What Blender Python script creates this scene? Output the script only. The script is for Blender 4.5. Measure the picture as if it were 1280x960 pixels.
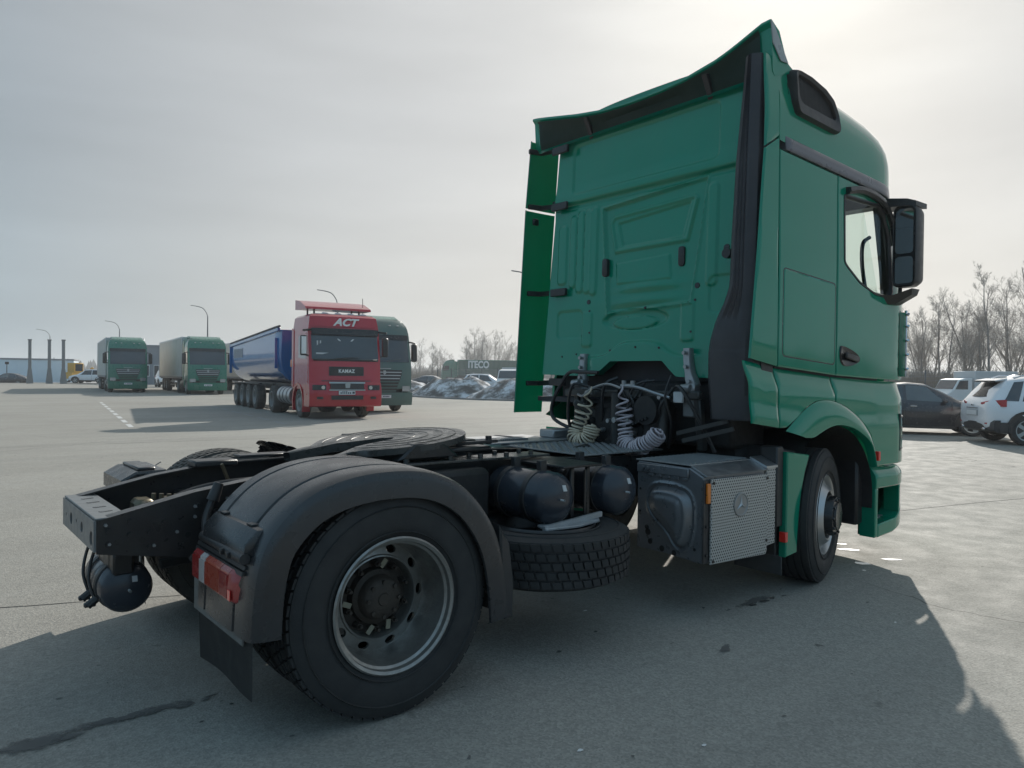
import bpy, bmesh, math, random
from math import sin, cos, pi, sqrt, radians, atan2, tan
from mathutils import Vector, Matrix, noise as mnoise

for o in list(bpy.data.objects):
    bpy.data.objects.remove(o)
SC = bpy.context.scene
COL = SC.collection
RND = random.Random(7)

# ------------------------------------------------------------------ camera
cam_d = bpy.data.cameras.new('camera')
cam_d.sensor_width = 36.0
cam_d.lens = 943.78 / 1280.0 * 36.0
cam_d.clip_start = 0.05
cam_d.clip_end = 6000
cam = bpy.data.objects.new('camera', cam_d)
COL.objects.link(cam)
def cam_basis(yaw, pitch, roll):
    f = Vector((cos(pitch)*cos(yaw), cos(pitch)*sin(yaw), sin(pitch)))
    r = Vector((sin(yaw), -cos(yaw), 0)); u = r.cross(f)
    return f, cos(roll)*r + sin(roll)*u, -sin(roll)*r + cos(roll)*u
cf, cr, cu = cam_basis(radians(50.971), radians(-0.607), radians(0.728))
cam.matrix_world = Matrix(((cr.x, cu.x, -cf.x, -1.708), (cr.y, cu.y, -cf.y, -4.119),
                           (cr.z, cu.z, -cf.z, 1.524), (0, 0, 0, 1)))
SC.camera = cam

# ------------------------------------------------------------------ sun and sky
SUN_AZ = radians(30.5)      # towards the sun, counted from +X to +Y
SUN_EL = radians(27.0)
sd = Vector((cos(SUN_EL)*cos(SUN_AZ), cos(SUN_EL)*sin(SUN_AZ), sin(SUN_EL)))
sun_d = bpy.data.lights.new('sun', 'SUN')
sun_d.energy = 4.7
sun_d.angle = radians(0.6)
sun_d.color = (1.0, 0.955, 0.88)
sun = bpy.data.objects.new('sun', sun_d)
COL.objects.link(sun)
sun.rotation_mode = 'QUATERNION'
sun.rotation_quaternion = (-sd).to_track_quat('-Z', 'Y')

W = bpy.data.worlds.new('World'); SC.world = W; W.use_nodes = True
nt = W.node_tree; nt.nodes.clear()
def N(t, **k):
    n = nt.nodes.new(t)
    for a, b in k.items(): setattr(n, a, b)
    return n
sky = N('ShaderNodeTexSky', sky_type='NISHITA', sun_disc=False)
sky.sun_elevation = SUN_EL
sky.sun_rotation = pi/2 - SUN_AZ
sky.air_density = 1.2; sky.dust_density = 3.0; sky.ozone_density = 1.0
skyk = N('ShaderNodeVectorMath', operation='SCALE'); skyk.inputs['Scale'].default_value = 0.05
nt.links.new(sky.outputs[0], skyk.inputs[0])
tc = N('ShaderNodeTexCoord')
# thin high cloud: a pale veil, brighter round the sun, with soft streaks
dot = N('ShaderNodeVectorMath', operation='DOT_PRODUCT'); dot.inputs[1].default_value = sd
nt.links.new(tc.outputs['Generated'], dot.inputs[0])
acs = N('ShaderNodeMath', operation='ARCCOSINE'); nt.links.new(dot.outputs['Value'], acs.inputs[0])
ang = N('ShaderNodeMath', operation='DIVIDE'); ang.inputs[1].default_value = radians(150)
nt.links.new(acs.outputs[0], ang.inputs[0])
veil = N('ShaderNodeValToRGB'); veil.color_ramp.interpolation = 'B_SPLINE'
STOPS = ((0, (.98, .985, .95)), (6, (.87, .88, .855)), (17, (.695, .705, .705)), (38, (.55, .575, .59)), (55, (.335, .395, .445)), (74, (.27, .42, .55)), (92, (.27, .47, .65)), (115, (.27, .45, .61)), (150, (.185, .31, .43)))
cr_ = veil.color_ramp
while len(cr_.elements) < len(STOPS): cr_.elements.new(.5)
for e, (d_, c_) in zip(cr_.elements, STOPS):
    e.position = d_/150
for e, (d_, c_) in zip(cr_.elements, STOPS): e.color = (*c_, 1)
nt.links.new(ang.outputs[0], veil.inputs[0])
sepz = N('ShaderNodeSeparateXYZ'); nt.links.new(tc.outputs['Generated'], sepz.inputs[0])
hor = N('ShaderNodeMapRange', interpolation_type='SMOOTHSTEP'); hor.inputs[1].default_value = .33; hor.inputs[2].default_value = .0; hor.inputs[3].default_value = 0; hor.inputs[4].default_value = 1
nt.links.new(sepz.outputs[2], hor.inputs[0])
hmix = N('ShaderNodeMix', data_type='RGBA'); hmix.inputs['A'].default_value = (1, 1, 1, 1); hmix.inputs['B'].default_value = (1.21, 1.175, 1.115, 1)
nt.links.new(hor.outputs[0], hmix.inputs['Factor'])
vmul = N('ShaderNodeMix', data_type='RGBA', blend_type='MULTIPLY'); vmul.inputs['Factor'].default_value = 1
nt.links.new(veil.outputs[0], vmul.inputs['A']); nt.links.new(hmix.outputs['Result'], vmul.inputs['B'])
mp = N('ShaderNodeMapping'); mp.inputs['Scale'].default_value = (1.1, 1.6, 6.5)
nt.links.new(tc.outputs['Generated'], mp.inputs['Vector'])
nz = N('ShaderNodeTexNoise'); nz.inputs['Scale'].default_value = 1.7; nz.inputs['Detail'].default_value = 6; nz.inputs['Roughness'].default_value = 0.5
nt.links.new(mp.outputs[0], nz.inputs['Vector'])
nmr = N('ShaderNodeMapRange'); nmr.inputs[1].default_value = 0.25; nmr.inputs[2].default_value = 0.75
nmr.inputs[3].default_value = 0.90; nmr.inputs[4].default_value = 1.10
nt.links.new(nz.outputs[0], nmr.inputs[0])
vs = N('ShaderNodeVectorMath', operation='SCALE')
nt.links.new(vmul.outputs['Result'], vs.inputs[0]); nt.links.new(nmr.outputs[0], vs.inputs['Scale'])
mixs = N('ShaderNodeMix', data_type='RGBA'); mixs.inputs['Factor'].default_value = 0.93
nt.links.new(skyk.outputs[0], mixs.inputs['A']); nt.links.new(vs.outputs[0], mixs.inputs['B'])
bg = N('ShaderNodeBackground'); bg.inputs['Strength'].default_value = 1.0
nt.links.new(mixs.outputs['Result'], bg.inputs['Color'])
wo = N('ShaderNodeOutputWorld'); nt.links.new(bg.outputs[0], wo.inputs[0])

SC.view_settings.view_transform = 'Standard'
SC.view_settings.look = 'None'
SC.view_settings.exposure = 0.0
SC.view_settings.gamma = 1.0
SC.render.engine = 'CYCLES'
SC.cycles.max_bounces = 6
SC.cycles.transparent_max_bounces = 12

# ------------------------------------------------------------------ materials
MATS = {}
def mat(name, col, rough=0.5, metal=0.0, coat=0.0, var=0.12, vs=6.0, dust=0.0, dcol=(.23, .215, .19), ds=3.0,
        bump=0.0, bs=60.0, spec=0.5, rv=0.12, emit=None, streak=False):
    m = bpy.data.materials.new(name); m.use_nodes = True
    t = m.node_tree; b = t.nodes['Principled BSDF']; L = t.links.new
    b.inputs['Metallic'].default_value = metal
    b.inputs['Specular IOR Level'].default_value = spec
    b.inputs['Coat Weight'].default_value = coat
    b.inputs['Coat Roughness'].default_value = 0.06
    c = t.nodes.new('ShaderNodeTexCoord')
    n1 = t.nodes.new('ShaderNodeTexNoise'); n1.inputs['Scale'].default_value = vs; n1.inputs['Detail'].default_value = 7; n1.inputs['Roughness'].default_value = .62
    L(c.outputs['Object'], n1.inputs['Vector'])
    mx = t.nodes.new('ShaderNodeMix'); mx.data_type = 'RGBA'
    mx.inputs['A'].default_value = (*[v*(1-var) for v in col], 1); mx.inputs['B'].default_value = (*[min(1, v*(1+var)) for v in col], 1)
    L(n1.outputs[0], mx.inputs['Factor'])
    out = mx.outputs['Result']
    if dust > 0:
        n2 = t.nodes.new('ShaderNodeTexNoise'); n2.inputs['Scale'].default_value = ds; n2.inputs['Detail'].default_value = 9; n2.inputs['Roughness'].default_value = .7
        if streak:
            mpp = t.nodes.new('ShaderNodeMapping'); mpp.inputs['Scale'].default_value = (2.2, 2.2, .28); L(c.outputs['Object'], mpp.inputs['Vector']); L(mpp.outputs[0], n2.inputs['Vector'])
        else: L(c.outputs['Object'], n2.inputs['Vector'])
        mr = t.nodes.new('ShaderNodeMapRange'); mr.inputs[1].default_value = .35; mr.inputs[2].default_value = .75; mr.inputs[3].default_value = dust*.25; mr.inputs[4].default_value = dust
        L(n2.outputs[0], mr.inputs[0])
        m2 = t.nodes.new('ShaderNodeMix'); m2.data_type = 'RGBA'
        L(mr.outputs[0], m2.inputs['Factor']); L(out, m2.inputs['A']); m2.inputs['B'].default_value = (*dcol, 1)
        out = m2.outputs['Result']
    L(out, b.inputs['Base Color'])
    r = t.nodes.new('ShaderNodeMapRange'); r.inputs[1].default_value = .3; r.inputs[2].default_value = .7
    r.inputs[3].default_value = max(0.02, rough-rv*.5); r.inputs[4].default_value = min(1, rough+rv*.5 + dust*.15)
    n3 = t.nodes.new('ShaderNodeTexNoise'); n3.inputs['Scale'].default_value = vs*2.3; n3.inputs['Detail'].default_value = 6
    L(c.outputs['Object'], n3.inputs['Vector']); L(n3.outputs[0], r.inputs[0]); L(r.outputs[0], b.inputs['Roughness'])
    if bump > 0:
        n4 = t.nodes.new('ShaderNodeTexNoise'); n4.inputs['Scale'].default_value = bs; n4.inputs['Detail'].default_value = 5
        L(c.outputs['Object'], n4.inputs['Vector'])
        bp = t.nodes.new('ShaderNodeBump'); bp.inputs['Strength'].default_value = bump; bp.inputs['Distance'].default_value = .004
        L(n4.outputs[0], bp.inputs['Height']); L(bp.outputs[0], b.inputs['Normal'])
    if emit:
        b.inputs['Emission Color'].default_value = (*emit, 1); b.inputs['Emission Strength'].default_value = 1
    MATS[name] = m
    return m

def glass(name, col=(.8, .9, .85), rough=0.0):
    # thin pane: mostly clear, with a mirror share that grows at grazing angles
    m = bpy.data.materials.new(name); m.use_nodes = True
    t = m.node_tree; t.nodes.clear(); L = t.links.new
    o = t.nodes.new('ShaderNodeOutputMaterial'); mix = t.nodes.new('ShaderNodeMixShader')
    tr = t.nodes.new('ShaderNodeBsdfTransparent'); tr.inputs[0].default_value = (*col, 1)
    gl = t.nodes.new('ShaderNodeBsdfGlossy'); gl.inputs['Roughness'].default_value = rough
    fr = t.nodes.new('ShaderNodeFresnel'); fr.inputs['IOR'].default_value = 1.5
    ge = t.nodes.new('ShaderNodeNewGeometry'); mr = t.nodes.new('ShaderNodeMapRange'); mr.inputs[3].default_value = 1.5; mr.inputs[4].default_value = 1/1.5
    L(ge.outputs['Backfacing'], mr.inputs[0]); L(mr.outputs[0], fr.inputs['IOR'])
    L(fr.outputs[0], mix.inputs[0]); L(tr.outputs[0], mix.inputs[1]); L(gl.outputs[0], mix.inputs[2]); L(mix.outputs[0], o.inputs[0])
    MATS[name] = m
    return m

GREEN = mat('green_paint', (.0005, .228, .132), .09, coat=.55, spec=.30, var=.07, vs=2.0, dust=.06, ds=4, dcol=(.11, .19, .15), rv=.10, bump=.05, bs=3, streak=True)
GREEND = mat('green_paint_dusty', (.002, .165, .105), .30, coat=.5, var=.12, vs=3, dust=.10, ds=6, dcol=(.18, .2, .17))
BLK = mat('black_plastic', (.013, .013, .015), .42, var=.25, vs=10, dust=.12, ds=8, bump=.25, bs=220)
BLKG = mat('black_gloss', (.012, .013, .015), .22, var=.2, vs=5, dust=.07, ds=7)
FEND = mat('fender_plastic', (.020, .021, .023), .27, spec=.65, var=.2, vs=4, dust=.13, ds=5, dcol=(.13, .13, .13), bump=.15, bs=300)
FRAME = mat('chassis_paint', (.011, .011, .013), .32, var=.3, vs=9, dust=.20, ds=12, dcol=(.11, .10, .085), bump=.2, bs=90)
XMEM = mat('chassis_grey', (.17, .18, .185), .42, metal=.2, var=.25, vs=9, dust=.3, ds=11, dcol=(.16, .15, .13), bump=.2, bs=90)
TANK = mat('tank_paint', (.022, .028, .040), .22, var=.2, vs=6, dust=.10, ds=6, rv=.1)
GREASE = mat('greasy_steel', (.060, .058, .055), .30, metal=.2, var=.5, vs=9, dust=.25, ds=14, dcol=(.13, .125, .11), bump=.5, bs=60, rv=.3)
RUBBER = mat('tyre_rubber', (.020, .020, .021), .72, var=.25, vs=7, dust=.20, ds=6, dcol=(.10, .095, .085), bump=.3, bs=160)
RUBD = mat('tyre_rubber_dusty', (.035, .034, .033), .8, var=.25, vs=7, dust=.5, ds=5, dcol=(.20, .185, .16), bump=.3, bs=160)
RIM = mat('worn_rim_silver', (.40, .40, .385), .36, metal=.75, var=.25, vs=12, dust=.62, ds=7, dcol=(.10, .075, .055), bump=.3, bs=120)
RIMW = mat('rim_grey', (.36, .36, .36), .5, metal=.4, var=.2, vs=6, dust=.45, ds=4, dcol=(.2, .18, .15))
HUB = mat('rusty_hub', (.045, .040, .037), .6, metal=.4, var=.5, vs=14, dust=.4, ds=10, dcol=(.12, .085, .055), bump=.6, bs=80)
ALU = mat('aluminium', (.50, .51, .52), .36, metal=.9, var=.12, vs=8, dust=.22, ds=8, dcol=(.22, .21, .19))
ALUD = mat('aluminium_tread', (.33, .34, .345), .45, metal=.75, var=.2, vs=9, dust=.35, ds=9, dcol=(.17, .16, .145), bump=.3, bs=110)
STAMP = mat('stamped_steel', (.20, .21, .225), .30, metal=.55, var=.25, vs=7, dust=.28, ds=6, dcol=(.14, .125, .105), bump=.2, bs=60)
DARKM = mat('engine_dark', (.009, .009, .010), .6, var=.4, vs=12, dust=.25, ds=9, dcol=(.06, .055, .05), bump=.6, bs=40)
REDL = mat('red_lens', (.36, .014, .014), .22, coat=.5, var=.12, vs=9, dust=.25, ds=6, dcol=(.25, .17, .15))
REDB = mat('red_reflector', (.75, .03, .02), .15, coat=.6, var=.05)
ORNG = mat('orange_reflector', (.85, .22, .02), .25, coat=.5, var=.08)
ORNL = mat('amber_lens', (.42, .05, .02), .25, coat=.5, var=.12, dust=.25, dcol=(.25, .18, .15))
WLENS = mat('pale_lens', (.55, .50, .48), .25, coat=.4, var=.08, dust=.25, dcol=(.25, .22, .2))
WHITE = mat('white_paint', (.78, .78, .77), .35, coat=.3, var=.05, dust=.10)
PAPER = mat('white_sticker', (.55, .56, .56), .6, var=.06)
HOSEB = mat('beige_hose', (.58, .49, .36), .42, var=.1, dust=.2)
HOSEM = mat('mauve_hose', (.50, .44, .47), .42, var=.1, dust=.15)
GALV = mat('galvanised_steel', (.36, .37, .38), .42, metal=.7, var=.25, vs=20, dust=.3, ds=10, dcol=(.2, .19, .17))
FLAPM = mat('mudflap_rubber', (.040, .042, .042), .62, var=.3, vs=5, dust=.5, ds=4, dcol=(.12, .118, .11), bump=.2, bs=80)
PLATEG = mat('mudflap_plate', (.15, .155, .15), .55, var=.3, vs=7, dust=.4, ds=8, dcol=(.11, .11, .1))
LGLASS = mat('side_glass_sky_tint', (.10, .115, .12), .06, coat=.6, var=.5, vs=1.2)  # paler tint stands in for sky seen through and reflected in the window
GLASSC = glass('cab_window', (.84, .93, .88))
GLASSW = glass('windscreen', (.84, .91, .88))
GLASSD = mat('dark_glass', (.022, .032, .042), .05, coat=1.0, var=.3, vs=2, dust=.05)
MIRR = mat('mirror_glass', (.75, .8, .8), .03, metal=1.0, var=.03, rv=.02)
CHRO = mat('polished_metal', (.62, .63, .64), .14, metal=1, var=.1, dust=.1)
LENS = mat('headlight_lens', (.42, .45, .46), .10, metal=.5, coat=.8, var=.25, vs=20)
TRIM = mat('trim_strip', (.11, .105, .12), .30, var=.1, vs=4, dust=.12, coat=.2)
SEATM = mat('seat_cloth', (.05, .05, .055), .8, var=.2)
REDP = mat('red_paint', (.45, .003, .018), .20, coat=.6, var=.10, vs=3, dust=.04, ds=4, dcol=(.25, .12, .11))
BLUEP = mat('blue_paint', (.001, .125, .36), .20, coat=.7, var=.10, vs=2.5, dust=.03, ds=3, dcol=(.15, .17, .2))
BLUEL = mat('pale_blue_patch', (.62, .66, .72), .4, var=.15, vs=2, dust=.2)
CURT = mat('grey_curtain', (.52, .515, .48), .55, var=.12, vs=1.2, dust=.5, ds=1.0, dcol=(.36, .33, .265))
STEELG = mat('grey_green_paint', (.060, .135, .115), .34, coat=.4, var=.12, vs=2, dust=.25, ds=3, dcol=(.14, .15, .14))
SILV = mat('silver_paint', (.42, .45, .45), .35, metal=.4, coat=.4, var=.08, dust=.2)
PLATE = mat('number_plate', (.72, .73, .74), .45, var=.05, dust=.2)
INK = mat('plate_ink', (.02, .025, .05), .6, var=.05)
LETW = mat('white_letters', (.78, .78, .76), .45, var=.04)
YEL = mat('yellow_machine', (.62, .33, .02), .45, var=.15, dust=.25)
CONC = mat('concrete', (.20, .21, .215), .8, var=.2, vs=2, dust=.25, ds=3)
WALLB = mat('pale_blue_cladding', (.76, .86, .92), .55, var=.06, vs=.5, dust=.15, ds=.6, dcol=(.4, .42, .42))
WALLG = mat('grey_cladding', (.27, .28, .30), .6, var=.1, vs=.6)
CARW = mat('white_car_paint', (.78, .79, .81), .22, coat=.8, var=.03, dust=.06)
CARG = mat('dark_grey_car_paint', (.020, .020, .026), .22, coat=.8, var=.1, dust=.12, dcol=(.15, .14, .13))
CARS = mat('silver_car_paint', (.32, .33, .34), .3, metal=.5, coat=.6, var=.08, dust=.15)
TAILR = mat('tail_light_red', (.42, .012, .025), .15, coat=.8, var=.2, vs=20)
BARK = mat('birch_bark', (.24, .225, .21), .85, var=.5, vs=3, bump=.3, bs=20)
TWIG = mat('bare_twigs', (.34, .305, .27), .9, var=.3, vs=1)
BUSHM = mat('dry_brush', (.26, .225, .185), .95, var=.35, vs=.6)
FIRM = mat('far_conifers', (.042, .050, .048), .95, var=.3, vs=.1)
POLEM = mat('lamp_post_grey', (.13, .14, .15), .5, metal=.4, var=.1)
ORANGE_MARK = mat('orange_marker', (.75, .20, .02), .3, coat=.4, var=.05)

def perforated():
    m = mat('perforated_steel', (.47, .46, .435), .45, metal=.2, var=.12, vs=6, dust=.30, ds=6, dcol=(.22, .205, .18))
    t = m.node_tree; b = t.nodes['Principled BSDF']; L = t.links.new
    src = b.inputs['Base Color'].links[0].from_socket
    c = t.nodes.new('ShaderNodeTexCoord'); sp = t.nodes.new('ShaderNodeSeparateXYZ'); L(c.outputs['Object'], sp.inputs[0])
    def M(op, a, b_=None):
        n = t.nodes.new('ShaderNodeMath'); n.operation = op
        for i, v in enumerate((a, b_)):
            if v is None: continue
            if isinstance(v, (int, float)): n.inputs[i].default_value = v
            else: L(v, n.inputs[i])
        return n.outputs[0]
    P = .021
    gx = M('DIVIDE', sp.outputs[0], P*1.0); gz = M('DIVIDE', sp.outputs[2], P*.87)
    row = M('FLOOR', gz); odd = M('MODULO', row, 2.0); gx2 = M('ADD', gx, M('MULTIPLY', odd, .5))
    fx = M('SUBTRACT', M('FRACT', gx2), .5); fz = M('SUBTRACT', M('FRACT', gz), .5)
    d = M('SQRT', M('ADD', M('MULTIPLY', fx, fx), M('MULTIPLY', fz, fz)))
    hole = M('LESS_THAN', d, .27)
    mx = t.nodes.new('ShaderNodeMix'); mx.data_type = 'RGBA'; L(hole, mx.inputs['Factor']); L(src, mx.inputs['A'])
    mx.inputs['B'].default_value = (.012, .012, .012, 1); L(mx.outputs['Result'], b.inputs['Base Color'])
    return m
PERF = perforated()

# ------------------------------------------------------------------ geometry helpers
def loose_groups(b, gap=.004):
    # islands of a mesh, joined where their boxes touch
    b.verts.ensure_lookup_table(); b.verts.index_update(); seen = [False]*len(b.verts); isl = []
    for v in b.verts:
        if seen[v.index]: continue
        st_ = [v]; seen[v.index] = True; cur = []
        while st_:
            w = st_.pop(); cur.append(w)
            for e in w.link_edges:
                q = e.other_vert(w)
                if not seen[q.index]: seen[q.index] = True; st_.append(q)
        isl.append(cur)
    if len(isl) < 2: return isl
    if len(isl) > 1200: return [[v for i in isl for v in i]] if len(b.verts) > 30000 else isl
    bx_ = []
    for i in isl:
        xs_, ys_, zs_ = [v.co.x for v in i], [v.co.y for v in i], [v.co.z for v in i]
        bx_.append((min(xs_)-gap, max(xs_), min(ys_)-gap, max(ys_), min(zs_)-gap, max(zs_)))
    par = list(range(len(isl)))
    def root(i):
        while par[i] != i: par[i] = par[par[i]]; i = par[i]
        return i
    for i in range(len(isl)):
        A = bx_[i]
        for j in range(i):
            B = bx_[j]
            if A[0] <= B[1] and B[0] <= A[1] and A[2] <= B[3] and B[2] <= A[3] and A[4] <= B[5] and B[4] <= A[5]: par[root(i)] = root(j)
    out = {}
    for i in range(len(isl)): out.setdefault(root(i), []).extend(isl[i])
    return list(out.values())

class G:
    def __init__(s): s.b = bmesh.new()
    def mesh_add(s, vs, fs):
        v = [s.b.verts.new(p) for p in vs]
        for f in fs:
            try: s.b.faces.new([v[i] for i in f])
            except ValueError: pass
        return v
    def box(s, c, d, bev=0.0, rot=None, seg=1):
        r = bmesh.ops.create_cube(s.b, size=1.0)
        M = Matrix.Translation(c) @ (rot.to_4x4() if rot is not None else Matrix()) @ Matrix.Diagonal((*d, 1))
        bmesh.ops.transform(s.b, matrix=M, verts=r['verts'])
        if bev > 0:
            es = set(e for v in r['verts'] for e in v.link_edges)
            bmesh.ops.bevel(s.b, geom=list(es), offset=min(bev, min(d)*.45), segments=seg, profile=.5, affect='EDGES')
        return s
    def bb(s, a, b, bev=0.0, seg=1):
        return s.box([(a[i]+b[i])/2 for i in range(3)], [abs(b[i]-a[i]) for i in range(3)], bev, None, seg)
    def bar(s, p0, p1, w, h, bev=0.0, up=(0, 0, 1)):
        p0 = Vector(p0); p1 = Vector(p1); d = p1-p0; L = d.length; x = d/L
        up = Vector(up)
        if abs(x.dot(up)) > .98: up = Vector((1, 0, 0))
        y = up.cross(x).normalized(); z = x.cross(y)
        R = Matrix((x, y, z)).transposed()
        return s.box((p0+p1)/2, (L, w, h), bev, R)
    def lathe(s, prof, c=(0, 0, 0), axis='Y', n=32, close=False):
        # prof: list of (r, h); turned about an axis through c
        c = Vector(c); rings = []
        for r, h in prof:
            ring = []
            if r < 1e-6: n_ = 1
            else: n_ = n
            for i in range(n_):
                a = 2*pi*i/n
                q = {'Y': (r*cos(a), h, r*sin(a)), 'Z': (r*cos(a), r*sin(a), h), 'X': (h, r*cos(a), r*sin(a))}[axis]
                ring.append(s.b.verts.new(c+Vector(q)))
            rings.append(ring)
        pr = list(zip(rings, rings[1:])) + ([(rings[-1], rings[0])] if close else [])
        for A, B in pr:
            for i in range(n):
                j = (i+1) % n
                f = []
                for v in (A[i % len(A)], A[j % len(A)], B[j % len(B)], B[i % len(B)]):
                    if v not in f: f.append(v)
                if len(f) > 2:
                    try: s.b.faces.new(f)
                    except ValueError: pass
        return s
    def cyl(s, p0, p1, r, r1=None, n=16, cap=True):
        p0 = Vector(p0); p1 = Vector(p1); r1 = r if r1 is None else r1
        x = (p1-p0).normalized(); up = Vector((0, 0, 1)) if abs(x.z) < .95 else Vector((1, 0, 0))
        a = x.cross(up).normalized(); b_ = x.cross(a)
        A = [s.b.verts.new(p0+(a*cos(t)+b_*sin(t))*r) for t in [2*pi*i/n for i in range(n)]]
        B = [s.b.verts.new(p1+(a*cos(t)+b_*sin(t))*r1) for t in [2*pi*i/n for i in range(n)]]
        for i in range(n): s.b.faces.new((A[i], A[(i+1) % n], B[(i+1) % n], B[i]))
        if cap: s.b.faces.new(A[::-1]); s.b.faces.new(B)
        return s
    def tube(s, path, r, n=8, rads=None, cap=True):
        path = [Vector(p) for p in path]; rings = []
        prev = None
        for i, p in enumerate(path):
            d = (path[min(i+1, len(path)-1)]-path[max(i-1, 0)]).normalized()
            if prev is None:
                up = Vector((0, 0, 1)) if abs(d.z) < .9 else Vector((1, 0, 0))
                a = d.cross(up).normalized()
            else:
                a = prev - d*prev.dot(d)
                a = a.normalized() if a.length > 1e-5 else d.orthogonal().normalized()
            prev = a; b_ = d.cross(a); rr = rads[i] if rads else r
            rings.append([s.b.verts.new(p+(a*cos(t)+b_*sin(t))*rr) for t in [2*pi*k/n for k in range(n)]])
        for A, B in zip(rings, rings[1:]):
            for k in range(n): s.b.faces.new((A[k], A[(k+1) % n], B[(k+1) % n], B[k]))
        if cap and n > 2:
            s.b.faces.new(rings[0][::-1]); s.b.faces.new(rings[-1])
        return s
    def prism(s, poly, a, b, plane='XZ', bev=0.0, seg=1):
        # polygon in a plane, pushed from a to b along the third axis
        def P(u, v, w): return {'XZ': (u, w, v), 'XY': (u, v, w), 'YZ': (w, u, v)}[plane]
        A = [s.b.verts.new(P(u, v, a)) for u, v in poly]; B = [s.b.verts.new(P(u, v, b)) for u, v in poly]
        n = len(poly); fs = []
        fs.append(s.b.faces.new(A)); fs.append(s.b.faces.new(B[::-1]))
        for i in range(n): fs.append(s.b.faces.new((A[i], B[i], B[(i+1) % n], A[(i+1) % n])))
        bmesh.ops.recalc_face_normals(s.b, faces=fs)
        if bev > 0:
            es = [e for e in set(e for f in fs[:2] for e in f.edges)]
            bmesh.ops.bevel(s.b, geom=es, offset=bev, segments=seg, profile=.5, affect='EDGES')
        return s
    def grid(s, fn, nu, nv, closeu=False):
        V = [[s.b.verts.new(fn(i/(nu if closeu else nu), j/nv)) for j in range(nv+1)] for i in range(nu if closeu else nu+1)]
        for i in range(nu):
            for j in range(nv):
                A, B = V[i], V[(i+1) % len(V)]
                try: s.b.faces.new((A[j], B[j], B[j+1], A[j+1]))
                except ValueError: pass
        return V
    def loft(s, rings, cap0=True, cap1=True, closed=True):
        R = [[s.b.verts.new(p) for p in r] for r in rings]; n = len(rings[0])
        for A, B in zip(R, R[1:]):
            for k in range(n if closed else n-1):
                try: s.b.faces.new((A[k], A[(k+1) % n], B[(k+1) % n], B[k]))
                except ValueError: pass
        if cap0: s.b.faces.new(R[0][::-1])
        if cap1: s.b.faces.new(R[-1])
        return s
    def build(s, name, m, parent=None, angle=38, loc=None, recalc=True):
        if recalc: bmesh.ops.recalc_face_normals(s.b, faces=s.b.faces[:])
        extra = []
        if parent is not None and recalc and len(s.b.verts) < 60000:
            groups = loose_groups(s.b)
            if len(groups) > 60: extra = 'stuff'
            elif len(groups) > 1:
                groups.sort(key=len, reverse=True)
                for gr in groups[1:]:
                    e = G(); mp_ = {}
                    for v in gr: mp_[v] = e.b.verts.new(v.co)
                    for f in set(f for v in gr for f in v.link_faces): e.b.faces.new([mp_[v] for v in f.verts])
                    extra.append(e)
                bmesh.ops.delete(s.b, geom=[v for gr in groups[1:] for v in gr], context='VERTS')
        me = bpy.data.meshes.new(name); s.b.to_mesh(me); s.b.free()
        me.materials.append(m)
        if angle:
            me.polygons.foreach_set('use_smooth', [True]*len(me.polygons))
            me.set_sharp_from_angle(angle=radians(angle))
        o = bpy.data.objects.new(name, me); COL.objects.link(o)
        if parent is not None: o.parent = parent
        if loc is not None: o.location = loc
        if extra == 'stuff': o['kind'] = 'stuff'
        else:
            for e in extra: e.build(name, m, parent, angle, loc, False)
        return o

def thing(name, label, cat, loc=(0, 0, 0), rz=0.0, group=None):
    o = bpy.data.objects.new(name, None); COL.objects.link(o)
    o.location = loc; o.rotation_euler = (0, 0, rz); o['label'] = label; o['category'] = cat
    o.empty_display_size = .3
    if group: o['group'] = group
    return o
def tag(o, label=None, cat=None, group=None, kind=None):
    if label: o['label'] = label
    if cat: o['category'] = cat
    if group: o['group'] = group
    if kind: o['kind'] = kind
    return o
def copy_tree(o, parent=None):
    c = o.copy(); COL.objects.link(c)
    if parent is not None: c.parent = parent
    for ch in [x for x in o.children]: copy_tree(ch, c)
    return c
def sstep(a, b, x):
    t = max(0., min(1., (x-a)/(b-a))) if b != a else float(x > a)
    return t*t*(3-2*t)
def lerp(a, b, t): return a+(b-a)*t
def interp(tab, x):
    if x <= tab[0][0]: return tab[0][1]
    for (x0, y0), (x1, y1) in zip(tab, tab[1:]):
        if x <= x1: return y0+(y1-y0)*(x-x0)/(x1-x0)
    return tab[-1][1]
def chaikin(poly, k=2, closed=True):
    for _ in range(k):
        q = []
        n = len(poly)
        for i in range(n if closed else n-1):
            a, b = poly[i], poly[(i+1) % n]
            q.append(tuple(a[j]*.75+b[j]*.25 for j in range(len(a)))); q.append(tuple(a[j]*.25+b[j]*.75 for j in range(len(a))))
        if not closed: q = [poly[0]]+q+[poly[-1]]
        poly = q
    return poly
def spline(pts, k=8):
    pts = [Vector(p) for p in pts]; out = []
    for i in range(len(pts)-1):
        p0 = pts[max(i-1, 0)]; p1 = pts[i]; p2 = pts[i+1]; p3 = pts[min(i+2, len(pts)-1)]
        for j in range(k):
            t = j/k
            out.append(.5*((2*p1)+(p2-p0)*t+(2*p0-5*p1+4*p2-p3)*t*t+(3*p1-p0-3*p2+p3)*t**3))
    out.append(pts[-1]); return out
def rrect(w, h, r, n=4):
    out = []
    for cx, cy, a0 in ((w/2-r, h/2-r, 0), (-w/2+r, h/2-r, pi/2), (-w/2+r, -h/2+r, pi), (w/2-r, -h/2+r, 1.5*pi)):
        for i in range(n+1):
            a = a0+pi/2*i/n; out.append((cx+r*cos(a), cy+r*sin(a)))
    return out
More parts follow.
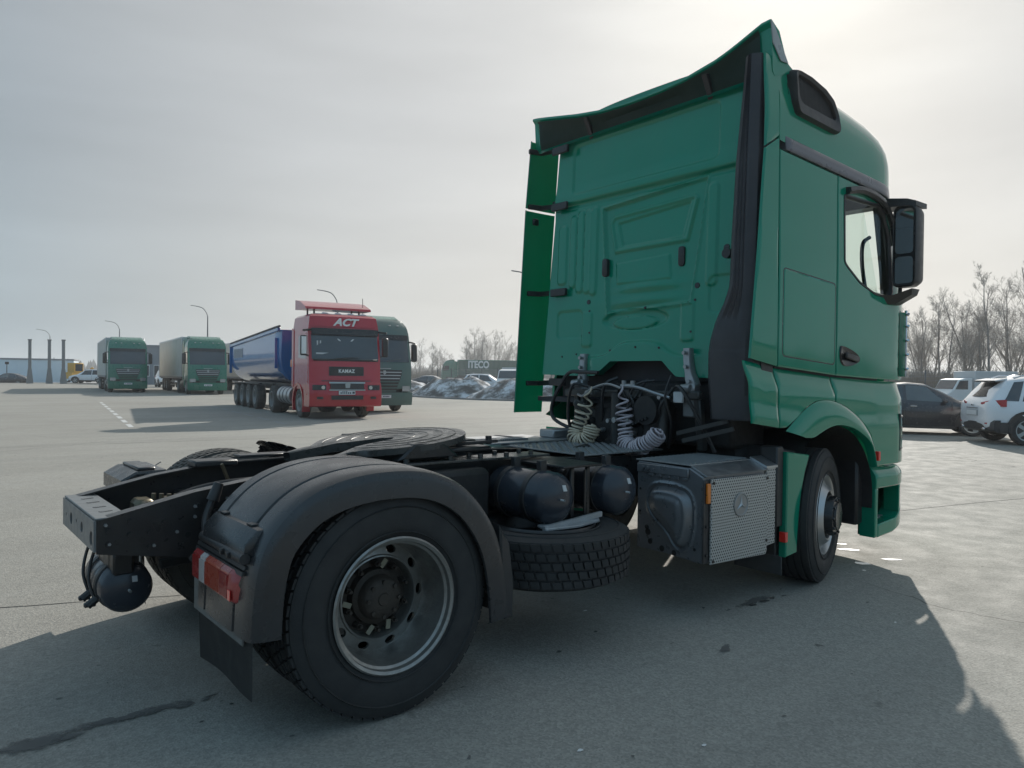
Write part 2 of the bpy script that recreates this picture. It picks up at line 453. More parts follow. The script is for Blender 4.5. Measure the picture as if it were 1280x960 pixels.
def ray_poly(c, ang, poly):
    d = (cos(ang), sin(ang)); best = None
    for i in range(len(poly)):
        x1, y1 = poly[i]; x2, y2 = poly[(i+1) % len(poly)]
        ex, ey = x2-x1, y2-y1; den = d[0]*ey-d[1]*ex
        if abs(den) < 1e-9: continue
        t = ((x1-c[0])*ey-(y1-c[1])*ex)/den; u = ((x1-c[0])*d[1]-(y1-c[1])*d[0])/den
        if t > 0 and -1e-6 <= u <= 1+1e-6 and (best is None or t > best): best = t
    return best
def star_panel(g, outer, yfun, sgn=-1, inner=None, th=.03, K=6, c=None, edge=.010, inset=.006, n=72):
    # bent sheet panel on the cab side: outer/inner outlines in (x, z); yfun(x, z) gives |y|
    if c is None:
        src = inner or outer
        c = (sum(p[0] for p in src)/len(src), sum(p[1] for p in src)/len(src))
    angs = sorted(set([round(2*pi*i/n-pi, 5) for i in range(n)] + [round(atan2(p[1]-c[1], p[0]-c[0]), 5) for p in outer]))
    rings = []
    ro = [ray_poly(c, a, outer) for a in angs]
    ri = [ray_poly(c, a, inner) if inner else 0.0 for a in angs]
    ts = [0., None] + [k/K for k in range(1, K)] + ([None, 1.] if inner else [1.])
    def ring(fn, yo):
        return [s_pt(c[0]+cos(a)*fn(i), c[1]+sin(a)*fn(i), yo) for i, a in enumerate(angs)]
    def s_pt(x, z, yo): return (x, sgn*(yfun(x, z)-yo), z)
    rings.append(ring(lambda i: ro[i], th))
    rings.append(ring(lambda i: ro[i], inset))
    rings.append(ring(lambda i: max(ro[i]-edge, ri[i]), 0))
    for k in range(1, K):
        rings.append(ring(lambda i, k=k: lerp(ro[i]-edge, ri[i]+(edge if inner else 0), k/K), 0))
    if inner:
        rings.append(ring(lambda i: ri[i]+edge, 0)); rings.append(ring(lambda i: ri[i], inset)); rings.append(ring(lambda i: ri[i], th))
        g.loft(rings, False, False)
    else:
        rings.append(ring(lambda i: .004, 0)); g.loft(rings, False, True)
def col_panel(g, xs, zb, zt, yfun, sgn=-1, nz=8, th=.03, edge=.01, inset=.006):
    # panel ruled between a lower and an upper edge curve
    X = [xs[0], xs[0]+edge] + [xs[0]+edge+(xs[1]-xs[0]-2*edge)*i/xs[2] for i in range(1, xs[2])] + [xs[1]-edge, xs[1]]
    rows = []
    for ix, x in enumerate(X):
        a, b = zb(x), zt(x); Z = [a, a+edge] + [lerp(a+edge, b-edge, j/nz) for j in range(1, nz)] + [b-edge, b]
        row = []
        for iz, z in enumerate(Z):
            e = inset if (ix in (0, len(X)-1) or iz in (0, len(Z)-1)) else 0
            row.append((x, sgn*(yfun(x, z)-e), z))
        rows.append([(x, sgn*(yfun(x, Z[0])-th), Z[0])]+row+[(x, sgn*(yfun(x, Z[-1])-th), Z[-1])])
    f = [(r[0], sgn*(abs(r[1])-th), r[2]) for r in rows[0]]; l = [(r[0], sgn*(abs(r[1])-th), r[2]) for r in rows[-1]]
    g.loft([f]+rows+[l], False, False, closed=False)

def text_mesh(txt, size, m, parent, M, name='lettering', shear=0, depth=.01, bold=0, align='CENTER', space=1.0, width=None, resolution=3):
    cu_ = bpy.data.curves.new('txt', 'FONT'); cu_.body = txt; cu_.size = size; cu_.shear = shear; cu_.extrude = depth; cu_.offset = bold
    cu_.align_x = align; cu_.align_y = 'CENTER'; cu_.space_character = space; cu_.resolution_u = resolution
    o = bpy.data.objects.new('txt', cu_); COL.objects.link(o)
    dg = bpy.context.evaluated_depsgraph_get(); me = bpy.data.meshes.new_from_object(o.evaluated_get(dg))
    bpy.data.objects.remove(o)
    if width:
        xs = [v.co.x for v in me.vertices]; k = width/(max(xs)-min(xs))
        me.transform(Matrix.Diagonal((k, 1, 1, 1)))
    me.transform(M); me.materials.clear(); me.materials.append(m); me.name = name
    r = bpy.data.objects.new(name, me); COL.objects.link(r); r.parent = parent
    return r

def soften(m, seed):
    # a stain fades out raggedly towards its rim
    t = m.node_tree; L = t.links.new; b = t.nodes['Principled BSDF']; out = [n for n in t.nodes if n.type == 'OUTPUT_MATERIAL'][0]
    c = t.nodes.new('ShaderNodeTexCoord'); sub = t.nodes.new('ShaderNodeVectorMath'); sub.operation = 'SUBTRACT'; sub.inputs[1].default_value = (.5, .5, .5); L(c.outputs['Generated'], sub.inputs[0])
    sx = t.nodes.new('ShaderNodeSeparateXYZ'); L(sub.outputs[0], sx.inputs[0]); cx = t.nodes.new('ShaderNodeCombineXYZ'); L(sx.outputs[0], cx.inputs[0]); L(sx.outputs[1], cx.inputs[1])
    ln = t.nodes.new('ShaderNodeVectorMath'); ln.operation = 'LENGTH'; L(cx.outputs[0], ln.inputs[0])
    n = t.nodes.new('ShaderNodeTexNoise'); n.inputs['Scale'].default_value = 26; n.inputs['Detail'].default_value = 8; L(c.outputs['Object'], n.inputs['Vector'])
    ad = t.nodes.new('ShaderNodeMath'); ad.operation = 'MULTIPLY_ADD'; ad.inputs[1].default_value = .55; L(n.outputs[0], ad.inputs[0]); L(ln.outputs['Value'], ad.inputs[2])
    mr = t.nodes.new('ShaderNodeMapRange'); mr.inputs[1].default_value = .48; mr.inputs[2].default_value = .70; mr.inputs[3].default_value = .85; mr.inputs[4].default_value = 0; L(ad.outputs[0], mr.inputs[0])
    tr = t.nodes.new('ShaderNodeBsdfTransparent'); mx = t.nodes.new('ShaderNodeMixShader'); L(mr.outputs[0], mx.inputs[0]); L(tr.outputs[0], mx.inputs[1]); L(b.outputs[0], mx.inputs[2]); L(mx.outputs[0], out.inputs[0])

# ================================================================== the green tractor unit
T = thing('tractor_unit', 'large green tractor unit without trailer in the foreground, seen from behind', 'truck')

def tyre_geo(g, R, w, rw, n=56, block=True, ribs=5):
    # axis Y, centred at origin; R outer radius, w width, rw rim radius
    h = w/2; d = .014
    prof = [(rw, -h*.80), (rw+.02, -h*.93), (rw+.07, -h*1.0), (rw+(R-rw)*.62, -h*1.0), (R-.040, -h*.95), (R-.016, -h*.86),
            (R-d, -h*.78), (R-d, h*.78), (R-.016, h*.86), (R-.040, h*.95), (rw+(R-rw)*.62, h*1.0), (rw+.07, h*1.0), (rw+.02, h*.93), (rw, h*.80)]
    g.lathe(prof, n=n)
    # thin moulded rings on the sidewall
    for s in (-1, 1):
        for rr in (rw+.035, R-.065):
            g.lathe([(rr-.004, s*h*.985), (rr, s*(h*1.0+.004)), (rr+.004, s*h*.985)], n=n)
    if block:
        m = int(n*.9)
        for k in range(ribs):
            y0 = -h*.86+(2*h*.86)*k/ribs+.006; y1 = -h*.86+(2*h*.86)*(k+1)/ribs-.006
            sh = (k % 2)*.5
            for i in range(m):
                a0 = 2*pi*(i+sh)/m; a1 = 2*pi*(i+sh+.80)/m; ym = .012*(1 if k % 2 else -1)
                vs = []
                for a, dy in ((a0, 0), (a1, 0)):
                    for y in (y0, y1):
                        for r in (R-d-.002, R-(.004 if k in (0, ribs-1) else 0)):
                            aa = a+(.02 if y == y1 else 0)
                            vs.append((r*cos(aa), y, r*sin(aa)))
                g.mesh_add(vs, [(1, 3, 7, 5), (0, 1, 5, 4), (2, 6, 7, 3), (0, 2, 3, 1), (4, 5, 7, 6)])

def place(o, loc, rz=0.0, flip=False):
    o.location = loc; o.rotation_euler = (0, 0, rz + (pi if flip else 0))
    return o

R0 = .503
# ---- rear wheel: twin tyres, deep dished rim outside (towards -Y)
def rear_wheel():
    g = G()
    tyre_geo(g, R0, .285, .292, n=64)
    a = g.build('rear_tyre', RUBBER, T)
    g = G()
    # dished rim: outer lip, barrel, disc with holes, inner bore
    g.lathe([(.300, -.128), (.306, -.140), (.298, -.146), (.285, -.140), (.281, -.120), (.270, -.112), (.262, -.070), (.258, -.010), (.254, .030), (.246, .044)], n=64)
    # disc with ten hand holes
    nh = 10
    for i in range(nh):
        a0 = 2*pi*i/nh
        ro, ri = .246, .196; q = []
        M_ = 24
        for k in range(M_):
            t = 2*pi*k/M_
            q.append((.222*cos(a0)+.019*cos(t)*cos(a0)-.027*sin(t)*sin(a0), .222*sin(a0)+.019*cos(t)*sin(a0)+.027*sin(t)*cos(a0)))
        # outer cell outline
        o_ = []
        for k in range(M_):
            t = 2*pi*k/M_; cx, sx = cos(t), sin(t)
            m_ = max(abs(cx), abs(sx)); u = cx/m_; v = sx/m_
            rr = lerp(ri, ro, (u+1)/2); aa = a0+v*pi/nh
            o_.append((rr*cos(aa), rr*sin(aa)))
        def yv(p): return .044-.014*(1-(sqrt(p[0]**2+p[1]**2)-.196)/.05)
        g.loft([[(p[0], yv(p), p[1]) for p in o_], [(p[0], yv(p), p[1]) for p in q], [(p[0], yv(p)+.018, p[1]) for p in q]], False, False)
    g.lathe([(.196, .030), (.192, .020), (.186, .018), (.182, .026), (.180, .06), (.172, .09)], n=64)
    r = g.build('rim', RIM, a, angle=30)
    g = G()
    g.lathe([(.175, .085), (.13, .08), (.125, .04), (.105, .028), (.095, -.01), (.08, -.022), (.03, -.024), (.026, -.03), (.0, -.03)], n=32)
    for i in range(10):
        t = 2*pi*(i+.5)/10; x, z = .150*cos(t), .150*sin(t)
        g.cyl((x, .09, z), (x, .035, z), .016, .014, 6); g.cyl((x, .035, z), (x, .015, z), .009, .008, 8)
    for i in range(8):
        t = 2*pi*i/8; g.cyl((.078*cos(t), -.01, .078*sin(t)), (.078*cos(t), -.032, .078*sin(t)), .010, .010, 6)
    g.build('hub', HUB, a)
    g = G()
    for i in range(10):
        t = 2*pi*(i+.15)/10
        if i in (2, 5, 7, 8): g.box((.152*cos(t), .040, .152*sin(t)), (.045, .004, .024), .001, Matrix.Rotation(-t+.5, 3, 'Y'))
    g.build('nut_indicator', mat('faded_yellow_tag', (.28, .25, .17), .6, dust=.4), a)
    return a
W1 = rear_wheel(); W1.location = (0, -1.085, R0)
g = G(); tyre_geo(g, R0, .285, .292, n=56); W2 = g.build('rear_tyre', RUBBER, T); W2.location = (0, -.765, R0)
W3 = copy_tree(W1, T); W3.location = (0, 1.085, R0); W3.rotation_euler = (0, .4, pi)
W4 = W2.copy(); COL.objects.link(W4); W4.location = (0, .765, R0)
for w in (W3, W4): w['label'] = 'dusty rear tyre on the far side'
W3.data = W3.data.copy(); W3.data.materials[0] = RUBD; W4.data = W4.data.copy(); W4.data.materials[0] = RUBD

# ---- front wheels (steered to the left)
def front_wheel(name):
    g = G(); tyre_geo(g, R0, .315, .292, n=64, block=False)
    # circumferential ribs
    for k in range(5):
        y0 = -.135+.27*k/5+.005; y1 = -.135+.27*(k+1)/5-.005
        g.lathe([(R0-.016, y0), (R0, y0+.003), (R0, y1-.003), (R0-.016, y1)], n=64)
    a = g.build(name, RUBBER, T)
    g = G()
    g.lathe([(.294, -.125), (.304, -.140), (.295, -.146), (.282, -.135), (.272, -.105), (.240, -.115), (.215, -.150), (.188, -.172), (.175, -.165), (.17, -.14)], n=56)
    g.build('rim', ALU, a)
    g = G()
    g.lathe([(.150, -.10), (.150, -.205), (.142, -.222), (.11, -.226), (.105, -.240), (.0, -.245)], n=32)
    for i in range(10):
        t = 2*pi*i/10; g.cyl((.130*cos(t), -.20, .130*sin(t)), (.130*cos(t), -.236, .130*sin(t)), .013, .011, 6)
    g.build('hub', BLKG, a)
    return a
FW1 = front_wheel('front_tyre'); FW1.location = (3.70, -1.05, R0); FW1.rotation_euler = (0, 0, radians(16))
FW2 = copy_tree(FW1, T); FW2.location = (3.70, 1.05, R0); FW2.rotation_euler = (0, 0, radians(16)+pi)

# ---- chassis
def rail_pts(y, s):
    # top line rises slightly ahead of the rear end
    return [(-1.035, .862), (-.62, .955), (-.30, 1.0), (.3, 1.01), (1.2, 1.0), (2.2, .96), (4.4, .90)]
for s in (-1, 1):
    g = G()
    pts = rail_pts(0, s); bot = [(-1.035, .715), (-.72, .645), (-.3, .66), (.3, .67), (1.2, .68), (2.2, .66), (4.4, .62)]
    yo, yi = s*.402, s*.394
    rings = []
    for (x, zt), (_, zb) in zip(pts, bot):
        rings.append([(x, s*.402, zb), (x, s*.402, zt), (x, s*.325, zt), (x, s*.325, zt-.009), (x, s*.393, zt-.009), (x, s*.393, zb+.009), (x, s*.325, zb+.009), (x, s*.325, zb)])
    g.loft(rings)
    rail = g.build('frame_rail', FRAME, T, angle=30)
    g = G()
    rr = random.Random(3)
    for i in range(46):
        x = -.98+i*.075+rr.uniform(-.015, .015); zt = interp(pts, x); zb = interp(bot, x)
        for zz in ((.22, .5, .78) if i % 3 else (.3, .65)):
            if rr.random() < .55:
                z = lerp(zb, zt, zz); g.cyl((x, s*.402, z), (x, s*.413, z), .012, .011, 6)
    g.build('bolt', FRAME, rail)
    if s < 0:
        g = G()
        for i, (x, f) in enumerate(((-1.0, .82), (-.985, .30), (-.62, .78), (-.55, .75), (-.47, .80), (-.62, .62), (-.47, .64), (-.40, .72), (-.80, .25), (-.28, .8), (-.7, .45))):
            z = lerp(interp(bot, x), interp(pts, x), f); g.cyl((x, s*.402, z), (x, s*.414, z), .0085, .007, 6)
        g.build('bolt', GALV, rail)
    g = G()
    for i in range(16):
        x = -.95+i*.1; zt = interp(pts, x); zb = interp(bot, x)
        g.cyl((x, s*.4035, lerp(zb, zt, .36)), (x, s*.4045, lerp(zb, zt, .36)), .014, .014, 10)
    g.build('hole', BLKG, rail)
# rear cross member: bent plate with round holes and slots
g = G()
outl = [(-.40, .72), (.40, .72), (.40, .862), (-.40, .862)]
def plate_with_holes(g, y0, y1, z0, z1, x0, x1, holes, n=14):
    # split in cells, one round hole in each
    ys = [y0]+[(holes[i][0]+holes[i+1][0])/2 for i in range(len(holes)-1)]+[y1]
    for (hy, hz, hr), ya, yb in zip(holes, ys, ys[1:]):
        q = [(hy+hr*cos(2*pi*k/24), hz+hr*sin(2*pi*k/24)) for k in range(24)]
        o_ = []
        for k in range(24):
            t = 2*pi*k/24; d = (cos(t), sin(t)); m_ = max(abs(d[0]), abs(d[1])); u, v = d[0]/m_, d[1]/m_
            o_.append((hy+(u*(yb-hy) if u > 0 else -u*(ya-hy)), hz+(v*(z1-hz) if v > 0 else -v*(z0-hz))))
        g.loft([[(x1, p[0], p[1]) for p in q], [(x0, p[0], p[1]) for p in q], [(x0, p[0], p[1]) for p in o_], [(x1, p[0], p[1]) for p in o_], [(x1, p[0], p[1]) for p in q]], False, False)
plate_with_holes(g, -.40, .40, .725, .862, -1.046, -1.036, [(-.345, .775, .036), (-.12, .79, .028), (.02, .80, .010), (.16, .79, .030), (.30, .79, .009)])
g.bb((-1.04, -.395, .8625), (-.90, .395, .8725), .003)
g.bb((-1.04, -.39, .722), (-.98, .39, .730), .002)
xm = g.build('rear_crossmember', XMEM, T, angle=30)
g = G()
for y in (-.22, -.08, .08, .22):
    g.box((-.965, y, .873), (.055, .022, .003), .0, Matrix.Rotation(.35, 3, 'Z'))
g.build('slot', BLKG, xm)
# inner chassis pieces: cross members, spring hangers, axle, diff, hoses, added sun blocks
g = G()
for x in (-.45, .35, 1.2, 2.0, 2.8): g.bb((x-.06, -.39, .70), (x+.06, .39, .86), .01)
g.build('crossmember', FRAME, T)
g = G()
g.cyl((0, -1.0, R0), (0, 1.0, R0), .075, n=14)
g.lathe([(0, -.20), (.10, -.19), (.17, -.12), (.20, 0), (.17, .12), (.10, .19), (0, .20)], c=(0, 0, R0), axis='X', n=20)
for s in (-1, 1):
    g.bar((-.55, s*.52, .42), (.9, s*.45, .55), .07, .06, .01)
    g.lathe([(.0, -.10), (.12, -.10), (.135, -.05), (.11, 0), (.135, .05), (.12, .10), (0, .10)], c=(-.30, s*.54, .60), axis='Z', n=18)
    g.cyl((-.30, s*.54, .45), (-.30, s*.54, .88), .15, n=18)  # bellows drawn tall and thick to stop sun leaking under the frame
    g.bb((.50, s*.43, .50), (1.0, s*.60, .98), .03)  # added box beside the rail, blocks sunlight that would reach the shadow
    g.cyl((.30, s*.48, .45), (.42, s*.48, .98), .035, n=10)
g.build('rear_axle_and_sun_blocks', DARKM, T)
g = G()
rr = random.Random(11)
for i in range(7):
    y = rr.uniform(-.25, .28); z = rr.uniform(.76, .90)
    g.tube(spline([(-.80, y, z-.05), (-.55, y+rr.uniform(-.1, .1), z+.03), (-.25, y*.8+rr.uniform(-.1, .1), z+.06), (.2, y*.6, z+.02)], 6), .011+.006*rr.random(), 8)
g.build('air_line', BLK, T)
g = G()
g.box((-.72, .16, .80), (.10, .13, .12), .02); g.cyl((-.72, .05, .82), (-.72, .27, .82), .035, n=12)
g.cyl((-.62, .02, .84), (-.62, .12, .84), .03, n=10); g.box((-.58, -.1, .83), (.09, .08, .07), .01)
for i in range(7): g.cyl((-.68+i*.03, .10-.03*i, .86), (-.68+i*.03, .10-.03*i, .89), .012, n=6)
g.bar((-.60, .02, .88), (-.25, -.12, .93), .02, .02); g.bar((-.30, .05, .90), (-.36, .02, 1.03), .014, .014)
g.build('valve_block', mat('brassy_fitting', (.14, .115, .07), .4, metal=.6, var=.5, dust=.3), T)

# ---- rear air tank under the tail
def air_tank(name, cx, cy0, cy1, cz, R, m=TANK):
    g = G(); dm = R*.42
    prof = [(0, cy0), (R*.38, cy0+dm*.06), (R*.7, cy0+dm*.30), (R*.9, cy0+dm*.62), (R, cy0+dm), (R, cy1-dm), (R*.9, cy1-dm*.62), (R*.7, cy1-dm*.3), (R*.38, cy1-dm*.06), (0, cy1)]
    g.lathe(prof, c=(cx, 0, cz), n=40)
    o = g.build(name, m, T)
    g = G()
    for f in (.30, .72):
        y = lerp(cy0, cy1, f); g.lathe([(R+.001, y-.02), (R+.007, y-.018), (R+.007, y+.018), (R+.001, y+.02)], c=(cx, 0, cz), n=40)
        g.bb((cx-.025, y-.02, cz+R-.01), (cx+.025, y+.02, cz+R+.06), .004)
    g.build('strap', BLK, o)
    g = G(); yv = cy0+dm*.42
    g.lathe([(.006, 0), (.006, -.03)], c=(cx, cy0-.0, cz), n=8)
    g.box((cx+R*.22, cy0+dm*.13-.001, cz+R*.42), (R*.20, .004, R*.24), .0, Matrix.Rotation(-.42, 3, 'X') @ Matrix.Rotation(.12, 3, 'Z'))
    g.build('sticker', PAPER, o)
    return o
tk = air_tank('rear_air_tank', -.862, -.215, .27, .487, .116)
g = G()
for y in (-.06, .08):
    g.cyl((-.97, y, .43), (-1.01, y, .40), .02, n=8); g.box((-1.0, y, .405), (.05, .03, .02), .004)
    g.tube(spline([(-.98, y, .43), (-1.0, y+.03, .52), (-.98, y+.06, .62), (-.95, y+.02, .72)], 5), .008, 6)
g.build('drain_valve', BLK, tk)
g = G()
for y in (-.12, .10): g.bb((-.93, y-.012, .585), (-.80, y+.012, .74), .004)
g.bb((-.95, -.30, .69), (-.72, .30, .73), .006); g.bb((-.93, -.21, .56), (-.84, .16, .70), .01)
g.build('tank_bracket', FRAME, T)

# ---- fifth wheel coupling
fw = T
g = G()
def fifth_top(x, y): return 1.142 - .0
cx5, cz5 = .66, 1.135
def resample(P, n):
    L = [0]
    for p, q in zip(P, P[1:]): L.append(L[-1]+sqrt((p[0]-q[0])**2+(p[1]-q[1])**2))
    return [(interp(list(zip(L, [p[0] for p in P])), L[-1]*i/n), interp(list(zip(L, [p[1] for p in P])), L[-1]*i/n)) for i in range(n+1)]
po = resample([(.475*cos(radians(a)), .465*sin(radians(a))) for a in range(0, 149, 4)]+[(-.47, .285), (-.58, .27)], 40)
pi_ = resample([(.03, 0), (-.02, .06), (-.20, .09), (-.56, .225)], 40)
for s in (1, -1):
    rows = []
    for k in range(7):
        t = k/6; e = .006*(1 if k in (0, 6) else 0)
        rows.append([(cx5+lerp(p[0], q[0], t), s*lerp(p[1], q[1], t), cz5-e-max(0, -.30-lerp(p[0], q[0], t))*.12) for p, q in zip(po, pi_)])
    rows = [[(x, y, z-.036) for x, y, z in rows[0]]]+rows+[[(x, y, z-.05) for x, y, z in rows[-1]]]
    g.loft(rows, False, False, closed=False)
    g.loft([rows[0], rows[-1]], False, False, closed=False)
bmesh.ops.remove_doubles(g.b, verts=g.b.verts[:], dist=.0005)
TILT = Matrix.Translation((cx5, 0, 1.115)) @ Matrix.Rotation(radians(-5.5), 4, 'Y') @ Matrix.Translation((-cx5, 0, -1.115))
bmesh.ops.transform(g.b, matrix=TILT, verts=g.b.verts[:])
fp = g.build('fifth_wheel_plate', GREASE, T, angle=30)
g = G()
for r_ in (.16, .24, .33, .41):
    g.lathe([(r_-.003, 0), (r_, .0025), (r_+.003, 0)], c=(cx5, 0, cz5), axis='Z', n=60)
bm_ = g.b
dl = [v for v in bm_.verts if v.co.x < cx5+.05 and abs(v.co.y) < .08+.30*max(0, cx5-v.co.x)]
bmesh.ops.delete(bm_, geom=dl, context='VERTS')
bmesh.ops.transform(g.b, matrix=TILT, verts=g.b.verts[:])
g.build('grease_ring', mat('dark_grease', (.02, .018, .015), .35, var=.4), fp)
g = G()
g.prism([(.56, 1.085), (.98, 1.095), (.93, 1.03), (.60, 1.03)], -.34, .34, 'XZ', .01)
for s in (-1, 1): g.prism([(.45, 1.04), (.87, 1.04), (.76, 1.13), (.56, 1.13)], s*.36, s*.46, 'XZ', .012)
g.bb((.80, -.42, 1.06), (1.14, .42, 1.09), .01)
g.build('fifth_wheel_base', FRAME, fp)
g = G()
g.bb((.20, -.50, 1.012), (1.55, -.30, 1.026), .003); g.bb((.20, .30, 1.012), (1.55, .50, 1.026), .003)
for x in (.30, .50, .80, 1.02, 1.22, 1.42):
    for s in (-1, 1):
        for dy in (.34, .46): g.cyl((x, s*dy, 1.026), (x, s*dy, 1.05), .016, n=6)
g.build('mounting_plate', GREASE, T)
g = G()
g.bar((.95, -.30, 1.10), (1.18, -.42, 1.12), .03, .02, .004); g.cyl((1.14, -.38, 1.10), (1.14, -.38, 1.15), .02, n=8)
g.bb((1.06, -.20, 1.08), (1.18, .2, 1.115), .008)
g.build('release_handle', FRAME, fp)
g = G()
for s in (-1, 1): g.bb((-.15, s*.40-.06, 1.02), (.16, s*.40+.06, 1.035), .004)
g.bb((-.42, .28, .985), (-.18, .44, 1.02), .008)
g.build('guide_plate', BLK, T)

# ---- rear fenders
ARC = [(-.668, .48), (-.66, .66), (-.625, .83), (-.555, .935), (-.44, 1.035), (-.28, 1.095), (-.09, 1.118), (.12, 1.108), (.28, 1.055), (.40, .975), (.50, .86), (.57, .73), (.61, .58), (.628, .44), (.635, .345)]
def fender(s):
    g = G()
    path = chaikin(ARC if s < 0 else ARC[2:], 2, closed=False)
    rows = []
    n = len(path)
    for i, (x, z) in enumerate(path):
        a = path[max(i-1, 0)]; c = path[min(i+1, n-1)]
        tx, tz = c[0]-a[0], c[1]-a[1]; l = sqrt(tx*tx+tz*tz); nx, nz = tz/l, -tx/l      # inward normal
        if nx*(0-x)+nz*(.5-z) < 0: nx, nz = -nx, -nz
        def P(y, d): return (x+nx*d, s*y, z+nz*d)
        row = [P(.615, .05), P(.615, 0)]
        for y, rib in ((.70, 0), (.704, .012), (.722, .012), (.726, 0), (.80, -.004), (.95, -.005), (1.04, -.003), (1.060, 0), (1.064, .012), (1.084, .012), (1.088, 0)):
            row.append(P(y, rib))
        row += [P(1.17, .0), P(1.215, .004), P(1.238, .014), P(1.248, .03), P(1.252, .05), P(1.255, .130), P(1.243, .134), P(1.238, .08), P(1.20, .03), P(1.14, .022), P(.64, .022), P(.63, .05)]
        rows.append(row)
    g.loft(rows, True, True)
    o = g.build('rear_fender', FEND, T, angle=32)
    # front skirt of the fender hangs a little wider
    g = G()
    g.prism([(.56, .80), (.625, .70), (.655, .50), (.65, .335), (.60, .33), (.57, .55)], s*1.13, s*1.245, 'XZ', .01)
    g.build('fender_skirt', FEND, o)
    # rear step block on top of the lamp box
    g = G()
    if s < 0:
        g.prism([(-.50, .905), (-.605, .898), (-.655, .845), (-.660, .800), (-.50, .79)], s*.645, s*1.165, 'XZ', .012, 2)
        for ya, yb in ((.70, .755), (1.03, 1.09)):
            g.bb((-.60, s*ya, .899), (-.565, s*yb, .908), .002)
    else:
        g.prism([(-.45, .93), (-.62, .925), (-.70, .88), (-.70, .80), (-.45, .80)], s*.75, s*1.25, 'XZ', .012)
        g.bb((-.60, s*.8, .926), (-.5, s*1.2, .945), .006)
    st = g.build('fender_step', FEND, o)
    if s < 0:
        g = G()
        for k in range(3):
            g.prism([(-.56, .785-.022*k), (-.640-.010*k, .782-.022*k), (-.645-.010*k, .766-.022*k), (-.56, .766-.022*k)], s*.56, s*1.16, 'XZ', .003)
        g.cyl((-.640, s*.60, .785), (-.655, s*1.17, .790), .022, n=12)
        for yy in (.95, 1.03): g.bb((-.685, s*yy, .775), (-.66, s*(yy+.022), .80), .003)
        g.build('fender_louvre', BLK, o)
    # lamp housing and lamp
    z0, z1 = .598, .738
    g = G()
    g.loft([[(xx, s*yy, z) for xx, yy in ((-.52, .40), (-.60-dx, .42), (-.640-dx, .48), (-.662-dx, .58), (-.668-dx, 1.10), (-.64-dx, 1.165), (-.52, 1.18))] for z, dx in ((z0-.015, -.03), (z0+.004, -.006), (.68, 0), (z1-.004, -.010), (z1+.020, -.05))])
    h = g.build('lamp_housing', BLKG, o)
    def slab(ya, yb, m, off=0):
        gg = G(); x0 = -.686
        gg.loft([[(x0-off+dx, s*ya+.001*s, z), (x0-off+dx, s*yb-.001*s, z), (-.655, s*yb-.001*s, z), (-.655, s*ya+.001*s, z)] for z, dx in ((z0, .016), (z0+.012, .002), (.66, 0), (z1-.020, .006), (z1-.006, .022))])
        for k in range(int((yb-ya)/.012)): gg.bb((x0-off-.0015, s*(ya+.004+.012*k), z0+.016), (x0-off+.006, s*(ya+.009+.012*k), z1-.03))
        return gg.build('lens', m, h)
    slab(.595, .695, REDL); slab(.698, .765, WLENS, off=.002); slab(.768, .955, ORNL); slab(.958, 1.06, REDL)
    gg = G(); gg.loft([[(-.686+dx, s*1.063, z), (-.676+dx, s*1.10, z), (-.645+dx, s*1.14, z), (-.60, s*1.16, z), (-.60, s*1.063, z)] for z, dx in ((z0, .016), (z0+.012, .002), (.66, 0), (z1-.020, .006), (z1-.006, .022))]); gg.build('lens', REDL, h)
    g = G(); g.bb((-.688, s*1.064, z0+.014), (-.684, s*1.095, .655), .001); g.build('reflector', REDB, h)
    # lower plate and hanging flap
    g = G(); g.bb((-.650, s*.50, .435), (-.640, s*1.135, .60), .003); pl_ = g.build('mudflap_plate', PLATEG, o)
    g = G(); g.bb((-.6512, s*.62, .505), (-.6504, s*1.03, .570)); g.build('faded_print', FLAPM, pl_)
    g = G()
    def fl(u, v):
        y = lerp(.50, 1.20, u); z = lerp(.56, .200+.03*u, v); return (-.632+.012*sin(u*5)*v+.012*v, s*y, z)
    V = g.grid(fl, 14, 10)
    bmesh.ops.solidify(g.b, geom=g.b.faces[:], thickness=.010)
    g.build('mudflap', FLAPM, o)
    # support pipe
    g = G(); g.cyl((-.45, s*.40, .80), (-.45, s*1.15, .86), .025, n=10); g.cyl((.42, s*.40, .80), (.42, s*1.15, .86), .025, n=10)
    g.build('fender_bracket', FRAME, o)
    return o
fender(-1)
fo = fender(1)
# the far fender has no top cover: its tyre tread shows
front_ = fo.data.copy(); fo.data = fo.data.copy()
for me_, cut in ((fo.data, lambda v: v.co.z > .93 or v.co.x > 0), (front_, lambda v: v.co.x < .27)):
    bmx = bmesh.new(); bmx.from_mesh(me_)
    bmesh.ops.delete(bmx, geom=[v for v in bmx.verts if cut(v)], context='VERTS'); bmx.to_mesh(me_); bmx.free()
ff_ = bpy.data.objects.new('fender_front', front_); COL.objects.link(ff_); ff_.parent = fo
fo['label'] = 'rear fender of the far side, its top cover missing'
for ch in list(fo.children):
    if ch.name.startswith('fender_skirt'): pass
# work lamp and knob by the right fender
g = G(); g.cyl((-.56, -.47, .92), (-.53, -.47, 1.0), .03, .022, 12); g.tube(spline([(-.56, -.47, .92), (-.60, -.5, .84), (-.62, -.55, .74), (-.66, -.5, .66)], 6), .018, 8)
g.build('cable_socket', BLK, T)

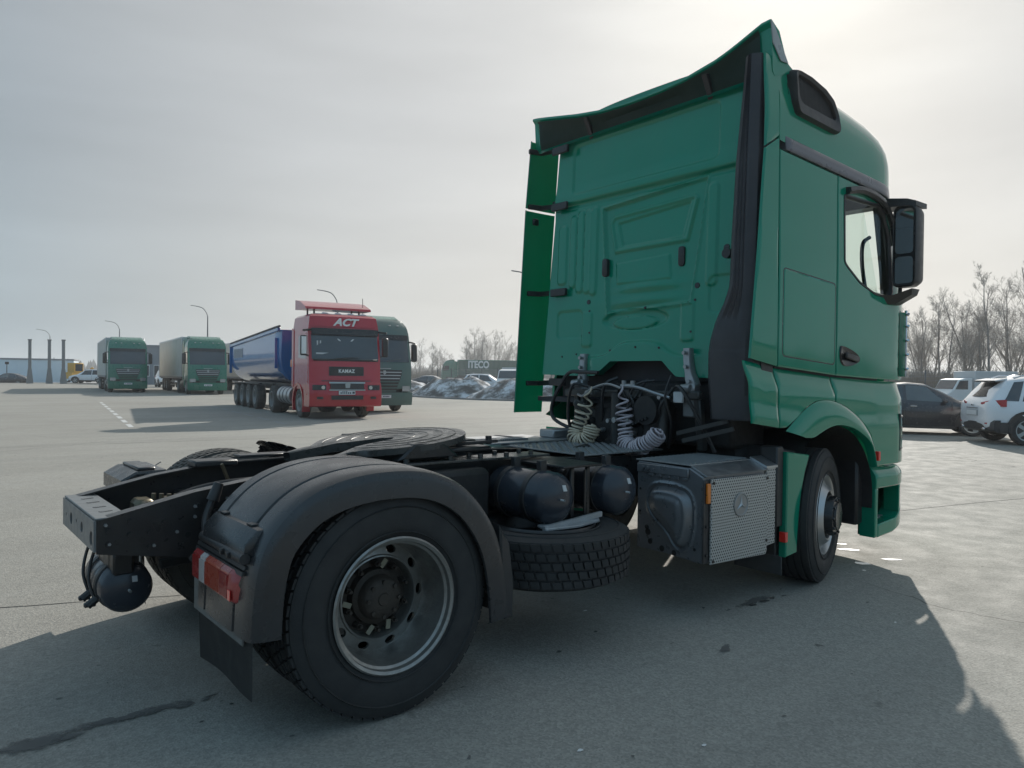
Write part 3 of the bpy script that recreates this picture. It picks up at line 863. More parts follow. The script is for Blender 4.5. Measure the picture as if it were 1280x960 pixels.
# ---- side: air tanks, spare wheel, brackets
for i, cx in enumerate((1.20, 1.74)):
    air_tank('side_air_tank', cx, -.985, -.42, .825, .150)
g = G()
for x in (1.40, 1.53): g.bar((x, -.86, .98), (x, -.86, .62), .02, .03, .004)
g.bb((1.30, -.90, .985), (1.62, -.42, 1.0), .004); g.bar((1.47, -.90, .97), (1.47, -.90, .66), .012, .012)
g.build('tank_bracket', FRAME, T)
g = G()
tyre_geo(g, .50, .285, .292, n=60, ribs=5)
sp = g.build('spare_tyre', RUBBER, T)
sp.location = (1.24, -.80, .525); sp.rotation_euler = (pi/2, 0, 0)
g = G(); g.lathe([(.292, .12), (.302, .14), (.294, .15), (.28, .13), (.26, .06), (.2, .03), (.12, .02), (.11, -.05)], n=48); g.build('rim', FRAME, sp)
g = G(); g.cyl((0, 0, 0), (0, .17, 0), .05, n=12); g.build('holder', FRAME, sp)
g = G()
q = [(1.06, -1.02), (1.28, -1.05), (1.50, -1.0), (1.56, -.93), (1.40, -.88), (1.1, -.90)]
g.prism(q, .668, .684, 'XY', .004); g.bar((1.06, -1.0, .68), (1.56, -.95, .705), .02, .03)
g.build('spare_clamp', mat('chipped_white_steel', (.42, .45, .47), .4, metal=.3, var=.2, vs=12, dust=.4, ds=16, dcol=(.14, .09, .06)), T)
# ---- battery and exhaust box ahead of the spare wheel
bx = 2.17
g = G()
g.prism([(-.70, .40), (-1.205, .365), (-1.235, .37), (-1.235, .905), (-1.13, .955), (-.70, .965)], bx, bx+.67, 'YZ', .006)
box = g.build('battery_box', STAMP, T, angle=25)
g = G()
# stamped rear face: rim plus a kidney bulge
def bpt(u, v): return lerp(-.705, -1.228, u), lerp(.385, .895, v)
kid = chaikin([(.24, .86), (.60, .88), (.86, .80), (.90, .45), (.80, .10), (.62, .09), (.48, .30), (.22, .46), (.16, .66)], 3)
def inside(p, poly):
    c = False
    for i in range(len(poly)):
        (x1, y1), (x2, y2) = poly[i], poly[i-1]
        if (y1 > p[1]) != (y2 > p[1]) and p[0] < (x2-x1)*(p[1]-y1)/(y2-y1)+x1: c = not c
    return c
def pdist(p, poly):
    m = 9
    for i in range(len(poly)):
        (x1, y1), (x2, y2) = poly[i], poly[i-1]; dx, dy = x2-x1, y2-y1
        t = max(0, min(1, ((p[0]-x1)*dx+(p[1]-y1)*dy)/(dx*dx+dy*dy+1e-12)))
        m = min(m, sqrt((x1+t*dx-p[0])**2+(y1+t*dy-p[1])**2))
    return m
def bf(u, v):
    y, z = bpt(u, v); d = pdist((u, v), kid); s_ = d if inside((u, v), kid) else -d
    h = .008*sstep(-.055, -.02, s_) - .022*sstep(-.02, .01, s_) + .058*sstep(.0, .09, s_) + .016*sstep(.09, .2, s_)
    h *= 1.0
    return (bx-.004-h, y, z)
g.grid(bf, 64, 64)
g.build('stamped_cover', STAMP, box, angle=60)
g = G()
g.bb((bx-.018, -.705, .895), (bx-.004, -1.13, .952), .004)
for i, y in enumerate((-.76, -.80)): g.cyl((bx-.018, y, .925), (bx-.03, y, .925), .014, n=10)
for i in range(5): g.bb((bx-.014, -.80-.07*i, .875), (bx-.004, -.84-.07*i, .893), .002)
g.build('top_flange', STAMP, box)
g = G()
for y, z, r_ in ((-.80, .50, .022), (-.82, .44, .018), (-.79, .53, .016), (-.73, .63, .008), (-.73, .78, .008), (-1.18, .45, .01), (-.92, .41, .02), (-1.02, .40, .018)):
    g.cyl((bx-.006, y, z), (bx-.0085, y, z), r_, n=14)
g.build('hole', BLKG, box)
# top tread plate and sloping edge
g = G()
g.bb((bx+.0, -.68, .968), (bx+.665, -1.125, .976), .002)
for i in range(14):
    x = bx+.03+i*.046
    g.bar((x, -.71, .979), (x+.022, -1.10, .979), .013, .008)
g.build('tread_plate', ALUD, box)
g = G(); g.prism([(-1.115, .962), (-1.243, .905), (-1.248, .913), (-1.118, .974)], bx+.02, bx+.70, 'YZ', .001); g.build('sloping_cover', ALU, box)
g = G(); g.prism([(bx+.05, .362), (bx+.655, .345), (bx+.67, .37), (bx+.67, .888), (bx+.05, .893)], -1.246, -1.262, 'XZ', .004); pc = g.build('perforated_cover', PERF, box)
g = G(); g.prism([(bx+.69, .39), (bx+.80, .40), (bx+.80, .93), (bx+.69, .93)], -1.19, -1.24, 'XZ', .004)
g.bb((bx+.675, -.75, .40), (bx+.80, -1.19, .945), .005); g.build('perforated_cover', PERF, box)
g = G(); g.prism([(-1.11, .978), (-1.225, .925), (-1.245, .92), (-1.245, .935), (-1.115, .99)], bx+.68, bx+.815, 'YZ', .001); g.build('sloping_cover', ALU, box)
# round emblem with a three pointed star
g = G()
ecx, ecz = bx+.36, .71
g.lathe([(.078, 0), (.078, -.006), (.070, -.008), (.066, -.004), (0, -.004)], c=(ecx, -1.262, ecz), n=40)
em = g.build('emblem', ALUD, pc)
g = G()
for k in range(3):
    a = pi/2+2*pi*k/3; tip = (ecx+.058*cos(a), ecz+.058*sin(a)); l = (ecx+.013*cos(a+pi/3), ecz+.013*sin(a+pi/3)); r_ = (ecx+.013*cos(a-pi/3), ecz+.013*sin(a-pi/3))
    g.mesh_add([(tip[0], -1.268, tip[1]), (l[0], -1.267, l[1]), (ecx, -1.276, ecz), (r_[0], -1.267, r_[1])], [(0, 1, 2), (0, 2, 3)])
g.build('star', ALU, em, angle=0)
g = G(); g.bb((bx+.012, -1.244, .745), (bx+.045, -1.262, .87), .004); g.build('side_marker', ORANGE_MARK, box)
g = G(); g.bb((bx-.008, -1.238, .37), (bx+.046, -1.246, .89), .003)
for z in (.42, .60, .80): g.cyl((bx+.02, -1.246, z), (bx+.02, -1.256, z), .009, n=8)
g.build('edge_strip', BLK, box)
g = G()
for x, z in ((bx+.66, .44), (bx+.66, .86), (bx+.07, .38), (bx+.07, .87)): g.cyl((x, -1.262, z), (x, -1.268, z), .010, n=10)
g.build('screw', BLKG, box)

# ---- green mudguard behind the front wheel
g = G()
fr_ = [(3.37, .985), (3.31, .86), (3.265, .72), (3.24, .55), (3.225, .40), (3.22, .30)]
g.prism([(3.08, 1.02)]+fr_+[(3.075, .285)], -1.20, -1.262, 'XZ', .008)
mg = g.build('front_mudguard', GREEN, T)
g = G(); g.bb((2.99, -1.10, .50), (3.075, -1.235, 1.06), .01); g.prism([(3.06, .28), (3.22, .28), (3.24, .55), (3.36, 1.0), (3.06, 1.05)], -.86, -1.19, 'XZ', .01)
g.build('inner_panel', BLK, mg)
g = G(); g.bb((3.045, -1.225, .395), (3.078, -1.275, .465), .003); g.build('reflector', REDB, mg)
g = G(); g.bb((3.055, -1.24, .16), (3.065, -.86, .29), .002); g.build('rubber_lip', FLAPM, mg)

# ------------------------------------------------------------------ the cab
def ybody(x, z):
    y = 1.248
    xs_ = interp([(2.15, 4.70), (3.0, 4.42)], z)
    if x > xs_: y -= .30*((x-xs_)/.55)**2.2
    return y - .010*sstep(2.2, 3.1, z)
def seam(x): return interp([(2.6, 1.652), (2.95, 1.608), (3.72, 1.555), (4.40, 1.53), (4.95, 1.52)], x)
def ytop_(x): return interp([(2.6, 3.13), (3.03, 3.10), (4.46, 3.02), (4.9, 3.0)], x)      # lower edge of the trim strip
def ylow(x, z):
    t = seam(x)-z
    return ybody(x, z)-.040+.046*sstep(0, .17, t) + .012*sstep(.25, .40, t)
# inner liner so that no light leaks through the shut lines
g = G()
for s in (-1, 1):
    g.bb((2.99 if s < 0 else 3.3, s*1.185, 1.24), (3.76, s*1.20, 3.12)); g.bb((3.76, s*1.185, 1.40), (4.50, s*1.20, 2.14)); g.bb((3.76, s*1.15, 3.00), (4.40, s*1.19, 3.14))
g.bb((2.90, -1.18, 1.30), (4.85, 1.18, 1.34)); g.bb((3.0, -1.15, 3.06), (4.55, .95, 3.10))
g.bb((3.0, -1.1, 1.34), (3.04, .95, 3.6))
liner = g.build('cab_interior', SEATM, T)
g = G()
g.bb((4.45, -1.0, 1.9), (4.9, 1.0, 2.14), .05); g.build('dashboard', BLK, liner)
g = G()
for s in (-1, 1):
    g.bb((3.42, s*.62-.24, 1.6), (3.90, s*.62+.24, 1.85), .06); g.box((3.42, s*.62, 2.12), (.14, .46, .62), .05, Matrix.Rotation(-.15, 3, 'Y'))
g.build('seat', SEATM, liner)
g = G(); g.tube(spline([(4.62, -1.06, 2.16), (4.56, -1.06, 2.30), (4.50, -1.06, 2.50), (4.51, -1.06, 2.66), (4.58, -1.08, 2.72)], 6), .017, 8)
g.build('grab_handle', BLKG, liner)

# side panels
RC0 = 2.965
g = G()
star_panel(g, [(RC0, seam(RC0)+.006), (3.741, seam(3.741)+.006), (3.741, ytop_(3.74)), (RC0, ytop_(RC0))], ybody, K=8)
slp = g.build('sleeper_side_panel', GREEN, T, angle=30)
g = G()
def yh(x, z): return ybody(x, z)+.004
hat = chaikin([(3.016, 1.690), (3.716, 1.642), (3.716, 2.238), (3.016, 2.292)], 0)
def round_poly(p, r=.05, n=4):
    out = []
    m = len(p)
    for i in range(m):
        a, b, c = Vector(p[i-1]), Vector(p[i]), Vector(p[(i+1) % m])
        u = (a-b).normalized()*r; v = (c-b).normalized()*r
        for k in range(n+1):
            t = k/n; out.append(tuple(b+u*(1-t)**2+v*t**2))
    return out
star_panel(g, round_poly(hat, .035), yh, K=4)
hatch = g.build('storage_hatch', GREEN, slp, angle=30)
g = G()
hp = round_poly([(hat[0][0]-.008, hat[0][1]-.008), (hat[1][0]+.008, hat[1][1]-.008), (hat[2][0]+.008, hat[2][1]+.008), (hat[3][0]-.008, hat[3][1]+.008)], .04)
g.loft([[(x, -(ybody(x, z)+.0006), z) for x, z in hp], [(x, -(ybody(x, z)+.0006), z) for x, z in round_poly(hat, .035)]], False, False, True)
g.build('hatch_seal', BLKG, hatch)
# door with window opening
WIN = [(3.845, 2.93), (3.85, 2.42), (3.90, 2.385), (4.09, 2.285), (4.34, 2.215), (4.60, 2.20), (4.635, 2.25), (4.60, 2.70), (4.50, 2.875), (4.40, 2.935)]
WIN = round_poly(WIN, .02, 2)
wc = (4.24, 2.6)
def grow(poly, d, c): return [(c[0]+(p[0]-c[0])*(1+d), c[1]+(p[1]-c[1])*(1+d)) for p in poly]
g = G()
door_o = [(3.753, seam(3.753)+.006), (4.30, seam(4.3)+.006), (5.02, seam(5.0)+.006), (5.02, 2.15), (4.86, 2.62), (4.74, ytop_(4.70)), (4.3, ytop_(4.3)), (3.753, ytop_(3.753))]
star_panel(g, door_o, ybody, inner=WIN, c=wc, K=9, n=96)
door = g.build('door', GREEN, T, angle=30)
g = G()
wi = grow(WIN, -.055, wc)
g.loft([[(x, -(ybody(x, z)-.03), z) for x, z in WIN], [(x, -(ybody(x, z)+.004), z) for x, z in grow(WIN, .02, wc)], [(x, -(ybody(x, z)+.005), z) for x, z in grow(WIN, -.02, wc)], [(x, -(ybody(x, z)-.012), z) for x, z in wi], [(x, -(ybody(x, z)-.03), z) for x, z in wi]], False, False)
g.build('window_frame', BLK, door)
g = G(); star_panel(g, wi, lambda x, z: ybody(x, z)-.016, c=wc, K=3, th=.004, edge=.002, inset=0); g.build('window_pane', GLASSC, door)
# handle: oval bowl with grip
g = G()
hb = chaikin([(3.785, 1.775), (3.83, 1.79), (4.02, 1.745), (4.105, 1.70), (4.09, 1.66), (3.93, 1.625), (3.80, 1.64)], 2)
g.loft([[(x, -(ybody(x, z)+.001), z) for x, z in hb], [(x, -(ybody(x, z)+.012), z) for x, z in grow(hb, -.06, (3.93, 1.71))], [(x, -(ybody(x, z)+.004), z) for x, z in grow(hb, -.35, (3.93, 1.71))]], False, True)
hn = g.build('door_handle', BLKG, door)
g = G(); g.bar((3.84, -1.275, 1.715), (4.06, -1.265, 1.685), .020, .045, .008); g.build('grip', BLK, hn)
# rain visor above the window
g = G()
vz = [(3.865, 2.955), (4.05, 2.99), (4.25, 2.985), (4.45, 2.94), (4.60, 2.82), (4.66, 2.66)]
g.loft([[(x, -(ybody(x, z)+.002), z+.045), (x, -(ybody(x, z)+.045), z+.035), (x, -(ybody(x, z)+.05), z+.0), (x, -(ybody(x, z)+.03), z-.025), (x, -(ybody(x, z)+.002), z-.025)] for x, z in spline([(a, b, 0) for a, b in vz], 5) for z in [z] ] if False else
       [[(p.x, -(ybody(p.x, p.y)+.002), p.y+.035), (p.x, -(ybody(p.x, p.y)+.04), p.y+.03), (p.x, -(ybody(p.x, p.y)+.046), p.y), (p.x, -(ybody(p.x, p.y)+.03), p.y-.022), (p.x, -(ybody(p.x, p.y)+.002), p.y-.022)] for p in spline([(a, b, 0) for a, b in vz], 5)])
g.build('rain_visor', BLKG, door)
# lower side panels and arch
OUT = [(3.06, 1.165), (3.218, 1.262), (3.34, 1.325), (3.463, 1.364), (3.6, 1.374), (3.75, 1.358), (3.9, 1.318), (4.06, 1.25), (4.19, 1.17), (4.286, 1.085), (4.345, .97), (4.378, .845)]
INN = [(3.29, 1.110), (3.40, 1.106), (3.48, 1.128), (3.58, 1.158), (3.68, 1.178), (3.78, 1.182), (3.88, 1.172), (4.0, 1.148), (4.10, 1.112), (4.21, 1.06), (4.295, .985), (4.362, .83)]
def zarch(x): return interp(OUT[:10], x) if x < 4.286 else interp([(4.286, 1.085), (4.345, .97), (4.378, .845), (4.40, .838)], x)
g = G()
col_panel(g, (2.975, 3.739, 20), lambda x: max(1.192-.0*(x-2.97), 0) if x < 3.06 else interp([(3.06, 1.19)]+OUT[1:], x), lambda x: seam(x)-.006, ylow, nz=8)
ls = g.build('lower_side_panel', GREEN, T, angle=30)
g = G()
col_panel(g, (3.751, 5.10, 38), zarch, lambda x: seam(x)-.006, ylow, nz=10)
lf = g.build('lower_front_panel', GREEN, T, angle=30)
def arch_build(s):
    g = G(); rows = []
    o2 = spline([(a, b, 0) for a, b in OUT], 4); i2 = spline([(a, b, 0) for a, b in INN], 4)
    for a, b in zip(o2, i2):
        row = []
        for t, dy in ((0, -.008), (.06, .002), (.25, .010), (.55, .018), (.85, .020), (.97, .016), (1.0, .006), (1.0, -.03)):
            x = lerp(a.x, b.x, t); z = lerp(a.y, b.y, t); row.append((x, s*(1.262+dy), z))
        row.append((b.x, s*1.215, b.y-.002))
        rows.append(row)
    g.loft(rows, False, False, closed=False)
    return g.build('wheel_arch', GREEN, T, angle=35)
arch_build(-1); arch_build(1)
# ledge, step and bumper end
def yl2(x, z): return ybody(x, z)+.018-.05*sstep(.74, .835, z)
g = G()
col_panel(g, (4.385, 5.13, 16), lambda x: .655, lambda x: interp([(4.385, .832), (5.13, .79)], x), yl2, nz=8, th=.10)
led = g.build('bumper_ledge', GREEN, T, angle=30)
g = G()
col_panel(g, (4.385, 4.435, 3), lambda x: .258, lambda x: .653, lambda x, z: ybody(x, z)+.012, nz=10, th=.12)
col_panel(g, (4.436, 5.13, 16), lambda x: interp([(4.43, .256), (4.70, .272), (4.92, .32), (5.13, .42)], x), lambda x: interp([(4.43, .36), (4.76, .385), (4.84, .42), (5.13, .55)], x), lambda x, z: ybody(x, z)+.012, nz=5, th=.16)
col_panel(g, (4.842, 5.13, 8), lambda x: interp([(4.84, .424), (5.13, .554)], x), lambda x: .653, lambda x, z: ybody(x, z)+.010, nz=5, th=.12)
g.bb((4.44, -1.0, .33), (5.05, -1.015, .66))
be = g.build('bumper_end', GREEN, T, angle=30)
g = G(); g.bb((4.48, -1.02, .372), (4.86, -1.16, .380), .002)
for i in range(6): g.bb((4.50+i*.06, -1.03, .380), (4.53+i*.06, -1.15, .388), .002)
g.build('step', ALUD, be)
g = G(); g.bb((4.345, -1.262, .885), (4.378, -1.30, .96), .004); g.build('reflector', REDB, T)
# wheel house lining
g = G()
for s in (-1, 1):
    def wh(u, v):
        a = radians(-8+196*u); return (3.75+.63*cos(a), s*lerp(.62, 1.236, v), .56+.60*sin(a)+.02)
    g.grid(wh, 28, 2)
    g.bb((4.30, s*.6, .35), (4.42, s*1.15, .95), .02)
g.build('wheel_house', BLK, T)
g = G()
def wh2(u, v):
    a = radians(80+110*u); return (3.72+.60*cos(a), lerp(.72, 1.22, v), .60+.60*sin(a))
g.grid(wh2, 16, 2); bmesh.ops.solidify(g.b, geom=g.b.faces[:], thickness=.012)
g.build('mudguard_inner', mat('dusty_grey_plastic', (.11, .115, .115), .6, dust=.5), T)
# front face, bumper, windscreen: seen only at its edge from here, complete all the same
def xfront(y, z):
    base = interp([(.28, 5.20), (.6, 5.25), (1.5, 5.24), (2.15, 5.20), (3.02, 4.84)], z)
    return base - .17*(abs(y)/1.02)**3.2
g = G()
g.grid(lambda u, v: (xfront(lerp(-.985, .985, u), lerp(.86, 2.14, v)), lerp(-.985, .985, u), lerp(.86, 2.14, v)), 24, 14)
bmesh.ops.solidify(g.b, geom=g.b.faces[:], thickness=.03)
ff = g.build('front_panel', GREEN, T)
g = G()
for k in range(6):
    z = 1.0+.12*k; g.loft([[(xfront(y, z)+.012, y, z-.03), (xfront(y, z)+.03, y, z), (xfront(y, z)+.012, y, z+.03)] for y in [-.7+1.4*i/12 for i in range(13)]], True, True)
g.build('grille_slat', BLKG, ff)
g = G()
g.grid(lambda u, v: (xfront(lerp(-1.0, 1.0, u), lerp(.33, .86, v))+.03*sin(pi*v), lerp(-1.0, 1.0, u), lerp(.33, .86, v)), 24, 8)
bmesh.ops.solidify(g.b, geom=g.b.faces[:], thickness=.04); g.build('bumper', GREEN, T)
g = G(); g.grid(lambda u, v: (xfront(lerp(-.96, .96, u), lerp(2.15, 3.0, v)), lerp(-.96, .96, u), lerp(2.15, 3.0, v)), 20, 8); g.build('windscreen', GLASSW, T)
g = G()
for s in (-1, 1):
    g.tube([(5.09, s*1.0, 2.13), (4.96, s*1.03, 2.5), (4.78, s*1.05, 3.04)], .045, 8)
g.bb((4.70, -1.08, 3.0), (4.80, 1.08, 3.10), .01); g.build('windscreen_frame', BLK, T)
# headlights at the front corners
for s in (-1, 1):
    g = G()
    g.loft([[(x, s*(ybody(x, z)+.004), z) for z in (.93, 1.0, 1.1, 1.2, 1.255)] for x in (4.80, 4.88, 4.97, 5.05, 5.13)], False, False, closed=False)
    bmesh.ops.solidify(g.b, geom=g.b.faces[:], thickness=.02)
    hl = g.build('headlight', LENS, T)
    g = G()
    for z in (.955, 1.045, 1.13, 1.22): g.tube([(x, s*(ybody(x, z)+.012), z) for x in (4.81, 4.88, 4.97, 5.05, 5.13)], .010, 6)
    g.tube([(4.802, s*(ybody(4.80, z)+.012), z) for z in (.94, 1.1, 1.25)], .012, 6)
    g.build('headlight_bar', BLK, hl)
    # corner air deflector with its row of studs
    g = G()
    g.loft([[(x, s*y, z) for z in (1.56, 1.75, 1.95, 2.10)] for x, y in ((4.78, 1.248), (4.86, 1.254), (4.91, 1.250), (4.96, 1.228), (5.03, 1.18))], False, False, closed=False)
    bmesh.ops.solidify(g.b, geom=g.b.faces[:], thickness=.015)
    cd_ = g.build('corner_deflector', GREEN, T)
    g = G()
    for z in (1.62, 1.74, 1.86, 1.98, 2.08): g.cyl((4.905, s*1.262, z), (4.885, s*1.275, z+.01), .010, n=8)
    g.tube([(4.905, s*1.245, z) for z in (1.56, 2.12)], .012, 6)
    g.build('stud', CHRO, cd_)
# left side
g = G(); star_panel(g, [(3.14, seam(3.1)), (3.741, seam(3.741)), (3.741, ytop_(3.74)), (3.14, ytop_(3.1))], ybody, sgn=1, K=5); g.build('sleeper_side_panel', GREEN, T)
g = G(); star_panel(g, door_o, ybody, sgn=1, inner=WIN, c=wc, K=6); dl_ = g.build('door', GREEN, T)
g = G(); star_panel(g, wi, lambda x, z: ybody(x, z)-.016, sgn=1, c=wc, K=3, th=.004, edge=.002, inset=0); g.build('window_pane', GLASSC, dl_)
g = G(); col_panel(g, (3.14, 3.739, 10), lambda x: interp([(3.06, 1.19)]+OUT[1:], x), lambda x: seam(x)-.006, ylow, sgn=1); g.build('lower_side_panel', GREEN, T)
g = G(); col_panel(g, (3.751, 5.10, 20), zarch, lambda x: seam(x)-.006, ylow, sgn=1); col_panel(g, (4.385, 5.13, 8), lambda x: .27, lambda x: .832, yl2, sgn=1, th=.1); g.build('lower_front_panel', GREEN, T)

# ---- rear corner panels (side deflectors)
def rear_edge(z): return interp([(1.20, 2.650), (1.65, 2.635), (3.1, 2.785), (3.73, 2.80), (3.93, 2.83)], z)
g = G()
star_panel(g, [(2.648, 1.232), (2.965, 1.192), (2.965, seam(2.965)-.004), (2.622, 1.648)], lambda x, z: ylow(x, z), K=5, th=.018, edge=.012)
cp = g.build('corner_panel', GREEN, T)
g = G()
star_panel(g, [(2.634, 1.662), (2.952, seam(2.96)+.008), (2.952, 3.175), (2.792, 3.078)], ybody, K=6, th=.018, edge=.014)
g.build('corner_panel', GREEN, T)
g = G()
star_panel(g, [(2.792, 3.092), (2.952, 3.188), (3.06, 3.24), (3.10, 3.40), (3.05, 3.70), (2.80, 3.73)], lambda x, z: ybody(x, z)-.02*sstep(3.3, 3.73, z), K=6, th=.018, edge=.012)
g.build('corner_panel', GREEN, T)
g = G(); g.prism([(2.80, 1.70), (2.82, 3.70), (2.95, 3.70), (2.95, 1.25), (2.86, 1.25)], -1.20, -1.215, 'XZ'); g.build('corner_liner', BLK, T)
# left deflectors: two panels, a slit of daylight between them and the rear wall
def ldefl(z0, z1, label=None):
    g = G()
    def le(z): return interp([(1.16, 3.002), (3.65, 3.182)], z)
    def re(z): return interp([(1.18, 2.664), (3.06, 2.773), (3.72, 2.832)], z)
    rows = []
    for k in range(13):
        z = lerp(z0, z1, k/12); row = []
        for t, dy in ((0, -.022), (0.0, -.004), (.04, 0), (.35, .005), (.70, .006), (.96, .002), (1, -.004)):
            row.append((lerp(re(z), le(z), t), 1.25+dy, z))
        rows.append(row)
    g.loft(rows, False, False, closed=False)
    bmesh.ops.solidify(g.b, geom=g.b.faces[:], thickness=.012)
    return g.build('side_deflector', GREEN, T, angle=25)
d1 = ldefl(1.19, 3.055); d2 = ldefl(3.075, 3.70)
def strut(z, zl, zr):
    g = G()
    g.bar((2.80, 1.235, zl), (2.935, 1.20, zl+.0), .03, .045, .006); g.bar((2.93, 1.21, zl), (2.84, .78, zr), .022, .045, .006)
    g.box((2.83, .84, zr), (.03, .20, .065), .006)
    g.build('deflector_strut', BLK, T)
strut(3.6, 3.60, 3.53); strut(3.05, 3.09, 3.03); strut(2.28, 2.29, 2.27); strut(1.47, 1.46, 1.475)
g = G(); g.box((2.86, 1.20, 2.95), (.07, .03, .06), .01); g.cyl((2.83, 1.19, 2.93), (2.83, 1.17, 2.93), .015, n=8); g.build('deflector_latch', BLK, d1)

# ---- embossed rear wall
def wall_left(z): return 1.085-.078*(z-1.2)
def rr_sd(y, z, y0, y1, z0, z1, r):
    cy, cz = (y0+y1)/2, (z0+z1)/2; dx = abs(y-cy)-(abs(y1-y0)/2-r); dz = abs(z-cz)-(abs(z1-z0)/2-r)
    return sqrt(max(dx, 0)**2+max(dz, 0)**2)+min(max(dx, dz), 0)-r
def quad_sd(y, z, q):     # signed distance of a convex outline (positive inside), counter-clockwise
    m = 9
    for i in range(len(q)):
        a, b = q[i], q[(i+1) % len(q)]; ex, ez = b[0]-a[0], b[1]-a[1]; l = sqrt(ex*ex+ez*ez)
        m = min(m, (ex*(z-a[1])-ez*(y-a[0]))/l)
    return m
PANEL = [(.255, 2.06), (.345, 2.93), (-.70, 3.0), (-.575, 2.10)]
def orient(q):
    A = sum(q[i][0]*q[(i+1) % len(q)][1]-q[(i+1) % len(q)][0]*q[i][1] for i in range(len(q)))
    return q if A > 0 else q[::-1]
PANEL = orient(PANEL)
PW = orient([(.215, 2.55), (.275, 2.80), (.24, 2.86), (-.585, 2.90), (-.615, 2.87), (-.53, 2.56)])
PW2 = orient([(.13, 2.60), (.185, 2.79), (-.545, 2.85), (-.475, 2.60)])
PL = orient([(.185, 2.29), (.195, 2.46), (-.36, 2.48), (-.38, 2.29)])
def lip(d, w0, w1): return sstep((w0+w1)/2-(w1-w0)*.32, (w0+w1)/2+(w1-w0)*.32, d)
def wall_h(y, z):
    h = 0.0
    # upper roof section stands proud above the seam
    zs = 3.035
    h += .024*sstep(zs-.004, zs+.022, z)*(1-.35*sstep(zs+.05, zs+.18, z))
    h -= .010*sstep(-.010, 0, z-(zs-.03))*(1-sstep(0, .010, z-(zs-.006)))
    # upper section: inset field
    d = -rr_sd(y, z, -.80, .72, 3.12, 3.54, .05); h -= .014*lip(d, -.015, .015)
    # centre panel, dished
    d = quad_sd(y, z, PANEL)
    h -= .020*lip(d, -.012, .02) ; h += .008*lip(d, -.03, -.012)*(1-lip(d, -.012, 0))
    d = quad_sd(y, z, PW); h += .016*lip(d, -.012, .010) - .010*lip(d, .02, .035)
    d = quad_sd(y, z, PW2); h -= .012*lip(d, -.008, .008)
    d = quad_sd(y, z, PL); h += .010*lip(d, -.008, .010)
    # bulges under the lower field
    h += .026*math.exp(-((y+.15)/.28)**2-((z-2.245)/.045)**2)
    h += .030*math.exp(-((y+.14)/.30)**2-((z-2.135)/.05)**2)
    # ribs on the left
    for k, (yr, zb, zt) in enumerate(((.83, 2.34, 2.86), (.70, 2.30, 2.93), (.61, 2.25, 2.96), (.52, 2.24, 2.96), (.445, 2.22, 2.97))):
        d = -rr_sd(y, z, yr-.04 if k else yr-.05, yr+.04 if k else yr+.06, zb, zt, .035); h += (.013 if k else .010)*lip(d, -.012, .014)
    d = -rr_sd(y, z, .56, .88, 1.86, 2.10, .05); h -= .009*lip(d, -.012, .014)
    # ribs on the right of the panel
    for yr in (-.76,):
        d = -rr_sd(y, z, yr-.045, yr+.045, 2.2, 2.95, .04); h += .011*lip(d, -.015, .015)
    d = -rr_sd(y, z, -1.0, -.745, 2.0, 2.27, .05); h -= .008*lip(d, -.01, .012)
    # lens shaped dish low in the middle
    d = 1-(((y-.0+.03)/.34)**2+((z-1.99)/.085)**2); h -= .022*sstep(-.15, .25, d)
    d = 1-(((y+.03)/.24)**2+((z-1.965)/.055)**2); h += .018*sstep(-.1, .2, d)
    d = -rr_sd(y, z, -.62, -.50, 1.80, 2.10, .03); h += .009*lip(d, -.01, .012)
    d = -rr_sd(y, z, .44, .56, 1.78, 2.08, .03); h += .009*lip(d, -.01, .012)
    # arch shaped flange over the opening
    za = 1.70+.115*math.exp(-((y+.10)/.30)**4)
    h += .040*sstep(za+.012, za-.018, z)*sstep(.62, .48, abs(y+.10))
    return h
def wx(y, z): return 2.868+.03*(z-2.4)-wall_h(y, z)
def wall_bot(y):
    return interp([(-1.2, 1.52), (-.62, 1.53), (-.50, 1.535), (-.42, 1.60), (-.36, 1.655), (.18, 1.655), (.26, 1.60), (.36, 1.535), (.5, 1.53), (1.2, 1.545)], y)
g = G()
NY, NZ = 230, 230
def wf(u, v):
    yl = None
    z = lerp(1.52, 3.605, v)
    y = lerp(-1.10, wall_left(z), u); zb = wall_bot(y); z = lerp(zb, 3.605, v)
    return (wx(y, z), y, z)
V = g.grid(wf, NY, NZ)
# bottom flange turned forward, left edge rounded away towards the front
b = g.b
low = [V[i][0] for i in range(NY+1)]; l2 = [b.verts.new((v.co.x+.10, v.co.y, v.co.z+.004)) for v in low]
for i in range(NY): b.faces.new((low[i], low[i+1], l2[i+1], l2[i]))
lft = [V[NY][j] for j in range(NZ+1)]; l3 = [b.verts.new((v.co.x+.012, v.co.y+.010, v.co.z)) for v in lft]; l4 = [b.verts.new((v.co.x+.10, v.co.y+.075, v.co.z)) for v in lft]; l5 = [b.verts.new((v.co.x+.30, min(1.215, v.co.y+.27), v.co.z)) for v in lft]
for A, B in ((lft, l3), (l3, l4), (l4, l5)):
    for j in range(NZ): b.faces.new((A[j], A[j+1], B[j+1], B[j]))
wall = g.build('rear_wall', GREEN, T, angle=60)
def on_wall(y, z, d=0): return (wx(y, z)-d, y, z)
for y, z in ((.300, 2.436), (-.475, 2.446)):
    g = G(); x = wx(y, z)
    g.prism([(y+a, z+b_) for a, b_ in rrect(.058, .150, .022)], x-.016, x+.02, 'YZ', .006, 2)
    hh = g.build('rear_grip', BLK, wall)
g = G()
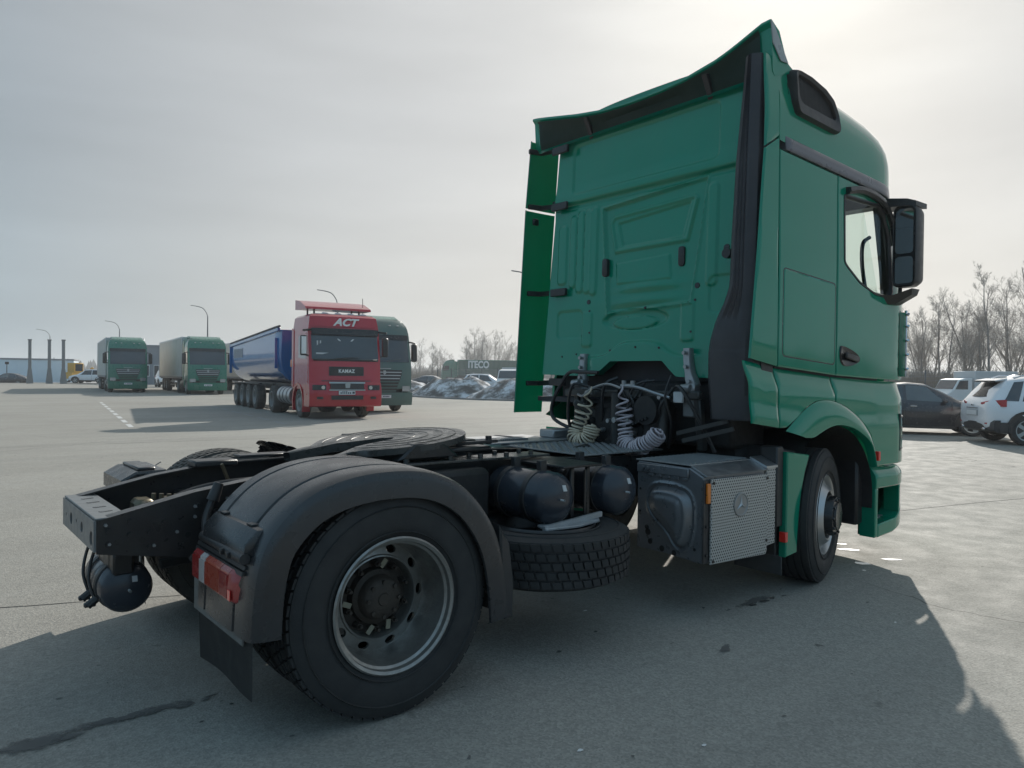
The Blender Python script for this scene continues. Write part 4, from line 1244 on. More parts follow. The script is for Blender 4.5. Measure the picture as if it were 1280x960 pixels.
for y, z, r_ in ((.489, 2.163, .024), (-.640, 2.210, .026), (.475, 2.085, .011), (-.625, 2.105, .011), (.46, 1.90, .010), (-.60, 1.87, .010), (.62, 1.72, .009), (.80, 1.70, .009), (.22, 1.745, .011), (-.09, 1.765, .011), (-.33, 1.755, .011), (-.15, 2.075, .012), (-.885, 2.46, .03)):
    x = wx(y, z); g.cyl((x+.01, y, z), (x-.006, y, z), r_, r_*.8, 14)
g.build('grommet', BLKG, wall)
# cab hold-down brackets
for y, z0, z1, tw in ((.505, 1.49, 1.72, 0), (-.615, 1.47, 1.745, -.06)):
    g = G(); x = wx(y, 1.66)-.045
    rows = []
    for k in range(7):
        t = k/6; z = lerp(z1, z0, t); w = .033 if t < .8 else .045; rows.append([(x+.02-.02*t, y+tw*t*t-w, z), (x+.02-.02*t-.012, y+tw*t*t-w*.8, z), (x+.02-.02*t-.012, y+tw*t*t+w*.8, z), (x+.02-.02*t, y+tw*t*t+w, z), (x+.05, y+tw*t*t+w, z), (x+.05, y+tw*t*t-w, z)])
    g.loft(rows)
    for zz in (z1-.035, (z0+z1)/2, z0+.03): g.cyl((x, y+tw*((z1-zz)/(z1-z0))**2, zz), (x-.03, y+tw*((z1-zz)/(z1-z0))**2, zz), .014, n=8)
    g.box((x, y+tw, z0-.02), (.08, .10, .07), .012); g.cyl((x-.05, y+tw-.03, z0-.02), (x-.05, y+tw+.05, z0-.02), .03, n=12)
    br = g.build('cab_bracket', GALV, T)
    g = G(); g.bb((x-.03, y+tw-.05, 1.24), (x+.06, y+tw+.06, z0-.04), .01); g.bar((x, y+tw, z0-.07), (x+.02, y+tw*.2-.16*(1 if y > 0 else -1), z0-.09), .05, .07, .01)
    g.build('bracket_post', mat('grey_casting', (.15, .16, .165), .5, metal=.3, dust=.35) if 'grey_casting' not in MATS else MATS['grey_casting'], br)
g = G(); x = 2.70; g.bb((x-.02, -.66, 1.345), (x, -.575, 1.425), .004); g.build('white_module', PAPER, T)

# ---- air intake duct at the right rear corner
g = G()
DL = [(1.0, -.86), (1.26, -.849), (1.54, -.823), (1.70, -.822), (1.78, -.830), (1.935, -.877), (2.06, -.945), (2.17, -.982), (2.48, -.986), (3.03, -1.008), (3.52, -1.05), (3.72, -1.065)]
rows = []
zs = [1.24+.02*k for k in range(0, 25)] + [1.74+.06*k for k in range(34)]
for z in zs:
    yl = interp(DL, z); yr = -1.205; bel = (.0018*(1 if int((z-1.0)/.02+.5) % 2 else -1) if z < 1.73 else 0)
    xr = interp([(1.0, 2.71), (1.7, 2.71), (2.1, 2.72), (3.7, 2.75)], z)-bel
    row = [(2.93, yl, z), (xr+.08, yl+bel, z), (xr+.025, yl-.018, z), (xr, yl-.05, z)]
    for k in range(1, 9):
        y = lerp(yl-.05, yr+.05, k/9); rib = .012 if (k in (2, 4, 6) and z > 1.9) else 0
        row.append((xr+rib-.01*sin(pi*k/9), y, z))
    row += [(xr, yr+.05, z), (xr+.03, yr+.01, z), (xr+.09, yr, z), (2.93, yr, z)]
    rows.append(row)
g.loft(rows, True, True)
duct = g.build('air_duct', mat('duct_plastic', (.026, .025, .029), .42, var=.15, vs=4, dust=.18, ds=4, dcol=(.13, .125, .125)), T, angle=30)
g = G(); g.cyl((2.80, -.955, 2.40), (2.76, -.955, 2.40), .035, n=14); g.build('duct_clip', BLK, duct)

# ---- roof: high cap, spoiler, inlet, trim strip
def roof_base(x): return interp([(2.95, 3.16), (3.03, 3.15), (4.46, 3.05), (4.9, 3.02)], x)
def roof_top(x): return interp([(2.9, 3.80), (3.3, 3.79), (3.7, 3.765), (3.98, 3.735), (4.3, 3.685), (4.5, 3.625), (4.65, 3.53), (4.75, 3.42), (4.82, 3.28), (4.87, 3.10)], x)
def roof_w(x): return min(1.240, 1.244-(.30*((x-4.42)/.55)**2.2 if x > 4.42 else 0))
g = G(); rows = []
xs = [2.95, 3.1, 3.3, 3.6, 3.9, 4.1, 4.3, 4.45, 4.55, 4.62, 4.68, 4.73, 4.77, 4.80, 4.83, 4.85, 4.865]
for x in xs:
    zb = roof_base(x); zt = roof_top(x); w = roof_w(x); row = []
    for k in range(41):
        a = pi*k/40; n_ = 5.2
        ca, sa = cos(a), sin(a); f = (abs(ca)**n_+abs(sa)**n_)**(-1/n_)
        wl_ = min(w, interp([(2.95, .90), (3.1, 1.07), (3.32, 1.24)], x)) if ca > 0 else w
        row.append((x, wl_*ca*f, zb+(max(zt-zb, .0)+.035*(1-(ca*f)**2)*(1 if x < 4.7 else .4))*sa*f))
    rows.append(row)
g.loft(rows, True, True, closed=False)
roof = g.build('high_roof', GREEN, T, angle=50)
g = G()
col_panel(g, (3.02, 4.80, 24), lambda x: ytop_(x)+.006, lambda x: ytop_(x)+.100, lambda x, z: ybody(x, z)+.014-.006*sstep(0, .1, z-ytop_(x)), nz=3, th=.05)
g.build('trim_strip', TRIM, T)
g = G(); col_panel(g, (3.10, 4.80, 24), lambda x: ytop_(x)+.006, lambda x: roof_base(x)+.035, lambda x, z: ybody(x, z)+.004, sgn=1, nz=2, th=.05); g.build('trim_strip', TRIM, T)
# roof spoiler over the rear wall
def sp_z(y): return interp([(-1.225, 3.965), (-1.15, 3.94), (-1.07, 3.905), (-.95, 3.855), (-.81, 3.808), (-.55, 3.758), (-.3, 3.737), (0, 3.733), (.33, 3.748), (.616, 3.79), (.82, 3.83), (1.03, 3.872), (1.165, 3.898), (1.225, 3.905)], y)
g = G()
NS = 40
rows = []
for i in range(NS+1):
    y = -1.225+2.45*i/NS; e = abs(y)/1.225; ze = sp_z(y)
    if i == 0: ze -= .012
    xe = 2.800+.03*e**3
    rows.append([(2.90, y, 3.585), (2.875, y, 3.615), (2.862+.01*e, y, 3.66), (xe+.028, y, ze-.05), (xe, y, ze-.022), (xe+.004, y, ze-.004), (xe+.022, y, ze), (2.95, y, lerp(ze, 3.80, .42)+.012), (3.05, y, lerp(ze, 3.78, .8)-.10*e**6), (3.16, y, 3.79-.12*e**5)])
g.loft(rows, True, True, closed=False)
spo = g.build('roof_spoiler', GREEN, T, angle=40)
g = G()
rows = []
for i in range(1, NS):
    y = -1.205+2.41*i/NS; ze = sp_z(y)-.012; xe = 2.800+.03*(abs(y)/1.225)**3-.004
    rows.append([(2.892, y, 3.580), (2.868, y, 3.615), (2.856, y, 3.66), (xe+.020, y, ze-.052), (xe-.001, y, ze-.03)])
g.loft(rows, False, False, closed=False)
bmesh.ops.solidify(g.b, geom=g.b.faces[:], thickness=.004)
g.build('spoiler_underside', mat('dark_underside', (.006, .048, .036), .5, var=.2, dust=.12), spo)  # separate dark green sheet over the spoiler's underside
g = G()
for y in (.50, -.72):
    g.prism([(2.79, 3.72), (2.83, 3.73), (2.885, 3.62), (2.875, 3.56), (2.855, 3.60)], y-.022, y+.022, 'XZ', .004)
g.build('spoiler_bracket', BLK, spo)
g = G()
for s in (-1,): g.prism([(2.835, 3.94), (2.87, 3.92), (2.98, 3.79), (3.05, 3.705), (2.96, 3.70), (2.86, 3.80)], s*1.228, s*1.236, 'XZ', .001)
g.build('spoiler_end', mat('sky_sheen_end', (.30, .33, .33), .3, coat=.3, dust=.1), spo)  # pale grey stands in for sky reflected on the tip's side face
g = G()
for s in (-1, 1):
    def lipf(u, v): 
        y = lerp(-1.15, 1.15, u); return (lerp(2.87, 2.845, v), y, lerp(3.60, 3.565, v))
g.grid(lipf, 10, 1); bmesh.ops.solidify(g.b, geom=g.b.faces[:], thickness=.02); g.build('rear_roof_lip', GREEN, spo)
# roof inlet
INL = [(3.072, 3.66), (3.10, 3.675), (3.28, 3.665), (3.48, 3.625), (3.60, 3.57), (3.672, 3.48), (3.712, 3.37), (3.69, 3.345), (3.14, 3.375), (3.10, 3.45)]
ic = (3.38, 3.50)
g = G()
o_ = INL; i_ = [(3.115, 3.645), (3.27, 3.635), (3.46, 3.595), (3.575, 3.545), (3.63, 3.48), (3.655, 3.435), (3.62, 3.43), (3.18, 3.452), (3.14, 3.50)]
angs = [2*pi*k/72-pi for k in range(72)]
def rp(poly, a, c=ic): t = ray_poly(c, a, poly); return (c[0]+t*cos(a), c[1]+t*sin(a))
O = [rp(o_, a) for a in angs]; I = [rp(i_, a) for a in angs]
g.loft([[(p[0], -1.0, p[1]) for p in O], [(p[0], -1.252, p[1]) for p in O], [(p[0]+(ic[0]-p[0])*.03, -1.282, p[1]+(ic[1]-p[1])*.05) for p in O], [(p[0], -1.272, p[1]) for p in I], [(p[0]+(ic[0]-p[0])*.04, -1.245, p[1]+(ic[1]-p[1])*.06) for p in I]], False, False)
inl = g.build('roof_inlet', BLK, T, angle=35)
g = G(); g.loft([[(p[0], -1.249, p[1]) for p in I], [(ic[0]+(p[0]-ic[0])*.02, -1.249, ic[1]+(p[1]-ic[1])*.02) for p in I]], False, True)
for k in range(28):
    x = 3.13+.0185*k; t0 = ray_poly((x, 3.50), -pi/2, i_); t1 = ray_poly((x, 3.50), pi/2, i_)
    if t0 and t1: g.bb((x-.0018, -1.252, 3.50-t0), (x+.0018, -1.246, 3.50+t1))
for k in range(17):
    z = 3.445+.0115*k
    t0 = ray_poly((3.38, z), pi, i_); t1 = ray_poly((3.38, z), 0, i_)
    if t0 and t1: g.bb((3.38-t0, -1.252, z-.0018), (3.38+t1, -1.246, z+.0018))
g.build('inlet_mesh', BLK, inl)
# sun visor end by the windscreen
g = G(); g.loft([[(4.80, y, 3.07), (4.96, y, 3.02), (4.98, y, 3.05), (4.84, y, 3.15)] for y in (-1.08, -.6, 0, .6, 1.08)]); g.build('sun_visor', mat('smoked_visor', (.10, .10, .11), .15, coat=.5), T)
# ---- mirrors
def mirror(s):
    xm_ = 4.64
    g = G()
    body = [(p[0], p[1]) for p in rrect(.185, .66, .05)]
    rows = []
    for dx, k in ((-.045, .90), (-.05, .96), (-.04, 1.0), (.05, 1.0), (.11, .93), (.145, .78), (.155, .5)):
        rows.append([(xm_+dx, s*(1.355+p[0]*k), 2.615+p[1]*k) for p in body])
    g.loft(rows, False, True)
    m = g.build('mirror', BLK, T, angle=40)
    for z, h_ in ((2.735, .36), (2.42, .22)):
        g = G(); g.prism([(s*1.355+a, z+b_) for a, b_ in rrect(.14, h_, .03)], xm_-.046, xm_-.04, 'YZ'); g.build('mirror_glass', MIRR, m)
    g = G(); g.bb((xm_-.043, s*1.275, 2.30), (xm_-.03, s*1.435, 2.92), .004); g.build('mirror_backing', BLKG, m)
    g = G()
    g.loft([[(xm_-.06+dx, s*y, z+h1) for h1 in (-h0, h0)] + [(xm_+.16, s*y, z+h0), (xm_+.16, s*y, z-h0)] for y, z, h0, dx in ((1.16, 2.985, .035, -.02), (1.26, 2.975, .035, -.02), (1.38, 2.965, .028, 0), (1.44, 2.95, .02, .02))])
    g.loft([[(xm_-.20, s*1.235, 2.22), (xm_+.10, s*1.20, 2.22), (xm_+.10, s*1.20, 2.15), (xm_-.10, s*1.235, 2.15)], [(xm_-.12, s*1.30, 2.215), (xm_+.10, s*1.28, 2.22), (xm_+.08, s*1.28, 2.15), (xm_-.04, s*1.29, 2.15)], [(xm_-.04, s*1.42, 2.27), (xm_+.10, s*1.42, 2.27), (xm_+.08, s*1.41, 2.22), (xm_-.02, s*1.41, 2.22)]])
    g.tube([(xm_+.04, s*1.29, 2.2), (xm_+.05, s*1.30, 2.6), (xm_+.04, s*1.30, 2.96)], .016, 8)
    g.build('mirror_arm', BLK, m)
mirror(-1); mirror(1)

# ---- behind and under the cab: power train, coils, catwalk
g = G()
g.box((3.15, 0, 1.08), (.9, .62, .56), .08); g.box((2.86, -.05, .95), (.4, .42, .30), .08); g.cyl((2.35, -.03, .96), (.2, -.0, .62), .06, n=14)
g.box((2.80, -.36, 1.18), (.28, .18, .34), .05); g.cyl((2.62, -.36, 1.28), (2.82, -.36, 1.28), .11, n=18)
g.box((3.0, .42, 1.05), (.5, .22, .34), .05); g.cyl((3.3, -.6, .75), (3.7, -.6, .75), .12, n=14)
for i in range(7): g.cyl((2.60, -.20-.03*i, 1.15+.012*i), (2.72, -.20-.03*i, 1.15+.012*i), .012, n=6)
g.bb((3.0, -.95, .70), (3.35, -.5, 1.1), .06)
g.bb((2.88, -.95, 1.02), (3.3, .20, 1.50), .03); g.bb((3.3, -1.0, 1.15), (4.4, 1.0, 1.28), .03); g.bb((3.1, .42, .95), (3.4, .7, 1.2), .04)
g.cyl((3.7, -1.0, .5), (3.7, 1.0, .5), .06, n=12)
g.bb((3.2, -.55, .55), (3.6, .5, .8), .05); g.bb((3.2, -.55, .62), (4.8, .5, 1.15), .06)
g.build('power_train', DARKM, T)
g = G()
g.bar((2.74, .62, 1.39), (2.74, -.78, 1.40), .06, .06, .01); g.bar((2.76, .50, 1.40), (2.80, .55, 1.02), .05, .05, .01); g.bar((2.76, -.74, 1.40), (2.82, -.74, 1.0), .06, .06, .01)
g.bar((2.60, .38, 1.32), (2.95, .08, 1.06), .05, .06, .01); g.cyl((2.70, .0, 1.0), (2.70, .0, 1.40), .045, n=12); g.cyl((2.70, -.46, 1.05), (2.72, -.46, 1.36), .04, n=12)
g.bar((2.6, -.68, 1.13), (2.75, -1.0, 1.23), .025, .03); g.bar((2.6, -.73, 1.08), (2.75, -1.05, 1.18), .025, .03)
g.build('cab_cross_beam', mat('satin_black_steel', (.02, .021, .022), .42, var=.3, dust=.3, dcol=(.1, .1, .09)), T)
g = G()
rr = random.Random(5)
for i in range(12):
    y0 = rr.uniform(-.55, .35); y1 = y0+rr.uniform(-.3, .3)
    g.tube(spline([(2.72, y0, 1.45+rr.uniform(-.05, .1)), (2.64, (y0+y1)/2, 1.36+rr.uniform(-.1, .1)), (2.70, y1, 1.2), (2.78, y1+rr.uniform(-.1, .1), 1.0)], 6), rr.uniform(.008, .016), 6)
g.build('cable', BLK, T)
g = G()
for i in range(10):
    y = -.5+.09*i+rr.uniform(-.03, .03); z = 1.20+rr.uniform(-.12, .2); g.cyl((2.68, y, z), (2.64, y, z), .014+rr.random()*.01, n=8)
g.tube(spline([(2.66, .40, 1.38), (2.62, .30, 1.37), (2.62, .20, 1.43), (2.64, .05, 1.47), (2.64, -.1, 1.44)], 6), .010, 6)
g.tube(spline([(2.64, -.1, 1.46), (2.63, -.28, 1.45), (2.64, -.44, 1.41), (2.66, -.56, 1.38)], 6), .012, 6)
g.cyl((2.64, -.13, 1.46), (2.64, -.13, 1.50), .018, n=8); g.cyl((2.64, -.22, 1.46), (2.64, -.22, 1.50), .018, n=8); g.box((2.65, -.18, 1.46), (.04, .12, .03), .005)
g.build('fitting', GALV, T)
g = G()
g.tube(spline([(2.75, .26, 1.56), (2.75, .45, 1.565), (2.75, .60, 1.56), (2.75, .70, 1.46), (2.75, .80, 1.32), (2.75, .82, 1.20), (2.75, .74, 1.13), (2.75, .50, 1.07), (2.78, .34, 1.05)], 6), .016, 8)
g.build('hose_rail', BLK, T)
def coil(name, path, R, r, turns, m, spread=None):
    P = spline(path, 14); n = len(P); L = [0]
    for i in range(1, n): L.append(L[-1]+(P[i]-P[i-1]).length)
    out = []
    steps = turns*14
    def at(s):
        for i in range(1, n):
            if L[i] >= s: 
                t = (s-L[i-1])/max(1e-6, L[i]-L[i-1]); return P[i-1].lerp(P[i], t), (P[i]-P[i-1]).normalized()
        return P[-1], (P[-1]-P[-2]).normalized()
    for k in range(steps+1):
        f = k/steps; g_ = f if spread is None else spread(f); p, d = at(L[-1]*min(1, g_))
        a = d.cross(Vector((1, 0, 0))); a = a.normalized() if a.length > .1 else Vector((0, 1, 0)); b_ = d.cross(a).normalized()
        th = 2*pi*turns*f; rr_ = R*(1+.10*sin(f*23)+.07*sin(f*61+1))*min(1, .25+f*12, .25+(1-f)*12); out.append(p+(a*cos(th)+b_*sin(th))*rr_)
    g = G(); g.tube(out, r, 7)
    return g.build(name, m, T, angle=60)
coil('coiled_hose', [(2.62, .21, 1.45), (2.61, .24, 1.33), (2.60, .29, 1.20), (2.59, .33, 1.09), (2.56, .32, 1.02), (2.56, .24, 1.005), (2.58, .18, 1.05), (2.60, .16, 1.14)], .058, .0085, 21, HOSEB, lambda f: f**.52 if f < 1 else 1)
coil('coiled_hose', [(2.60, -.14, 1.46), (2.60, -.16, 1.33), (2.60, -.18, 1.20), (2.60, -.19, 1.10), (2.58, -.22, 1.02), (2.56, -.30, .995), (2.55, -.40, 1.02), (2.56, -.50, 1.08), (2.57, -.56, 1.14)], .056, .0085, 26, HOSEM, lambda f: f**.58 if f < 1 else 1)
g = G()
g.bb((1.90, -.46, .985), (2.72, .46, .995), .002)
catw = g.build('catwalk', ALUD, T)
g = G()
for i in range(22):
    for j in range(20):
        x = 1.93+.036*i; y = -.43+.0452*j; g.bar((x, y, .9975), (x+.016, y+(.012 if (i+j) % 2 else -.012), .9975), .007, .007)
g.build('tread', ALUD, catw)
g = G(); g.bb((1.78, .40, 1.0), (2.75, .66, 1.012), .002); g.bb((2.5, .52, 1.012), (2.95, .70, 1.08), .01); g.build('catwalk_plate', GALV, T)
g = G()
for j in range(26): g.bb((1.72+.02*j, .52, 1.012), (1.727+.02*j, .66, 1.026))
g.build('tread', ALUD, catw)

g = G(); g.prism([(p[0]*.62+.99, p[1]*.66+.66) for p in rrect(1.0, 1.0, .16)], 1.0, 2.75, 'YZ', .02); ftk = g.build('fuel_tank', ALU, T)
g = G()
for x in (1.3, 1.9, 2.45): g.prism([(p[0]*.632+.99, p[1]*.672+.66) for p in rrect(1.0, 1.0, .16)], x-.03, x+.03, 'YZ', .004)
g.build('strap', BLK, ftk)
g = G(); g.prism([(3.36, 1.0), (3.06, 1.05), (3.06, .28), (3.22, .28), (3.24, .55)], .86, 1.25, 'XZ', .01); g.build('front_mudguard', GREEN, T)

# ================================================================== the yard
def sheet(name, pts, z, m, kind='structure', parent=None):
    g = G(); g.mesh_add([(x, y, z) for x, y in pts], [tuple(range(len(pts)))])
    o = g.build(name, m, parent, angle=0, recalc=False)
    if o.data.polygons[0].normal.z < 0: o.data.flip_normals()
    if kind and parent is None: o['kind'] = kind
    return o

def asphalt():
    m = bpy.data.materials.new('worn_asphalt'); m.use_nodes = True
    t = m.node_tree; b = t.nodes['Principled BSDF']; L = t.links.new
    c = t.nodes.new('ShaderNodeTexCoord').outputs['Object']
    def noise(s, d=8, r=.6, vec=None, dist=0):
        n = t.nodes.new('ShaderNodeTexNoise'); n.inputs['Scale'].default_value = s; n.inputs['Detail'].default_value = d; n.inputs['Roughness'].default_value = r; n.inputs['Distortion'].default_value = dist
        L(vec or c, n.inputs['Vector']); return n.outputs[0]
    def ramp(f, a, b_, lo, hi):
        n = t.nodes.new('ShaderNodeMapRange'); n.inputs[1].default_value = a; n.inputs[2].default_value = b_; n.inputs[3].default_value = lo; n.inputs[4].default_value = hi
        L(f, n.inputs[0]); return n.outputs[0]
    def mix(f, a, b_, mode='MIX'):
        n = t.nodes.new('ShaderNodeMix'); n.data_type = 'RGBA'; n.blend_type = mode
        for s, v in ((n.inputs['Factor'], f), (n.inputs['A'], a), (n.inputs['B'], b_)):
            if isinstance(v, (tuple, float, int)): s.default_value = (*v, 1) if isinstance(v, tuple) else v
            else: L(v, s)
        return n.outputs['Result']
    def mul(a, b_):
        n = t.nodes.new('ShaderNodeMath'); n.operation = 'MULTIPLY'; 
        for i, v in enumerate((a, b_)):
            if isinstance(v, (int, float)): n.inputs[i].default_value = v
            else: L(v, n.inputs[i])
        return n.outputs[0]
    base = mix(ramp(noise(.22, 9, .62), .33, .68, 0, 1), (.270, .256, .226), (.335, .320, .286))
    # long drying streaks and tyre marks
    mp = t.nodes.new('ShaderNodeMapping'); mp.inputs['Rotation'].default_value = (0, 0, .35); mp.inputs['Scale'].default_value = (.06, .9, 1); L(c, mp.inputs['Vector'])
    base = mix(ramp(noise(1.3, 7, .6, mp.outputs[0]), .42, .70, 0, .38), base, (.205, .198, .182))
    mp2 = t.nodes.new('ShaderNodeMapping'); mp2.inputs['Rotation'].default_value = (0, 0, -.5); mp2.inputs['Scale'].default_value = (.09, 1.6, 1); L(c, mp2.inputs['Vector'])
    base = mix(ramp(noise(1.1, 6, .6, mp2.outputs[0]), .52, .78, 0, .22), base, (.36, .35, .325))
    # aggregate: pale and dark stones
    v = t.nodes.new('ShaderNodeTexVoronoi'); v.inputs['Scale'].default_value = 95; L(c, v.inputs['Vector'])
    sep = t.nodes.new('ShaderNodeSeparateColor'); L(v.outputs['Color'], sep.inputs[0])
    base = mix(ramp(sep.outputs[0], .0, 1, .72, 1.26), (0., 0., 0.), base, 'MIX') if False else mix(1.0, base, mix(sep.outputs[0], (.80, .80, .80), (1.15, 1.145, 1.13)), 'MULTIPLY')
    base = mix(1.0, base, mix(ramp(noise(14, 8, .7), .3, .7, 0, 1), (.90, .90, .90), (1.08, 1.08, 1.08)), 'MULTIPLY')
    # damp spots and oil drips
    v2 = t.nodes.new('ShaderNodeTexVoronoi'); v2.inputs['Scale'].default_value = 2.6; v2.inputs['Randomness'].default_value = 1
    nv = t.nodes.new('ShaderNodeVectorMath'); nv.operation = 'ADD'
    ns = t.nodes.new('ShaderNodeTexNoise'); ns.inputs['Scale'].default_value = 9; ns.inputs['Detail'].default_value = 4; L(c, ns.inputs['Vector'])
    sc_ = t.nodes.new('ShaderNodeVectorMath'); sc_.operation = 'SCALE'; sc_.inputs['Scale'].default_value = .14; L(ns.outputs['Color'], sc_.inputs[0])
    L(c, nv.inputs[0]); L(sc_.outputs[0], nv.inputs[1]); L(nv.outputs[0], v2.inputs['Vector'])
    spot = mul(ramp(v2.outputs['Distance'], .045, .085, 1, 0), ramp(noise(.55, 3), .50, .58, 0, 1))
    base = mix(mul(spot, .75), base, (.055, .052, .048))
    big = ramp(noise(.8, 9, .72), .60, .74, 0, .5)
    base = mix(big, base, (.175, .168, .155))
    # hairline cracks in wide panels
    v3 = t.nodes.new('ShaderNodeTexVoronoi'); v3.feature = 'DISTANCE_TO_EDGE'; v3.inputs['Scale'].default_value = .05
    ns2 = t.nodes.new('ShaderNodeTexNoise'); ns2.inputs['Scale'].default_value = .9; ns2.inputs['Detail'].default_value = 6; L(c, ns2.inputs['Vector'])
    sc2 = t.nodes.new('ShaderNodeVectorMath'); sc2.operation = 'SCALE'; sc2.inputs['Scale'].default_value = .9; L(ns2.outputs['Color'], sc2.inputs[0])
    nv2 = t.nodes.new('ShaderNodeVectorMath'); L(c, nv2.inputs[0]); L(sc2.outputs[0], nv2.inputs[1]); L(nv2.outputs[0], v3.inputs['Vector'])
    crack = mul(ramp(v3.outputs['Distance'], .0002, .0007, 1, 0), ramp(noise(.12, 3), .47, .56, 0, 1))
    base = mix(mul(crack, .7), base, (.05, .047, .042))
    L(base, b.inputs['Base Color'])
    L(ramp(noise(3, 6), .3, .7, .72, .95), b.inputs['Roughness']); b.inputs['Specular IOR Level'].default_value = .32
    bp = t.nodes.new('ShaderNodeBump'); bp.inputs['Strength'].default_value = .4; bp.inputs['Distance'].default_value = .005
    hm = t.nodes.new('ShaderNodeMath'); hm.operation = 'ADD'; L(mul(v.outputs['Distance'], 1.0), hm.inputs[0]); L(noise(60, 6, .7), hm.inputs[1]); L(hm.outputs[0], bp.inputs['Height'])
    L(bp.outputs[0], b.inputs['Normal'])
    return m
ASPH = asphalt()
DIRT = mat('thawed_soil', (.12, .105, .085), .95, var=.45, vs=.35, dust=.5, ds=.12, dcol=(.22, .20, .165), bump=.5, bs=6)
FIELD = mat('winter_field', (.17, .155, .13), .95, var=.35, vs=.05, dust=.6, ds=.02, dcol=(.32, .32, .32))
SNOW = mat('old_snow', (.80, .81, .83), .7, var=.06, vs=3)
sheet('ground', [(-890, -890), (890, -890), (890, 890), (-890, 890)], -.30, FIELD)
yard_pts = [(-45, -40), (47, -40), (46.0, -2), (43.6, 11), (36.5, 26), (29.2, 29.5), (25.8, 35.0), (26.0, 46), (27.0, 70), (27.5, 104), (-45, 103)]
sheet('asphalt_yard', yard_pts, 0.0, ASPH)
sheet('verge', [(47, -60), (120, -60), (120, 120), (27, 120), (27, 70), (26, 46), (25.8, 35), (29.2, 29.5), (36.5, 26), (43.6, 11), (46, -2), (47, -40)], -.06, DIRT)
# kerb along the far edge
kp = [(46.0, -2), (43.6, 11), (36.5, 26), (29.2, 29.5), (25.8, 35.0), (26.0, 46), (27.0, 70)]
g = G(); kp3 = spline([(a, b_, 0) for a, b_ in kp], 6)
rows = []
for i, p_ in enumerate(kp3):
    d = (kp3[min(i+1, len(kp3)-1)]-kp3[max(i-1, 0)]).normalized(); n_ = Vector((d.y, -d.x, 0))
    rows.append([p_-n_*.08+Vector((0, 0, -.1)), p_-n_*.08+Vector((0, 0, .10)), p_+n_*.08+Vector((0, 0, .10)), p_+n_*.08+Vector((0, 0, -.1))])
g.loft(rows); kb = g.build('kerb', CONC); kb['kind'] = 'structure'
# painted bay lines
PAINT = mat('worn_road_paint', (.62, .62, .60), .7, var=.15, vs=20, dust=.5, ds=9, dcol=(.26, .25, .23))
lines = bpy.data.objects.new('bay_markings', None); COL.objects.link(lines); lines['kind'] = 'structure'
u_ = Vector((cos(radians(81.8)), sin(radians(81.8)))); v_ = Vector((-u_.y, u_.x))
def dash(p, l, w, m=PAINT, name='dash'):
    p = Vector(p); q = [p-v_*w/2, p+v_*w/2, p+u_*l+v_*w/2, p+u_*l-v_*w/2]
    return sheet(name, [tuple(a) for a in q], .004, m, parent=lines)
for i in range(9): dash(Vector((3.18, 18.3))+u_*(i*2.15), 1.35, .13)
PAINTF = mat('faded_road_paint', (.33, .33, .32), .8, var=.2, vs=6, dust=.7, ds=4, dcol=(.22, .215, .2))
for k, (x0, y0, n_) in enumerate(((7.25, 17.6, 12), (11.2, 17.2, 6), (-.9, 18.5, 8))):
    if k == 2: continue
    for i in range(n_): dash(Vector((x0, y0))+u_*(i*2.3), 1.5, .11, PAINTF)
# flakes of white paint on the asphalt by the front wheel
fl = bpy.data.objects.new('paint_flakes', None); COL.objects.link(fl); fl['kind'] = 'structure'
rr = random.Random(21)
for x, y, l, w, a in ((4.92, -.78, .22, .035, -.9), (4.86, -1.18, .16, .03, -.8), (4.52, -1.10, .12, .05, -.7), (5.1, -.62, .10, .02, -.9), (4.33, -.82, .05, .03, 0), (4.30, -1.22, .03, .02, 0)):
    pts = []
    for k in range(9):
        t = 2*pi*k/9; rx = l*.5*cos(t)*(1+rr.uniform(-.25, .2)); ry = w*sin(t)*(1+rr.uniform(-.3, .3)); pts.append((x+rx*cos(a)-ry*sin(a), y+rx*sin(a)+ry*cos(a)))
    sheet('flake', pts, .003, WHITE, parent=fl)
for k in range(14):
    x = rr.uniform(-1.5, 4); y = rr.uniform(-3.2, .8); s_ = rr.uniform(.006, .018)
    if abs(y+1.0) < .35 and (x < .6 or x > 3): continue
    pts = [(x+s_*cos(2*pi*q/6)*rr.uniform(.5, 1.4), y+s_*.6*sin(2*pi*q/6)) for q in range(6)]
    sheet('flake', pts, .0035, WHITE, parent=fl)
# dark drip stains
st = bpy.data.objects.new('oil_stains', None); COL.objects.link(st); st['kind'] = 'structure'
OIL = mat('oil_stain', (.060, .058, .055), .55, var=.4, vs=14)
STAIN = mat('damp_stain', (.115, .110, .102), .85, var=.35, vs=6, dust=.4, ds=12, dcol=(.17, .165, .155))
soften(OIL, 1); soften(STAIN, 2)
def blob(x, y, a, b_, rot, m, z, n=22, jit=.3):
    ph = [rr.uniform(0, 6) for _ in range(4)]; pts = []
    for k in range(n):
        t = 2*pi*k/n; f = 1+jit*(.5*sin(2*t+ph[0])+.35*sin(3*t+ph[1])+.3*sin(5*t+ph[2])+.3*sin(8*t+ph[3]))
        px, py = a*cos(t)*f, b_*sin(t)*f; pts.append((x+px*cos(rot)-py*sin(rot), y+px*sin(rot)+py*cos(rot)))
    return sheet('stain', pts, z, m, parent=st)
drips = [(2.44, -1.05, .025, .010), (2.90, -1.21, .06, .028), (3.01, -1.20, .045, .022), (3.13, -1.22, .03, .012), (2.76, -1.215, .05, .022), (2.53, -1.18, .022, .010), (1.53, -.95, .022, .010), (1.13, -1.06, .030, .012), (-.57, -.49, .035, .014), (-.52, -.64, .02, .010), (-.68, -.74, .022, .010)]
